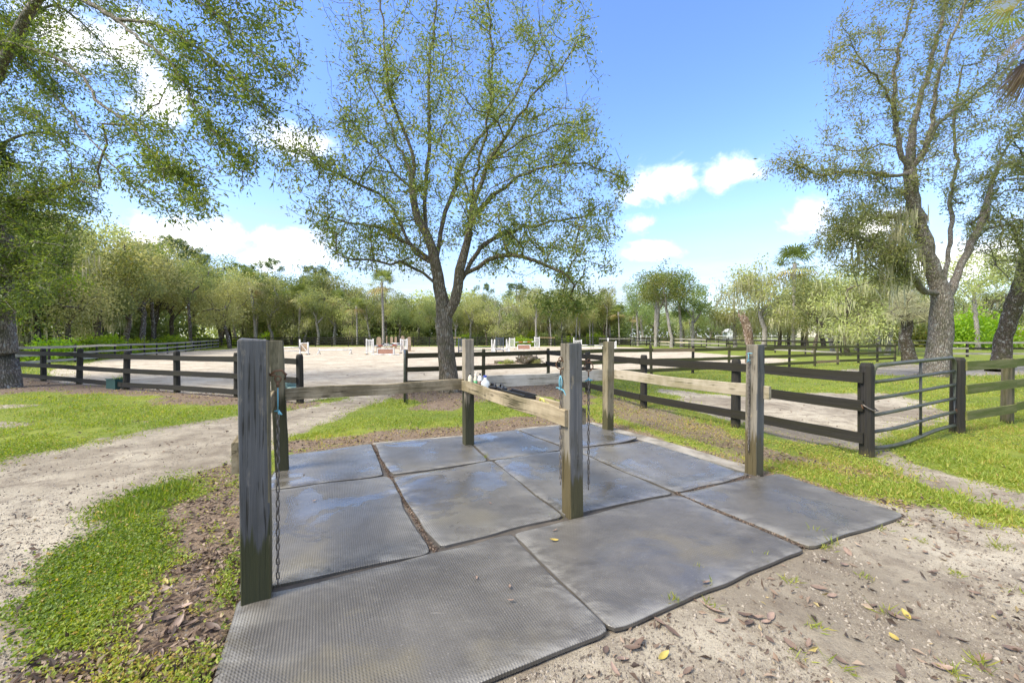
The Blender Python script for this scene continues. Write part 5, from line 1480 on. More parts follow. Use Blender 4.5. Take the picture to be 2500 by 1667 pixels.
# ---------------------------------------------------------------- the tie rack: six stout posts joined by rails and a tray
Av = Vector((0.898, 0.440, 0)); Bv = Vector((-0.440, 0.898, 0))
RZ = math.atan2(Av.y, Av.x)
POSTS = [(-1.562, 2.445), (-2.745, 4.76), (-0.65, 5.92), (0.545, 3.58), (1.66, 6.90), (2.855, 4.70)]
RACK0 = Vector((POSTS[3][0], POSTS[3][1], 0))
rack = tag(empty('tie_rack', RACK0), 'open rack of six stout posts with rails and a shelf standing on black mats', 'hitching rack')
def rack_post(i, mat, h, w, label, lean=(0, 0), seed=0, side=None):
    rng = np.random.default_rng(seed)
    n = 9
    V, Fs = [], []
    c = 0.006
    prof = [(-1, -1 + 2 * c / w), (-1 + 2 * c / w, -1), (1 - 2 * c / w, -1), (1, -1 + 2 * c / w), (1, 1 - 2 * c / w), (1 - 2 * c / w, 1), (-1 + 2 * c / w, 1), (-1, 1 - 2 * c / w)]
    zs = [-0.05] + list(np.linspace(0.02, h - 0.006, n)) + [h]
    for k, z in enumerate(zs):
        s = 0.965 if k == len(zs) - 1 else 1.0
        for x, y in prof:
            V.append((x * w / 2 * s + rng.normal() * 0.0012 + lean[0] * z, y * w / 2 * s + rng.normal() * 0.0012 + lean[1] * z, z + (rng.normal() * 0.004 if k == len(zs) - 1 else 0)))
    for k in range(len(zs) - 1):
        for q in range(8): Fs.append((k * 8 + q, k * 8 + (q + 1) % 8, (k + 1) * 8 + (q + 1) % 8, (k + 1) * 8 + q))
    Fs.append(tuple((len(zs) - 1) * 8 + q for q in range(8)))
    me = bpy.data.meshes.new('post'); me.from_pydata(V, [], Fs); me.update()
    if side is not None:
        me.materials.append(mat); me.materials.append(side[1])
        for p in me.polygons:
            if p.normal.x * side[0] > 0.6: p.material_index = 1
    o = link('post', me, mat, rack, Vector((POSTS[i][0], POSTS[i][1], 0)) - RACK0, (0, 0, RZ))
    o['label'] = label
    return o
rack_post(0, W_SLATE, 1.592, 0.152, 'nearest slate grey post, mossy green at its foot', (-0.012, 0.0), 1, (1, W_BROWNPOST))
rack_post(1, W_STAIN, 1.575, 0.140, 'leaning brown post stained dark green', (-0.04, 0.0), 2)
rack_post(2, W_GREYPOST, 1.585, 0.140, 'tan post that turns dark green below the rails', (-0.004, 0), 3)
rack_post(3, W_MIDPOST, 1.555, 0.140, 'slate grey post with bare brown wood, in the middle of the mats', (-0.012, 0), 4, (-1, W_SIDE))
rack_post(4, W_BROWNPOST, 1.545, 0.140, 'brown green post at the far corner', (0.012, 0), 5)
rack_post(5, W_DARKSLATE, 1.525, 0.140, 'dark slate post at the right corner', (0.02, 0), 6, (-1, W_SIDE))
PV = [Vector((p[0], p[1], 0)) for p in POSTS]
def rack_board(a, b, zt_a, zt_b, h, th, mat, label, name='rail'):
    a = a.copy(); b = b.copy(); a.z = zt_a - h / 2; b.z = zt_b - h / 2
    d = b - a; ax = d.normalized(); n = Vector((-d.y, d.x, 0)).normalized(); zz = ax.cross(n)
    if zz.z < 0: zz = -zz; n = -n
    yy = zz.cross(ax)
    rng = np.random.default_rng(int(abs(a.x * 100)))
    segs = 10; V, Fs = [], []
    L = d.length; c = 0.005
    for i in range(segs + 1):
        x = L * i / segs
        e = rng.normal(size=2) * 0.0022 + 0.004 * math.sin(i * 0.9)
        hy, hz_ = th / 2, h / 2
        for (y, z) in ((-hy, -hz_ + c), (-hy + c, -hz_), (hy - c, -hz_), (hy, -hz_ + c), (hy, hz_ - c), (hy - c, hz_), (-hy + c, hz_), (-hy, hz_ - c)):
            V.append((x, y, z + e[0] + (e[1] if z > 0 else 0)))
    for i in range(segs):
        for q in range(8): Fs.append((i * 8 + q, (i + 1) * 8 + q, (i + 1) * 8 + (q + 1) % 8, i * 8 + (q + 1) % 8)[::-1])
    Fs.append(tuple(range(8))[::-1]); Fs.append(tuple(segs * 8 + q for q in range(8)))
    me = bpy.data.meshes.new(name); me.from_pydata(V, [], [f for f in Fs]); me.update()
    import bmesh
    bm = bmesh.new(); bm.from_mesh(me); bmesh.ops.recalc_face_normals(bm, faces=bm.faces); bm.to_mesh(me); bm.free()
    o = link(name, me, mat, rack)
    o.matrix_local = Matrix.Translation(a - RACK0) @ Matrix((ax, yy, zz)).transposed().to_4x4()
    if label: o['label'] = label
    return o
hw = 0.072
W_RAILD = wood_material('dark_streaked_rail', (0.25, 0.195, 0.115), (0.38, 0.315, 0.205), (0.10, 0.08, 0.032), 0.6, 0, 'x', 0.7)
rack_board(PV[1] + Av * 0.03, PV[2] - Av * 0.06, 1.004, 0.998, 0.148, 0.045, W_RAILD, 'brown streaked rail between the two rear left posts')
rack_board(PV[2] - Av * (hw + 0.022) + Bv * 0.10, PV[3] - Av * (hw + 0.022) - Bv * 0.045, 0.978, 0.975, 0.148, 0.043, W_RAIL, 'front board of the shelf tray', 'tray_board')
rack_board(PV[2] + Av * (hw + 0.022) + Bv * 0.08, PV[3] + Av * (hw + 0.022) - Bv * 0.045, 0.968, 0.965, 0.140, 0.043, W_RAIL, None, 'tray_board')
rack_board(PV[2] - Bv * 0.08, PV[3] + Bv * 0.08, 0.872, 0.870, 0.022, 0.185, W_RAIL, None, 'tray_bottom')
rack_board(PV[4] + Av * (hw + 0.023) + Bv * 0.08, PV[5] + Av * (hw + 0.023) - Bv * 0.13, 1.052, 1.038, 0.150, 0.045, W_NEW, 'fresh tan rail stained green at both ends')
rack_board(PV[2] + Bv * (hw + 0.022) - Av * 0.07, PV[4] + Bv * (hw + 0.022) + Av * 0.05, 1.01, 1.05, 0.185, 0.042, W_PALE, 'wide pale grey rear board')
rack_board(PV[0] - Av * (hw + 0.028) - Bv * 0.055, PV[1] - Av * (hw + 0.026) + Bv * 0.07, 0.985, 0.985, 0.185, 0.050, W_RAILD, 'dark ended rail outside the nearest post')

# ---------------------------------------------------------------- rubber mats on their slab
def rubber_material():
    m, nt = new_mat('wet_rubber')
    wc = nd(nt, 'ShaderNodeNewGeometry', out=0)
    oc = nd(nt, 'ShaderNodeTexCoord', out=3)
    oi = nd(nt, 'ShaderNodeObjectInfo', out=5)
    v = vm(nt, 'ADD', wc, nd(nt, 'ShaderNodeCombineXYZ', {0: ma(nt, 'MULTIPLY', oi, 13.0), 1: 0.0, 2: 0.0}))
    n1 = noise(nt, v, 1.5, 9, 0.70, dist=0.3)
    n2 = noise(nt, mapping(nt, v, (1.0, 2.2, 1), rot=(0, 0, -0.45)), 2.6, 10, 0.74, dist=0.4)
    n3 = noise(nt, v, 60, 3, 0.7)
    col = mixc(nt, sm(nt, n1, 0.35, 0.7), (0.056, 0.050, 0.041), (0.086, 0.078, 0.065))
    col = mixc(nt, sm(nt, n2, 0.48, 0.85, 0.0, 0.45), col, (0.19, 0.175, 0.145))
    col = mixc(nt, sm(nt, noise(nt, v, 0.9, 4, 0.6), 0.54, 0.68, 0.0, 0.6), col, (0.12, 0.10, 0.055))
    sky_sheen = ma(nt, 'MULTIPLY', attr(nt, 'wet'), sm(nt, n1, 0.15, 0.75))
    col = mixc(nt, ma(nt, 'MULTIPLY', sky_sheen, 0.46), col, (0.18, 0.17, 0.148))  # pale sky sheen put into the colour, stronger on the wetter mats
    damp = sm(nt, noise(nt, mapping(nt, v, (1, 1, 1), (9, 4, 0)), 1.25, 7, 0.58, dist=0.6), 0.535, 0.575)
    damp = ma(nt, 'MULTIPLY', damp, sm(nt, attr(nt, 'wet'), 0.2, 0.7))
    col = mixc(nt, ma(nt, 'MULTIPLY', damp, 0.32), col, (0.030, 0.031, 0.031))
    scr = noise(nt, mapping(nt, v, (1.5, 22, 1), rot=(0, 0, 0.75)), 1.6, 4, 0.6)
    col = mixc(nt, ma(nt, 'MULTIPLY', sm(nt, scr, 0.66, 0.74, 0.0, 0.6), sm(nt, n1, 0.5, 0.62)), col, (0.27, 0.25, 0.215))
    ed = attr(nt, 'edge')
    col = mixc(nt, ma(nt, 'MULTIPLY', ed, sm(nt, n2, 0.40, 0.62)), col, (0.20, 0.19, 0.165))
    col = mixc(nt, sm(nt, n3, 0.62, 0.72, 0.0, 0.5), col, (0.22, 0.205, 0.18))
    wet = sm(nt, noise(nt, mapping(nt, v, (1.2, 1.0, 1), (5, 2, 0)), 1.1, 4, 0.55, dist=0.8), 0.20, 0.75)
    far = sm(nt, attr(nt, 'wet'), 0.0, 1.0)
    wetf = ma(nt, 'MAXIMUM', ma(nt, 'MULTIPLY', ma(nt, 'MULTIPLY', wet, far), 0.75), damp)
    rough = ma(nt, 'SUBTRACT', 0.48, ma(nt, 'MULTIPLY', wetf, 0.37))
    sp = nt.nodes.new('ShaderNodeSeparateXYZ'); nt.links.new(oc, sp.inputs[0])
    # moulded rows of pips
    pip = ma(nt, 'MULTIPLY', ma(nt, 'SINE', ma(nt, 'MULTIPLY', sp.outputs[0], 2 * math.pi / 0.0155)), ma(nt, 'ADD', 0.62, ma(nt, 'MULTIPLY', 0.5, ma(nt, 'SINE', ma(nt, 'MULTIPLY', sp.outputs[1], 2 * math.pi / 0.021)))))
    pip = ma(nt, 'MULTIPLY', pip, sm(nt, noise(nt, v, 1.3, 3, 0.5), 0.35, 0.6, 0.25, 1.0))
    h = ma(nt, 'ADD', ma(nt, 'MULTIPLY', pip, 0.5), ma(nt, 'MULTIPLY', n3, 0.5))
    b1 = bump(nt, h, ma(nt, 'SUBTRACT', 0.62, ma(nt, 'MULTIPLY', wetf, 0.42)), 0.006)
    b2 = bump(nt, noise(nt, v, 3.0, 4, 0.5), 0.35, 0.02, b1)
    finish(nt, bsdf(nt, col, rough, b2, spec=0.8))
    return m
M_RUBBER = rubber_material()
m_, nt_ = new_mat('damp_base')
v_ = nd(nt_, 'ShaderNodeNewGeometry', out=0)
finish(nt_, bsdf(nt_, mixc(nt_, sm(nt_, noise(nt_, v_, 3, 6, 0.65), 0.35, 0.65), (0.045, 0.038, 0.03), (0.10, 0.085, 0.068)), 0.7, bump(nt_, noise(nt_, v_, 40, 4, 0.6), 0.4, 0.01)))
M_CONC = m_
def slab():
    pts = [(-1.66, 2.42), (-2.63, 4.10), (-3.08, 5.38), (-2.1, 6.02), (-0.76, 6.52), (0.10, 6.98), (1.47, 7.52), (2.16, 6.38), (3.00, 4.86), (2.86, 4.55), (2.25, 3.06), (0.55, 2.2), (-1.1, 1.38)]
    c = np.mean(pts, 0)
    P_ = [(p[0] + (c[0] - p[0]) * 0.006, p[1] + (c[1] - p[1]) * 0.006) for p in pts]
    V = [(p[0], p[1], 0.009) for p in P_] + [(p[0], p[1], -0.08) for p in P_]
    n = len(P_)
    Fs = [tuple(range(n))[::-1]] + [(i, (i + 1) % n, n + (i + 1) % n, n + i)[::-1] for i in range(n)]
    me = bpy.data.meshes.new('concrete_pad'); me.from_pydata(V, [], Fs); me.update()
    import bmesh
    bm = bmesh.new(); bm.from_mesh(me); bmesh.ops.recalc_face_normals(bm, faces=bm.faces); bm.to_mesh(me); bm.free()
    tag(link('concrete_pad', me, M_CONC), kind='structure')
slab()
def pad_edge():
    m, nt = new_mat('old_concrete')
    v = nd(nt, 'ShaderNodeNewGeometry', out=0)
    finish(nt, bsdf(nt, mixc(nt, sm(nt, noise(nt, v, 3, 6, 0.65), 0.35, 0.65), (0.13, 0.115, 0.09), (0.29, 0.265, 0.22)), 0.85, bump(nt, noise(nt, v, 40, 4, 0.6), 0.4, 0.01)))
    for pts in ([(1.40, 7.40), (1.52, 7.56), (2.32, 6.25), (3.02, 4.84), (2.84, 4.60), (2.10, 6.05)], [(0.06, 6.86), (0.06, 7.02), (1.46, 7.58), (1.41, 7.41)], [(-2.1, 5.94), (-2.1, 6.08), (-0.76, 6.55), (-0.78, 6.40)]):
        n = len(pts)
        V = [(x, y, 0.0135) for x, y in pts] + [(x, y, -0.06) for x, y in pts]
        me = bpy.data.meshes.new('concrete_edge')
        me.from_pydata(V, [], [tuple(range(n))] + [(i, n + i, n + (i + 1) % n, (i + 1) % n) for i in range(n)]); me.update()
        import bmesh
        bm = bmesh.new(); bm.from_mesh(me); bmesh.ops.recalc_face_normals(bm, faces=bm.faces); bm.to_mesh(me); bm.free()
        tag(link('concrete_edge', me, m), kind='structure')
pad_edge()

def rubber_mat(c, label, seed, z=0.012, th=0.019, curl=None, wet=0.5, nx=44, ny=34, dish=0.004):
    """c: four ground corners, front left, front right, back right, back left"""
    rng = np.random.default_rng(seed)
    c = [np.array(q, float) for q in c]
    k0 = sum(c) / 4; c = [q + (q - k0) / np.linalg.norm(q - k0) * 0.011 for q in c]
    o0 = (c[0] + c[1] + c[2] + c[3]) / 4
    rz = math.atan2(*(c[1] - c[0])[::-1])
    def row(n):
        t = np.linspace(0, 1, n)
        return np.concatenate([[0, 0.006], t[1:-1], [0.994, 1]])
    U, Vv = np.meshgrid(row(nx), row(ny))
    X = ((1 - U) * (1 - Vv))[..., None] * c[0] + (U * (1 - Vv))[..., None] * c[1] + (U * Vv)[..., None] * c[2] + ((1 - U) * Vv)[..., None] * c[3]
    # worn, slightly wandering edges
    e = np.minimum.reduce([U, 1 - U, Vv, 1 - Vv])
    wob = (np.stack([vnoise(X[..., 0] * 3 + seed, X[..., 1] * 3, seed=seed), vnoise(X[..., 0] * 3, X[..., 1] * 3 + seed, seed=seed + 1)], -1) - 0.5) * 0.045
    X = X + wob * np.exp(-e * 12)[..., None]
    cor = np.minimum(np.hypot(np.minimum(U, 1 - U), np.minimum(Vv, 1 - Vv)), 1)
    ctr = X.reshape(-1, 2).mean(0)
    X = X + (ctr - X) * (0.022 * np.exp(-(cor / 0.03) ** 2))[..., None]
    Z = z + th + (fbm(X[..., 0], X[..., 1], 1.4, 3, seed) - 0.5) * 0.022 * sstep(e, 0, 0.15) + (vnoise(X[..., 0] * 5, X[..., 1] * 5, seed=seed) - 0.5) * 0.004
    Z = Z - dish * np.exp(-e * 60) * 1.2 + 0.005 * np.exp(-((e - 0.06) / 0.035) ** 2)
    if curl is not None:
        q, rad, hgt = curl
        d = np.hypot(X[..., 0] - q[0], X[..., 1] - q[1])
        Z = Z + hgt * np.clip(1 - d / rad, 0, 1) ** 2
    bot = np.where((e <= 0.0), Z - th, Z)
    ny_, nx_ = Z.shape
    ca, sa = math.cos(-rz), math.sin(-rz)
    lx = X - o0
    LX, LY = lx[..., 0] * ca - lx[..., 1] * sa, lx[..., 0] * sa + lx[..., 1] * ca
    V = np.stack([LX, LY, Z], -1).reshape(-1, 3)
    i = np.arange(ny_ - 1)[:, None] * nx_; j = np.arange(nx_ - 1)[None]
    Fq = np.stack([i + j, i + j + 1, i + nx_ + j + 1, i + nx_ + j], -1).reshape(-1, 4)
    loop = list(range(nx_)) + [k * nx_ + nx_ - 1 for k in range(1, ny_)] + [(ny_ - 1) * nx_ + k for k in range(nx_ - 2, -1, -1)] + [k * nx_ for k in range(ny_ - 2, 0, -1)]
    B = V[loop].copy(); B[:, 2] -= th
    n0 = len(V)
    V = np.vstack([V, B])
    m = len(loop)
    sides = np.array([(loop[(k + 1) % m], loop[k], n0 + k, n0 + (k + 1) % m) for k in range(m)])
    ed = np.concatenate([np.exp(-e.ravel() * 16) * (e.ravel() > 0.004), np.zeros(m)])
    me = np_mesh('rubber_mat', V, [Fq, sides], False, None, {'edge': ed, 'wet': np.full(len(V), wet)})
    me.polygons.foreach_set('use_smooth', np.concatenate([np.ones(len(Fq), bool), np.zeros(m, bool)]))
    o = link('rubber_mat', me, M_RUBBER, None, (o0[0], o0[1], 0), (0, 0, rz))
    tag(o, label, 'mat', 'black rubber mats under the tie rack')
    return o
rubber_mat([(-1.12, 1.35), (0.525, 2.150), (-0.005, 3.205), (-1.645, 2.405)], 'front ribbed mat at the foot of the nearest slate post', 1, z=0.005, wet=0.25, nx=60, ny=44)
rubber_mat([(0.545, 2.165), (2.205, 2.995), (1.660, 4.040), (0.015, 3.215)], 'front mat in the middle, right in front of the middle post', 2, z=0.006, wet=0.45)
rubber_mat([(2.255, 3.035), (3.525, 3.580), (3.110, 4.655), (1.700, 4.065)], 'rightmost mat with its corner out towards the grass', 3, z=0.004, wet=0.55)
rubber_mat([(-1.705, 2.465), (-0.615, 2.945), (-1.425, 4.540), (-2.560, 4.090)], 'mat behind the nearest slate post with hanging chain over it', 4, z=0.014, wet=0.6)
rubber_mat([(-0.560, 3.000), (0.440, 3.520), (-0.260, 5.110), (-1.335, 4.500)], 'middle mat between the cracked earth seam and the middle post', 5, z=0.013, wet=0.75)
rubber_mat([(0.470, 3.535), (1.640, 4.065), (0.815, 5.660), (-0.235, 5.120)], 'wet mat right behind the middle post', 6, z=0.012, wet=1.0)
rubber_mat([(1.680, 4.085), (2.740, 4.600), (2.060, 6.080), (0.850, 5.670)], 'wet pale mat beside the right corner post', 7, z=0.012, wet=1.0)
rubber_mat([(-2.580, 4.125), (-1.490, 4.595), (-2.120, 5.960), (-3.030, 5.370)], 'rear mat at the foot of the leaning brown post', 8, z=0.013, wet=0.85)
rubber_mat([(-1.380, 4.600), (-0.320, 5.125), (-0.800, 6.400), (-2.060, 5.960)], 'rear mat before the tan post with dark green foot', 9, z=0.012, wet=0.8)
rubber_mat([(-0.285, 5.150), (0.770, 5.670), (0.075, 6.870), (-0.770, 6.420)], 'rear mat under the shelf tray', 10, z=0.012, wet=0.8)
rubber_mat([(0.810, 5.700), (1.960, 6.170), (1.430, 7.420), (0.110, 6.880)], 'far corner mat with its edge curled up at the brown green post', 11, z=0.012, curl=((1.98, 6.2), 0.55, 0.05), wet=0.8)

# soil and leaves packed in the open seams
def seam_dirt():
    rng = np.random.default_rng(14)
    segs = [((-0.59, 2.99), (-1.40, 4.56), 0.030), ((-1.40, 4.56), (-2.09, 5.96), 0.025), ((1.68, 4.06), (2.23, 3.02), 0.028), ((1.66, 4.07), (2.76, 4.60), 0.03), ((-0.60, 2.97), (-0.57, 3.02), 0.05), ((-1.41, 4.56), (-1.36, 4.55), 0.06)]
    C, S = [], []
    for a, b, w in segs:
        a, b = np.array(a), np.array(b); L = np.linalg.norm(b - a)
        n = int(900 * L) + 40
        t = rng.random(n); d = (b - a) / L
        off = rng.normal(size=n) * w * 0.36
        C.append(np.stack([a[0] + (b[0] - a[0]) * t - d[1] * off, a[1] + (b[1] - a[1]) * t + d[0] * off, 0.008 + 0.012 * rng.random(n)], 1)); S.append(0.005 + 0.018 * rng.random(n) ** 2)
    C, S = np.vstack(C), np.concatenate(S)
    V, Fq = leaf_quads(rng, C, rand_dirs(rng, len(C), 0.1, 0.5), S, S * 0.6)
    tag(link('seam_debris', np_mesh('seam_debris', V, Fq, False, np.clip(rng.random(len(C)) * 0.9, 0, 0.9)), M_LITTER), kind='stuff')
seam_dirt()
# ---------------------------------------------------------------- distant buildings
def box_obj(name, size, c, mat, parent, ch=0.0, rot=None):
    mb = MB(); mb.box((0, 0, 0), size, ch=ch)
    return link(name, mb.mesh(name), mat, parent, c, rot)

def barn():
    x0, y0 = (2020 - CX) * 112 / F, 112.0
    z0 = gz(x0 + 12, y0)
    r = tag(empty('barn', (x0, y0, z0)), 'long cream metal barn beyond the white fence', 'barn')
    L, D, H = 30.0, 12.0, 3.6
    box_obj('wall', (L, D, H), (L / 2, D / 2, H / 2), M_CREAM_WALL, r)
    mb = MB()
    ov = 0.5
    V = [(-ov, -ov, H + 0.02), (L + ov, -ov, H + 0.02), (L + ov, D / 2, H + 2.2), (-ov, D / 2, H + 2.2), (-ov, D + ov, H + 0.02), (L + ov, D + ov, H + 0.02)]
    V += [(x, y, z + 0.12) for x, y, z in V]
    mb.add(V, [(6, 7, 8, 9), (9, 8, 11, 10), (0, 3, 2, 1), (3, 4, 5, 2), (0, 1, 7, 6), (4, 10, 11, 5), (0, 6, 9, 3), (3, 9, 10, 4), (1, 2, 8, 7), (2, 5, 11, 8)])
    link('roof', mb.mesh('roof'), M_METAL_ROOF, r)
    for x in (4.0, 12.0, 20.0):
        w = box_obj('window', (1.7, 0.08, 1.1), (x, -0.03, 1.9), M_WHITE_WALL, r)
        box_obj('pane', (1.45, 0.05, 0.85), (0, -0.04, 0), M_GLASS, w)
    d = box_obj('door', (3.0, 0.10, 2.6), (8.2, -0.04, 1.3), M_CREAM_WALL, r)
    box_obj('handle', (0.08, 0.06, 0.3), (1.2, -0.08, -0.2), M_STEEL, d)
barn()

def house():
    Y = 100.0
    x0 = (2410 - CX) * Y / F
    r = tag(empty('house', (x0, Y, gz(x0, Y))), 'small white house with a dark hipped roof at the far right', 'house')
    L, D, H = 7.4, 7.0, 2.7
    box_obj('wall', (L, D, H), (L / 2, D / 2, H / 2), M_WHITE_WALL, r)
    ov = 0.7; h0, h1 = H + 0.02, H + 2.0
    V = [(-ov, -ov, h0), (L + ov, -ov, h0), (L + ov, D + ov, h0), (-ov, D + ov, h0), (L / 2 - 0.6, D / 2, h1), (L / 2 + 0.6, D / 2, h1)]
    mb = MB(); mb.add(V, [(0, 1, 5, 4), (1, 2, 5), (2, 3, 4, 5), (3, 0, 4), (3, 2, 1, 0)])
    link('roof', mb.mesh('roof'), M_SLATE_ROOF, r)
    box_obj('fascia', (L + 2 * ov + 0.06, 0.06, 0.22), (L / 2, -ov - 0.04, h0 - 0.05), M_WHITE_WALL, r)
    for x in (1.8, 5.4):
        w = box_obj('window', (1.2, 0.08, 1.2), (x, -0.03, 1.5), M_WHITE_WALL, r)
        box_obj('pane', (1.0, 0.05, 1.0), (0, -0.04, 0), M_GLASS, w)
house()

def shed():
    Y = 98.0; x0 = (1775 - CX) * Y / F
    r = tag(empty('shed', (x0, Y, gz(x0, Y))), 'narrow white shed with a steep gable roof among the far paddocks', 'shed')
    box_obj('wall', (1.5, 2.0, 1.9), (0.75, 1.0, 0.95), M_WHITE_WALL, r)
    V = [(-0.1, -0.1, 1.88), (1.6, -0.1, 1.88), (0.75, -0.1, 2.75), (-0.1, 2.1, 1.88), (1.6, 2.1, 1.88), (0.75, 2.1, 2.75)]
    mb = MB(); mb.add(V, [(0, 1, 2), (3, 5, 4), (0, 2, 5, 3), (1, 4, 5, 2), (0, 3, 4, 1)])
    link('roof', mb.mesh('roof'), M_METAL_ROOF, r)
    d = box_obj('door', (0.7, 0.06, 1.5), (0.75, -0.02, 0.78), M_WHITE_WALL, r)
    box_obj('handle', (0.06, 0.05, 0.12), (0.22, -0.05, 0), M_STEEL, d)
    # low roofed stand beside it
    r2 = tag(empty('lean_to', (x0 - 4.2, Y, gz(x0 - 4.2, Y))), 'low open lean to with thin posts beside the narrow white shed', 'shelter')
    for dx in (0, 1.8, 3.6):
        box_obj('post', (0.12, 0.12, 1.9 + 0.05 * dx), (dx, 0, 0.95), W_GREY, r2)
    box_obj('roof', (4.4, 2.2, 0.10), (1.8, 0.6, 2.02), W_OLIVEP, r2, rot=(0.03, -0.04, 0))
shed()

# round pen of pale pipe panels
def panels():
    for i in range(6):
        Y = 84 + i * 0.8; x = (1520 - CX) * 66 / F + i * 0
    for i, px in enumerate((1540, 1565)):
        Y = 70; x = (px - CX) * Y / F
        r = tag(empty('pipe_panel', (x, Y, gz(x, Y))), ['silver pipe corral panel before the palms, nearer the arena', 'silver pipe corral panel before the palms, nearer the thin pole'][i], 'corral panel')
        for z in (0.15, 0.5, 0.85, 1.2, 1.55):
            mb = MB(); mb.tube([(0, 0, z), (1.7, 0, z)], 0.03, 6); link('bar', mb.mesh('bar', True), M_METAL_ROOF, r)
        for dx in (0, 0.85, 1.7):
            mb = MB(); mb.tube([(dx, 0, 0), (dx, 0, 1.58)], 0.035, 6); link('upright', mb.mesh('upright', True), M_METAL_ROOF, r)
panels()

# ---------------------------------------------------------------- show jumps on the sand
def jump_wing(px, Y, w, h, label, mat, kind='picket', rz=0.0, group=None, post_h=None):
    x = (px - CX) * Y / F
    r = tag(empty('jump_standard', (x, Y, gz(x, Y)), rz), label, 'jump standard', group)
    ph = post_h or h
    box_obj('upright', (0.11, 0.11, h), (-w / 2, 0, h / 2), mat, r)
    box_obj('upright', (0.11, 0.11, ph), (w / 2, 0, ph / 2), mat, r)
    for s in (-1, 1):
        box_obj('foot', (0.10, 0.75, 0.09), (s * w / 2, -0.02, 0.045), W_DECK if kind != 'slant' else mat, r)
    if kind == 'picket':
        box_obj('top_rail', (w - 0.115, 0.06, 0.09), (0, 0, min(h, ph) - 0.14), mat, r)
        box_obj('bottom_rail', (w - 0.115, 0.06, 0.09), (0, 0, 0.30), mat, r)
        n = max(2, int(w / 0.17))
        for i in range(n):
            box_obj('picket', (0.06, 0.04, min(h, ph) - 0.52), (-w / 2 + w * (i + 1) / (n + 1), 0, (min(h, ph) - 0.14 + 0.30) / 2), mat, r)
    elif kind == 'panel':
        box_obj('top_rail', (w - 0.115, 0.06, 0.09), (0, 0, ph - 0.10), mat, r)
        box_obj('panel', (w - 0.16, 0.03, ph - 0.46), (0, 0.01, (ph + 0.16) / 2), W_DECK, r)
        L = math.hypot(w - 0.1, ph - 0.4)
        box_obj('brace', (L, 0.03, 0.07), (0, -0.035, (ph + 0.16) / 2), mat, r, rot=(0, math.atan2(ph - 0.4, w - 0.1), 0))
        box_obj('bottom_rail', (w - 0.115, 0.06, 0.09), (0, 0, 0.24), mat, r)
    elif kind == 'slant':
        L = h * 0.95
        mb = MB()
        V = [(-w / 2 + 0.05, -0.03, 0.1), (w / 2 + 0.25, -0.03, 0.1), (w / 2, -0.03, 0.45), (-w / 2 + 0.1, -0.03, h * 0.92)]
        V += [(a, 0.03, c) for a, b, c in V]
        mb.add(V, [(0, 1, 2, 3), (7, 6, 5, 4), (0, 4, 5, 1), (1, 5, 6, 2), (2, 6, 7, 3), (3, 7, 4, 0)])
        link('wing_board', mb.mesh('wing_board'), mat, r)
    return r

def arch_standard(px, Y, w, h, label, group, rz=0.0):
    x = (px - CX) * Y / F
    r = tag(empty('arched_standard', (x, Y, gz(x, Y)), rz), label, 'jump standard', group)
    pts = [(-w / 2, 0)] + [(w / 2, 0)] + [(w / 2 * math.cos(a), h - w / 2 * 1.2 + w / 2 * 1.2 * math.sin(a)) for a in np.linspace(0, math.pi, 9)]
    V = [(p[0], -0.04, p[1]) for p in pts] + [(p[0], 0.04, p[1]) for p in pts]
    n = len(pts)
    mb = MB(); mb.add(V, [tuple(range(n)), tuple(range(n, 2 * n))[::-1]] + [(i, n + i, n + (i + 1) % n, (i + 1) % n) for i in range(n)])
    link('board', mb.mesh('board'), W_DECK, r)
    box_obj('rail', (w + 0.02, 0.05, 0.06), (0, -0.07, h * 0.42), W_DECK, r)
    box_obj('foot', (w + 0.7, 0.10, 0.09), (0.1, -0.10, 0.045), W_DECK, r)
    box_obj('brace', (0.06, 0.5, 0.06), (0, 0.28, 0.3), W_DECK, r, rot=(0.9, 0, 0))
    return r

def jump_pole(pa, pb, label, bands, r=0.05, group=None):
    a = Vector(pa); b = Vector(pb); d = b - a
    root = tag(empty('jump_pole', a), label, 'jump pole', group)
    n = len(bands)
    for i, m in enumerate(bands):
        mb = MB(); mb.tube([tuple(d * (i / n)), tuple(d * ((i + 1) / n))], r, 8)
        link('band', mb.mesh('band', True), m, root)
    return root

def flower_box(px, Y, w, h, label, mat):
    x = (px - CX) * Y / F
    r = tag(empty('jump_box', (x, Y, gz(x, Y))), label, 'jump panel')
    box_obj('panel', (w - 0.2, 0.22, h - 0.16), (0, 0, h / 2), mat, r)
    box_obj('frame', (w, 0.26, 0.075), (0, 0, 0.0375), W_WHITE, r)
    box_obj('frame', (w, 0.26, 0.075), (0, 0, h - 0.0375), W_WHITE, r)
    for s in (-1, 1): box_obj('frame', (0.095, 0.26, h - 0.155), (s * (w / 2 - 0.05), 0, h / 2), W_WHITE, r)
    return r

def W3(px, Y, z):
    x = (px - CX) * Y / F
    return (x, Y, gz(x, Y) + z)
WH = W_WHITE
# left jump, half hidden behind the near posts
jump_wing(742, 39.0, 0.80, 1.50, 'white jump standard with tan panel and diagonal brace, alone on the left sand', W_WHITE, 'panel', post_h=1.22)
jump_wing(636, 39.0, 0.80, 1.50, 'white picket standard hidden behind the leaning brown post', W_WHITE, 'picket')
jump_pole(W3(650, 39.1, 0.36), W3(732, 39.1, 0.36), 'lower white pole of the left jump', [WH, WH])
jump_pole(W3(650, 38.9, 0.72), W3(732, 38.9, 0.72), 'upper white pole of the left jump', [WH, WH])
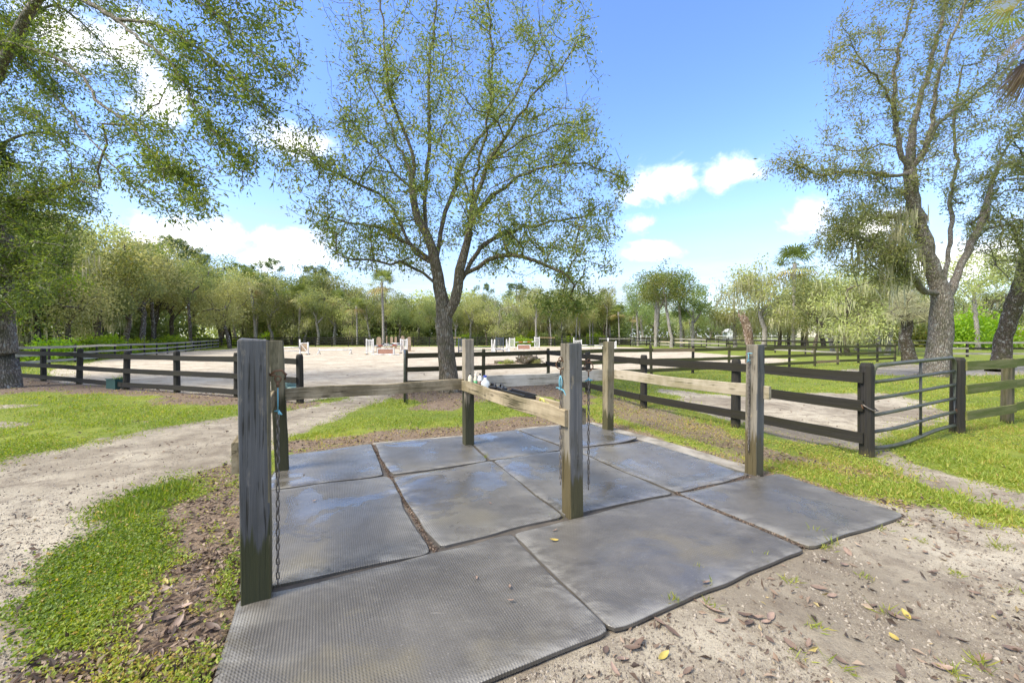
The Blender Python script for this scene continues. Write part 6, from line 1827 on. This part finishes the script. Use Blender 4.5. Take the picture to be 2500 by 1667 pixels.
# low white cavalletti
r = tag(empty('cavalletti', W3(777, 39.5, 0)), 'low white ground rail on small crossed feet alone on the raked sand', 'jump rail')
mb = MB(); mb.tube([(0, 0, 0.42), (3.28, 0, 0.46)], 0.055, 8); link('pole', mb.mesh('pole', True), WH, r)
for dx in (0.06, 3.22):
    for s in (-1, 1):
        mb = MB(); mb.tube([(dx - 0.02 * s, -0.30 * s, 0.0), (dx, 0.0, 0.36), (dx + 0.02 * s, 0.16 * s, 0.56)], 0.045, 6); link('leg', mb.mesh('leg', True), WH, r)
# jump with picket wings and a red brown box
jump_wing(903, 39.0, 0.64, 1.55, 'white picket standard left of the red brown jump box', W_WHITE)
jump_wing(986, 41.5, 0.66, 1.55, 'white picket standard behind the open dark gate', W_WHITE)
jump_pole(W3(911, 39.0, 0.86), W3(979, 41.4, 0.86), 'white pole with red bands over the red brown box', [WH, M_REDP, WH, WH, M_REDP, WH])
flower_box(942, 38.6, 1.65, 0.62, 'red brown jump box in a white frame between the picket standards', M_PINK)
jump_pole(W3(905, 38.0, 0.05), W3(975, 38.0, 0.05), 'white ground pole lying before the red brown box', [WH, WH])
for px, Y, w, h, lab in ((925, 44, 0.52, 1.72, 'rounded tan board standard left behind the red brown box'), (999, 46, 0.40, 1.72, 'rounded tan board standard just right of the picket standard'),
                         (983, 50, 0.42, 1.8, 'rounded tan board standard partly behind the picket standard'), (956, 54, 0.36, 1.65, 'smaller rounded tan standard left of the far pair'),
                         (966, 54, 0.30, 1.65, 'smaller rounded tan standard right of the far pair'), (944, 56, 0.14, 1.7, 'narrow tan standard by the tall cabbage palm')):
    arch_standard(px, Y, w, h, lab, 'rounded tan standards', 0.3)
jump_pole(W3(926, 44, 0.9), W3(982, 46, 0.92), 'blue and white pole between rounded tan standards', [M_NAVY, WH, M_GREENP, WH, M_NAVY])
jump_pole(W3(957, 53.9, 0.75), W3(981, 52, 0.75), 'far white pole between rounded tan standards', [WH, WH])
# slate blue jump with green poles
jump_wing(1127, 40.0, 0.60, 1.62, 'slate blue jump standard behind the tan rack post', M_NAVY)
jump_wing(1220, 44.0, 0.78, 1.70, 'slate blue picket standard right of the tan rack post', M_NAVY)
jump_pole(W3(1133, 40.3, 0.62), W3(1213, 44.0, 0.62), 'upper green pole of the slate blue jump', [M_GREENP] * 3)
jump_pole(W3(1133, 40.3, 0.30), W3(1213, 43.6, 0.30), 'lower green pole of the slate blue jump', [M_GREENP] * 3)
# white slanted wings
jump_wing(1204, 36.5, 0.26, 1.52, 'white slanted standard before the slate blue pickets', W_WHITE, 'slant', rz=math.pi)
jump_wing(1240, 37.0, 0.26, 1.52, 'white slanted standard nearer the brown root stump', W_WHITE, 'slant')
jump_pole(W3(1207, 36.6, 0.62), W3(1239, 37.0, 0.60), 'short white pole between the slanted standards', [WH, WH])
# far white jump with a red brown box
jump_wing(1250, 52.0, 0.66, 1.52, 'far white picket standard left of the second red brown box', W_WHITE)
jump_wing(1311, 53.0, 0.62, 1.62, 'far white picket standard right of the second red brown box', W_WHITE)
jump_pole(W3(1255, 52.0, 0.92), W3(1308, 53.0, 0.96), 'red and white pole over the second red brown box', [WH, M_REDP, WH, M_REDP, WH])
flower_box(1279, 51.0, 1.7, 0.66, 'second red brown box in a white frame, farther off', M_PINK)
# white jump behind the middle rack post
jump_wing(1410, 50.0, 0.95, 1.55, 'white jump standard behind the middle rack post', W_WHITE, post_h=1.3)
jump_wing(1494, 48.0, 0.95, 1.55, 'white jump standard behind the brown green rack post', W_WHITE, post_h=1.15)
jump_pole(W3(1418, 50.0, 0.62), W3(1486, 48.0, 0.58), 'upper white pole left of the brown green rack post', [WH, M_NAVY, WH, WH])
jump_pole(W3(1418, 50.0, 0.36), W3(1486, 48.0, 0.34), 'lower white pole left of the brown green rack post', [WH, WH])

# ---------------------------------------------------------------- root stump and weeds on the sand
def stump():
    rng = np.random.default_rng(91)
    Y = 24.5; x = (1288 - CX) * Y / F
    r = tag(empty('root_stump', (x, Y, gz(x, Y))), 'brown uprooted stump lying on the sand behind the arena fence', 'stump')
    mb = MB()
    k, n = 12, 9
    V = []
    for i in range(n):
        t = i / (n - 1)
        for j in range(k):
            a = 2 * math.pi * j / k
            rad = (0.38 + 0.12 * math.sin(3 * a + i)) * math.sin(math.pi * (0.12 + 0.8 * t)) ** 0.5 * (0.8 + 0.4 * rng.random())
            V.append(((t - 0.5) * 1.3, math.cos(a) * rad, 0.24 + math.sin(a) * rad * 0.85))
    mb.add(V, [(i * k + j, i * k + (j + 1) % k, (i + 1) * k + (j + 1) % k, (i + 1) * k + j) for i in range(n - 1) for j in range(k)] + [tuple(range(k))[::-1], tuple((n - 1) * k + j for j in range(k))])
    link('bole', mb.mesh('bole', True), M_BARK_DARK, r)
    for i in range(9):
        a = rng.uniform(-1.2, 1.8); s = np.array((0.5 * (1 if i % 2 else -1), 0, 0.25))
        d = np.array((math.cos(a) * (1 if i % 2 else -1), rng.uniform(-0.6, 0.6), math.sin(a)))
        mb = MB(); mb.tube([s, s + d * 0.25, s + d * 0.45 + rng.normal(size=3) * 0.08], [0.06, 0.04, 0.01], 5)
        link('root', mb.mesh('root', True), M_BARK_DARK, r)
    # low mound of dug soil, and the weeds on it
    mb = MB(); rings = 7; kk = 30; V = []
    xc = (1265 - CX) * Y / F - x
    for i in range(rings):
        q = i / (rings - 1)
        for j in range(kk):
            a = 2 * math.pi * j / kk; rad = q * (1 + 0.2 * math.sin(2 * a + 1))
            V.append((xc + math.cos(a) * rad * 1.9, math.sin(a) * rad * 0.9, 0.16 * (1 - q) ** 0.8 - 0.03 + rng.normal() * 0.012))
    mb.add(V, [(i * kk + j, i * kk + (j + 1) % kk, (i + 1) * kk + (j + 1) % kk, (i + 1) * kk + j) for i in range(rings - 1) for j in range(kk)])
    m, nt = new_mat('dug_soil'); v = nd(nt, 'ShaderNodeNewGeometry', out=0); nn = noise(nt, v, 14, 5, 0.65)
    finish(nt, bsdf(nt, mixc(nt, sm(nt, nn, 0.35, 0.65), (0.13, 0.09, 0.055), (0.33, 0.27, 0.20)), 0.95, bump(nt, nn, 0.8, 0.03)))
    o = link('soil_mound', mb.mesh('soil_mound', True), m, None, (x, Y, gz(x, Y))); tag(o, kind='structure')
    for i, (px, h) in enumerate(((1222, 0.22), (1238, 0.34), (1248, 0.28), (1308, 0.36))):
        plant('weed', ['bush0', 'fern0', 'bush1', 'bush2'][i], (px - CX) * Y / F, Y - 0.3, h, ['low lime weed left of the uprooted stump', 'tall feathery weed left of the uprooted stump', 'dark leafy weed just left of the uprooted stump', 'weed right of the uprooted stump'][i], 'weeds by the stump', [M_LEAF_LIME, M_LEAF_OLIVE, M_LEAF_MAIN, M_LEAF_OLIVE][i], M_BARK_DARK, 'weed', 1.2)
    r2 = tag(empty('log', ((1220 - CX) * Y / F, Y - 0.2, gz((1220 - CX) * Y / F, Y) + 0.14)), 'short cut log lying left of the uprooted stump', 'log')
    mb = MB(); mb.tube([(-0.32, 0, 0), (0, 0.03, 0.01), (0.32, 0.0, 0)], 0.13, 10); link('bark', mb.mesh('bark', True), M_BARK, r2)
    mb = MB(); mb.tube([(-0.326, 0, 0), (-0.322, 0, 0)], 0.11, 10); link('cut_face', mb.mesh('cut_face'), W_DECK, r2)
stump()

# ---------------------------------------------------------------- crate and mounting block at the left fence
def crate():
    x, y = (284 - CX) * 12.7 / F, 12.75
    r = tag(empty('planter_crate', (x, y, gz(x, y)), -0.38), 'dark teal plastic crate with grass growing in it at the left fence', 'crate')
    w, d, h, t = 0.52, 0.36, 0.32, 0.02
    for s in (-1, 1):
        box_obj('side', (w, t, h), (0, s * (d / 2 - t / 2), h / 2), M_TEAL, r)
        box_obj('side', (t, d - 2 * t - 0.004, h), (s * (w / 2 - t / 2), 0, h / 2), M_TEAL, r)
        box_obj('rim', (w + 0.03, 0.03, 0.03), (0, s * (d / 2 + 0.006), h - 0.012), M_TEAL, r)
    box_obj('base', (w - 2 * t - 0.004, d - 2 * t - 0.004, 0.02), (0, 0, 0.02), M_TEAL, r)
    box_obj('soil', (w - 2 * t - 0.006, d - 2 * t - 0.006, 0.05), (0, 0, 0.22), M_BARK_DARK, r)
    rng = np.random.default_rng(4)
    c = np.stack([rng.uniform(-0.2, 0.2, 26), rng.uniform(-0.12, 0.12, 26), np.full(26, 0.24)], 1)
    dd = rand_dirs(rng, 26, 1.4, 0.5)
    V, Fq = leaf_quads(rng, c, dd, rng.uniform(0.12, 0.32, 26), 0.014)
    link('grass_blade', np_mesh('grass_blade', V, Fq, False, rng.random(26) * 0.8), M_GRASS, r)
    x, y = (704 - CX) * 11.6 / F, 11.6
    r = tag(empty('mounting_block', (x, y, gz(x, y)), -0.25), 'pale teal plastic mounting block behind the end of the left fence', 'mounting block')
    box_obj('step', (0.36, 0.42, 0.40), (-0.05, 0, 0.20), M_PALETEAL, r, ch=0.02)
    box_obj('step', (0.17, 0.42, 0.20), (0.222, 0, 0.10), M_PALETEAL, r, ch=0.02)
    for dy in (-0.12, 0.0, 0.12): box_obj('rib', (0.30, 0.03, 0.012), (-0.05, dy, 0.407), M_TEAL, r)
crate()

# ---------------------------------------------------------------- bottles and brushes in the shelf tray
TA, TB = PV[2] + Vector((0, 0, 0.884)), PV[3] + Vector((0, 0, 0.882))
def on_tray(t, side=0.0): return TA.lerp(TB, t) + Av * side
def tray_obj(name, t, side, rz, label, cat):
    p = on_tray(t, side)
    return tag(empty(name, p, rz), label, cat)
M_CREAMPL = plain('cream_plastic', (0.62, 0.55, 0.40), 0.35)
M_WHITEPL = plain('white_plastic', (0.75, 0.74, 0.70), 0.35)
M_LABELG = plain('green_label', (0.05, 0.26, 0.09), 0.5)
M_LABELB = plain('brown_label', (0.10, 0.055, 0.04), 0.5)
M_BLUECAP = plain('blue_cap', (0.03, 0.06, 0.35), 0.4)
M_LBLUE = plain('pale_blue_label', (0.30, 0.55, 0.75), 0.5)
M_YEL = plain('yellow_bristle', (0.48, 0.46, 0.10), 0.8)
M_PINKP = plain('pink_plastic', (0.65, 0.12, 0.14), 0.5)
m_, nt_ = new_mat('clear_plastic')
finish(nt_, nd(nt_, 'ShaderNodeMixShader', {0: 0.55, 1: bsdf(nt_, (0.75, 0.76, 0.74), 0.25, spec=0.5), 2: nd(nt_, 'ShaderNodeBsdfTranslucent', {0: (0.8, 0.82, 0.8, 1)})}))
M_CLEAR = m_
def bottle(t, side, h, rad, label, body, cap, lab, lz=(0.2, 0.6), pump=False, jug=False):
    r = tray_obj('bottle', t, side, 0, label, 'bottle')
    mb = MB()
    sh = 0.74 if not jug else 0.62
    mb.lathe([(rad * 0.92, 0), (rad, 0.012), (rad, h * sh * 0.9), (rad * 0.85, h * sh), (rad * 0.38, h * (sh + 0.12)), (rad * 0.34, h * 0.90)], k=16)
    link('body', mb.mesh('body', True), body, r)
    mb = MB(); mb.lathe([(rad * 0.42, h * 0.895), (rad * 0.42, h * 0.985), (rad * 0.34, h)], k=12); link('cap', mb.mesh('cap'), cap, r)
    if lab is not None:
        mb = MB(); mb.lathe([(rad * 1.012, h * lz[0]), (rad * 1.012, h * lz[1])], k=16)
        link('label', mb.mesh('label', True), lab, r)
    if pump:
        mb = MB(); mb.tube([(0, 0, h), (0, 0, h + 0.02), (0.03, 0, h + 0.022)], 0.006, 6); link('pump', mb.mesh('pump', True), cap, r)
bottle(0.06, -0.03, 0.215, 0.033, 'cream bottle with black cap next to the tan post', M_CREAMPL, M_BLACKP, None)
bottle(0.10, 0.01, 0.205, 0.027, 'slim cream pump bottle with a green label', M_CREAMPL, M_WHITEPL, M_LABELG, (0.1, 0.55), True)
bottle(0.145, 0.03, 0.225, 0.034, 'white bottle with black cap and a dark brown label', M_WHITEPL, M_BLACKP, M_LABELB, (0.05, 0.55))
bottle(0.225, 0.02, 0.215, 0.058, 'clear plastic jug with a blue cap', M_CLEAR, M_BLUECAP, M_LBLUE, (0.05, 0.28), jug=True)
# dark brushes
def brush(t, side, rz, label, L, w, body, bristle, z=0.0, hnd=True):
    r = tray_obj('brush', t, side, rz, label, 'brush')
    r.location.z += z
    box_obj('bristles', (L * 0.94, w * 0.86, 0.035), (0, 0, 0.018), bristle, r)
    box_obj('back', (L, w, 0.024), (0, 0, 0.0485), body, r, ch=0.006)
    if hnd:
        mb = MB(); mb.tube([(-L * 0.36, 0, 0.06), (-L * 0.2, 0, 0.092), (L * 0.2, 0, 0.092), (L * 0.36, 0, 0.06)], 0.010, 6); link('strap', mb.mesh('strap', True), body, r)
    return r
brush(0.33, 0.01, RZ + 1.3, 'black grooming brush with pink end in the tray beside the jug', 0.17, 0.07, M_BLACKP, M_PINKP, 0.045)
brush(0.355, -0.015, RZ + 1.9, 'small black brush lying across the tray', 0.14, 0.06, M_BLACKP, M_BLACKP, 0.05)
brush(0.44, 0.0, RZ + 1.45, 'large black scraper brush standing highest in the tray', 0.20, 0.085, M_BLACKP, M_BLACKP, 0.06)
brush(0.80, 0.0, RZ + 1.4, 'yellow bristled brush lying near the middle post', 0.20, 0.10, M_YEL, M_YEL, 0.012)
# black basket
def basket():
    r = tray_obj('basket', 0.60, 0.0, RZ + math.pi / 2 + 0.01, 'shallow black plastic basket set in the shelf tray', 'basket')
    w, d, h, t = 0.56, 0.135, 0.10, 0.008
    box_obj('base', (w, d, t), (0, 0, 0.006), M_BLACKP, r)
    for s in (-1, 1):
        box_obj('side', (w, t, h - 0.012), (0, s * (d / 2 - t / 2), h / 2 + 0.006), M_BLACKP, r)
        box_obj('side', (t, d - 2 * t - 0.002, h - 0.012), (s * (w / 2 - t / 2), 0, h / 2 + 0.006), M_BLACKP, r)
        box_obj('rim', (w + 0.02, 0.014, 0.012), (0, s * (d / 2 + 0.002), h + 0.008), M_BLACKP, r)
basket()

# ---------------------------------------------------------------- tie chains with rings and blue twine
def link_mesh(L=0.052, W=0.024, r=0.0036):
    pts = []
    for i in range(10):
        a = 2 * math.pi * i / 10
        pts.append((math.cos(a) * (W / 2 - r), 0, math.sin(a) * (W / 2 - r) + (L / 2 - W / 2) * (1 if math.sin(a) > 0.01 else -1 if math.sin(a) < -0.01 else 0)))
    pts = np.array(pts); n = len(pts); k = 4
    V, Fs = [], []
    for i in range(n):
        t = pts[(i + 1) % n] - pts[i - 1]; t /= np.linalg.norm(t)
        s = np.array((0, 1, 0)); u = np.cross(t, s)
        for j in range(k):
            a = 2 * math.pi * j / k + 0.785
            V.append(pts[i] + r * 1.25 * (math.cos(a) * s + math.sin(a) * u))
    for i in range(n):
        for j in range(k): Fs.append((i * k + j, i * k + (j + 1) % k, ((i + 1) % n) * k + (j + 1) % k, ((i + 1) % n) * k + j))
    me = bpy.data.meshes.new('link'); me.from_pydata([tuple(v) for v in V], [], Fs); me.update(); me.polygons.foreach_set('use_smooth', [True] * len(Fs)); me.materials.append(M_STEEL)
    return me
LINK = link_mesh()

def ring_part(root, c, R_, r, ax, mat, name='ring'):
    ax = np.array(ax) / np.linalg.norm(ax); ref = np.array((0, 0, 1.0)); s = np.cross(ax, ref); s /= np.linalg.norm(s); u = np.cross(s, ax)
    mb = MB(); mb.tube([np.array(c) + R_ * (math.cos(a) * s + math.sin(a) * u) for a in np.linspace(0, 2 * math.pi, 15)], r, 6, cap=False)
    return link(name, mb.mesh(name, True), mat, root)

def tether(post, face, z_top, label, twine, hook, z0, z1, off=0.03, sway=0.0, seed=0, side=0.0):
    """hangs on the post's face (a unit vector), links from z0 down to z1"""
    rng = np.random.default_rng(seed)
    fv = face.normalized()
    sv = Vector((-fv.y, fv.x, 0))
    base = PV[post] + fv * (0.07 if post else 0.077) + sv * side
    root = tag(empty('tie_chain', (base.x, base.y, z_top)), label, 'chain', 'tie chains on the rack posts')
    o = np.array(fv * off)
    f = np.array(fv)
    # screw eye
    mb = MB(); mb.tube([-f * 0.01, f * (off - 0.012)], 0.006, 6); link('eye_bolt', mb.mesh('eye_bolt', True), M_RUST, root)
    if hook == 'ring':
        ring_part(root, o + np.array((0, 0, -0.006)), 0.018, 0.005, np.array(sv), M_RUST, 'eye')
        ring_part(root, o + np.array((0, 0, -0.055)), 0.040, 0.0055, f * 0.55 + np.array(sv) * 0.8, M_RUST)
        zc = -0.10
        mb = MB(); mb.tube([o + np.array((0, 0, zc + 0.008)), o + np.array((0, 0, zc - 0.05))], 0.006, 6); link('swivel', mb.mesh('swivel', True), M_RUST, root)
        zc -= 0.05
    elif hook == 'hook':
        mb = MB(); mb.tube([-f * 0.01, f * 0.02 + np.array((0, 0, 0.025)), f * 0.055 + np.array((0, 0, 0.028)), f * 0.078 + np.array((0, 0, 0.0)), f * 0.072 + np.array((0, 0, -0.03))], 0.007, 7); link('hook', mb.mesh('hook', True), M_RUST, root)
        ring_part(root, o + np.array((0, 0, -0.025)), 0.018, 0.0055, np.array(sv) * 0.9 + f * 0.3, M_RUST)
        mb = MB(); mb.tube([o + np.array((0, 0, -0.045)), o + np.array((0, 0, -0.075))], 0.010, 6); link('clip', mb.mesh('clip', True), M_RUST, root)
        zc = -0.07
    else:
        zc = -0.005
    z_b = z0 - z_top
    if twine == 'string':
        for k in range(2):
            mb = MB(); mb.tube([o + np.array((0, 0, zc)) + np.array(sv) * 0.004 * (k - .5), o * 1.02 + np.array((0, 0, (zc + z_b) / 2)) + np.array(sv) * 0.012 * (k - .5), o + np.array((0, 0, z_b))], 0.0032, 5); link('twine', mb.mesh('twine', True), M_TWINE, root)
        kz = z_b
    elif twine == 'loop':
        for k in range(4):
            s_ = np.array(sv) * 0.016 * math.sin(k * 2.1) + f * 0.014 * math.cos(k * 2.1)
            mb = MB(); mb.tube([o + np.array((0, 0, zc)), o + s_ + np.array((0, 0, zc - 0.045)), o + s_ * 0.9 + np.array((0, 0, zc - 0.085)), o + np.array((0, 0, zc - 0.12))], 0.0052, 6); link('twine', mb.mesh('twine', True), M_TWINE, root)
        kz = zc - 0.125
        mb = MB(); mb.tube([o + np.array((0, 0, kz)), o + np.array((0.025, -0.02, kz - 0.01)), o + np.array((0.045, -0.03, kz - 0.05)), o + np.array((0.06, -0.03, kz - 0.095))], 0.0055, 6); link('twine', mb.mesh('twine', True), M_TWINE, root)
        z_b = kz
    else:
        mb = MB(); mb.tube([o + np.array(sv) * 0.045 + np.array((0, 0, 0.01)), o * 0.9 + np.array((0, 0, 0.012)), o + np.array(sv) * -0.02], 0.006, 6); link('twine', mb.mesh('twine', True), M_TWINE, root)
        mb = MB(); mb.tube([o, o + np.array((0, 0, -0.04)), o + np.array((0, 0, z_b))], 0.0055, 6); link('twine', mb.mesh('twine', True), M_TWINE, root)
        kz = z_b
    # knot
    mb = MB()
    for k in range(3):
        a = rng.normal(size=3) * 0.010
        mb.tube([o + np.array((-0.014, 0, kz)) + a, o + np.array((0, 0.006, kz + 0.012)), o + np.array((0.016, 0, kz - 0.008)) - a], 0.005, 5)
    link('knot', mb.mesh('knot', True), M_TWINE, root)
    n = int((z0 - z1) / 0.0445)
    a0 = rng.uniform(0, 3)
    for k in range(n):
        lo = link('link', LINK, None, root, tuple(o * (1 + sway * k / n) + np.array((0, 0, z_b - 0.026 - 0.0445 * k))), (rng.normal() * 0.05, rng.normal() * 0.05, a0 + (k % 2) * math.pi / 2 + rng.normal() * 0.15))
    zc = z_b - 0.0445 * n
    mb = MB(); mb.tube([o * (1 + sway) + np.array((0, 0, zc - 0.0)), o * (1 + sway) + np.array((0, 0, zc - 0.055))], [0.006, 0.004], 6); link('snap', mb.mesh('snap', True), M_STEEL, root)
tether(0, Av, 1.375, 'rusty chain with blue string on the nearest slate post', 'string', 'hook', 1.145, 0.115, 0.034, seed=1, side=-0.045)
tether(3, -Av, 1.42, 'chain with iron ring and knotted blue twine on the left of the middle post', 'loop', 'ring', 1.10, 0.27, 0.036, seed=2, side=-0.035)
tether(3, Av, 1.40, 'chain hanging free right of the middle post', 'string', 'ring', 1.22, 0.26, 0.072, seed=3, side=-0.045)
tether(5, -Av, 1.415, 'chain hanging against the right corner post under a blue knot', 'tie', 'none', 1.335, 0.28, 0.014, seed=4, side=-0.01)

# ---------------------------------------------------------------- single fallen leaves one can pick out near the camera
def fallen_leaf_mesh(seed, L=0.085, W=0.032):
    rng = np.random.default_rng(seed)
    V, Fs = [], []
    n = 6
    c = rng.uniform(0.15, 0.6); tw = rng.uniform(-0.4, 0.4)
    for i in range(n + 1):
        t = i / n
        w = W / 2 * math.sin(math.pi * min(1, t * 0.94 + 0.03)) ** 0.8
        z = c * L * (t - 0.45) ** 2 * 1.3
        for s in (-1, 0, 1):
            V.append((L * (t - 0.5), s * w, z + abs(s) * w * 0.55 + s * w * tw * t))
    for i in range(n):
        for k in range(2): Fs.append((i * 3 + k, (i + 1) * 3 + k, (i + 1) * 3 + k + 1, i * 3 + k + 1))
    me = bpy.data.meshes.new('fallen_leaf'); me.from_pydata(V, [], Fs); me.polygons.foreach_set('use_smooth', [True] * len(Fs)); me.update()
    return me
LEAFM = [fallen_leaf_mesh(i) for i in range(5)]
def leafcol(name, a, b):
    m, nt = new_mat(name); oi = nd(nt, 'ShaderNodeObjectInfo', out=5)
    n = noise(nt, nd(nt, 'ShaderNodeTexCoord', out=3), 40, 3, 0.6)
    c = mixc(nt, oi, a, b); c = mixc(nt, sm(nt, n, 0.45, 0.7, 0, 0.5), c, tuple(0.5 * x for x in a))
    finish(nt, bsdf(nt, c, 0.55)); return m
M_LBROWN = leafcol('dry_brown_leaf', (0.10, 0.066, 0.046), (0.28, 0.195, 0.145))
M_LYEL = leafcol('yellow_leaf', (0.34, 0.27, 0.06), (0.40, 0.28, 0.07))
for me_ in LEAFM: me_.materials.append(M_LBROWN)
def fallen(px, py, label, group, yellow=False, z=None, s=1.0):
    x, y = G(px, py)
    onmat = sdist(PAD, np.array([x]), np.array([y]))[0] > 0.02
    zz = (0.036 if onmat else gz(x, y) + 0.008) if z is None else z
    o = link('fallen_leaf', LR.choice(LEAFM), None, None, (x, y, zz), (LR.uniform(-0.3, 0.3), LR.uniform(-0.3, 0.3), LR.uniform(0, 6.28)), (s,) * 3)
    set_mat(o, M_LYEL if yellow else M_LBROWN)
    tag(o, label, 'leaf', group)
LR = random.Random(9)
sand_spots = [(1478, 1590), (1520, 1612), (1545, 1585), (1560, 1575), (1500, 1640), (1610, 1520), (1640, 1545), (1690, 1460), (1722, 1480), (1745, 1495), (1760, 1520), (1820, 1505), (1850, 1510), (1880, 1508), (1870, 1520), (1830, 1525),
              (1725, 1435), (2000, 1437), (2030, 1455), (2070, 1350), (2060, 1380), (2130, 1478), (2010, 1370), (1680, 1640), (1880, 1565), (1975, 1570), (2050, 1610), (1930, 1575), (2180, 1500), (2230, 1505), (2280, 1400), (2350, 1560), (2400, 1610), (2440, 1500), (2300, 1630), (2210, 1420), (2470, 1585), (2260, 1350), (2200, 1640), (2380, 1450)]
for q in sand_spots: fallen(q[0], q[1], 'dry brown leaf lying on the sandy soil beside the front mats', 'dry leaves on the sandy soil', s=LR.uniform(0.7, 1.25))
soil_spots = [(540, 1330), (470, 1340), (450, 1390), (515, 1372), (400, 1445), (370, 1455), (480, 1445), (500, 1470), (455, 1480), (405, 1515), (430, 1530), (470, 1525), (340, 1545), (520, 1535), (290, 1605), (330, 1598), (390, 1610), (515, 1580), (510, 1610), (440, 1610), (360, 1640), (230, 1640), (530, 1430), (560, 1390), (555, 1300), (590, 1330), (575, 1420), (420, 1490), (300, 1580), (365, 1300), (155, 1470), (245, 1395), (410, 1310), (150, 1540), (20, 1420), (60, 1545), (30, 1545), (260, 1640)]
for q in soil_spots: fallen(q[0], q[1], 'dry brown leaf on the dark soil and weeds left of the mats', 'dry leaves on the dark soil', s=LR.uniform(0.7, 1.3))
for (px, py), lab in (((242, 1256), 'small orange yellow leaf on the bare dirt path'), ((120, 1355), 'long yellow leaf at the edge of the dirt path'), ((440, 1395), 'pale yellow leaf on the soil beside the nearest post'), ((1620, 1603), 'long yellow leaf lying on the sand before the front mats'),
                      ((2183, 1554), 'round yellow leaf out on the sandy soil'), ((404, 1427), 'upright yellow green leaf on the dark soil'), ((1352, 1330), 'small yellow leaf on the middle front mat'), ((2213, 1497), 'yellow leaf tip beside a brown leaf on the sand')):
    fallen(px, py, lab, None, True, s=0.9)
for (px, py), lab in (((1245, 1446), 'dark curled leaf on the front ribbed mat'), ((1247, 1480), 'red brown leaf on the front ribbed mat'), ((1163, 1423), 'pale shred of leaf on the front ribbed mat'), ((768, 1231), 'dark leaf scrap on the mat under the hanging chain'), ((1197, 1237), 'tiny tan leaf on the middle mat'), ((1355, 1305), 'small brown leaf near the foot of the middle post'), ((655, 1452), 'reddish leaf at the foot of the nearest post'), ((742, 1166), 'dark scrap on the rear mat by the leaning post')):
    fallen(px, py, lab, None, s=0.5)

# ---------------------------------------------------------------- palm whose dry skirt hangs into the picture, upper right
def near_palm():
    rng = np.random.default_rng(31)
    x, y = 12.5, 8.6
    r = tag(empty('cabbage_palm', (x, y, gz(x, y))), 'palm with hanging dry brown fronds at the upper right corner', 'palm')
    mb = MB(); mb.tube([(0, 0, -0.3), (0.05, 0, 2), (0, 0.05, 6), (-0.05, 0, 9.1)], [0.26, 0.19, 0.17, 0.2], 10); link('trunk', mb.mesh('trunk', True), M_BARK_GREY, r)
    top = np.array((-0.05, 0, 9.1))
    for k in range(26):
        dead = k < 15
        az = k * 2.399 + 0.4; el = rng.uniform(-1.25, -0.6) if dead else rng.uniform(-0.2, 1.3)
        d = np.array((math.cos(az) * math.cos(el), math.sin(az) * math.cos(el), math.sin(el))); side = np.array((-math.sin(az), math.cos(az), 0)); up = np.cross(d, side)
        pl = rng.uniform(0.8, 1.2); hub = top + d * pl
        V = [top - side * 0.02, top + side * 0.02, hub + side * 0.015, hub - side * 0.015]; Fq = [(0, 1, 2, 3)]; nv = 4
        for j in range(30):
            f = (j - 14.5) / 14.5 * (1.0 if dead else 1.9)
            dd = d * math.cos(f) + side * math.sin(f) + up * 0.2; L = rng.uniform(0.8, 1.15) * (0.8 + 0.2 * math.cos(f))
            s2 = side * math.cos(f) - d * math.sin(f); mid = hub + dd * L * 0.5; tip = hub + dd * L + np.array((0, 0, -0.35 * L)); w = 0.02
            V += [hub, mid + s2 * w, tip, mid - s2 * w]; Fq.append((nv, nv + 1, nv + 2, nv + 3)); nv += 4
        o = link('frond', np_mesh('frond', np.array(V), np.array(Fq), False, np.clip(rng.random() * 0.5 + 0.5 * rng.random(len(Fq)), 0, 1)), M_DEADPALM if dead else M_LEAF_PALM, r)
near_palm()
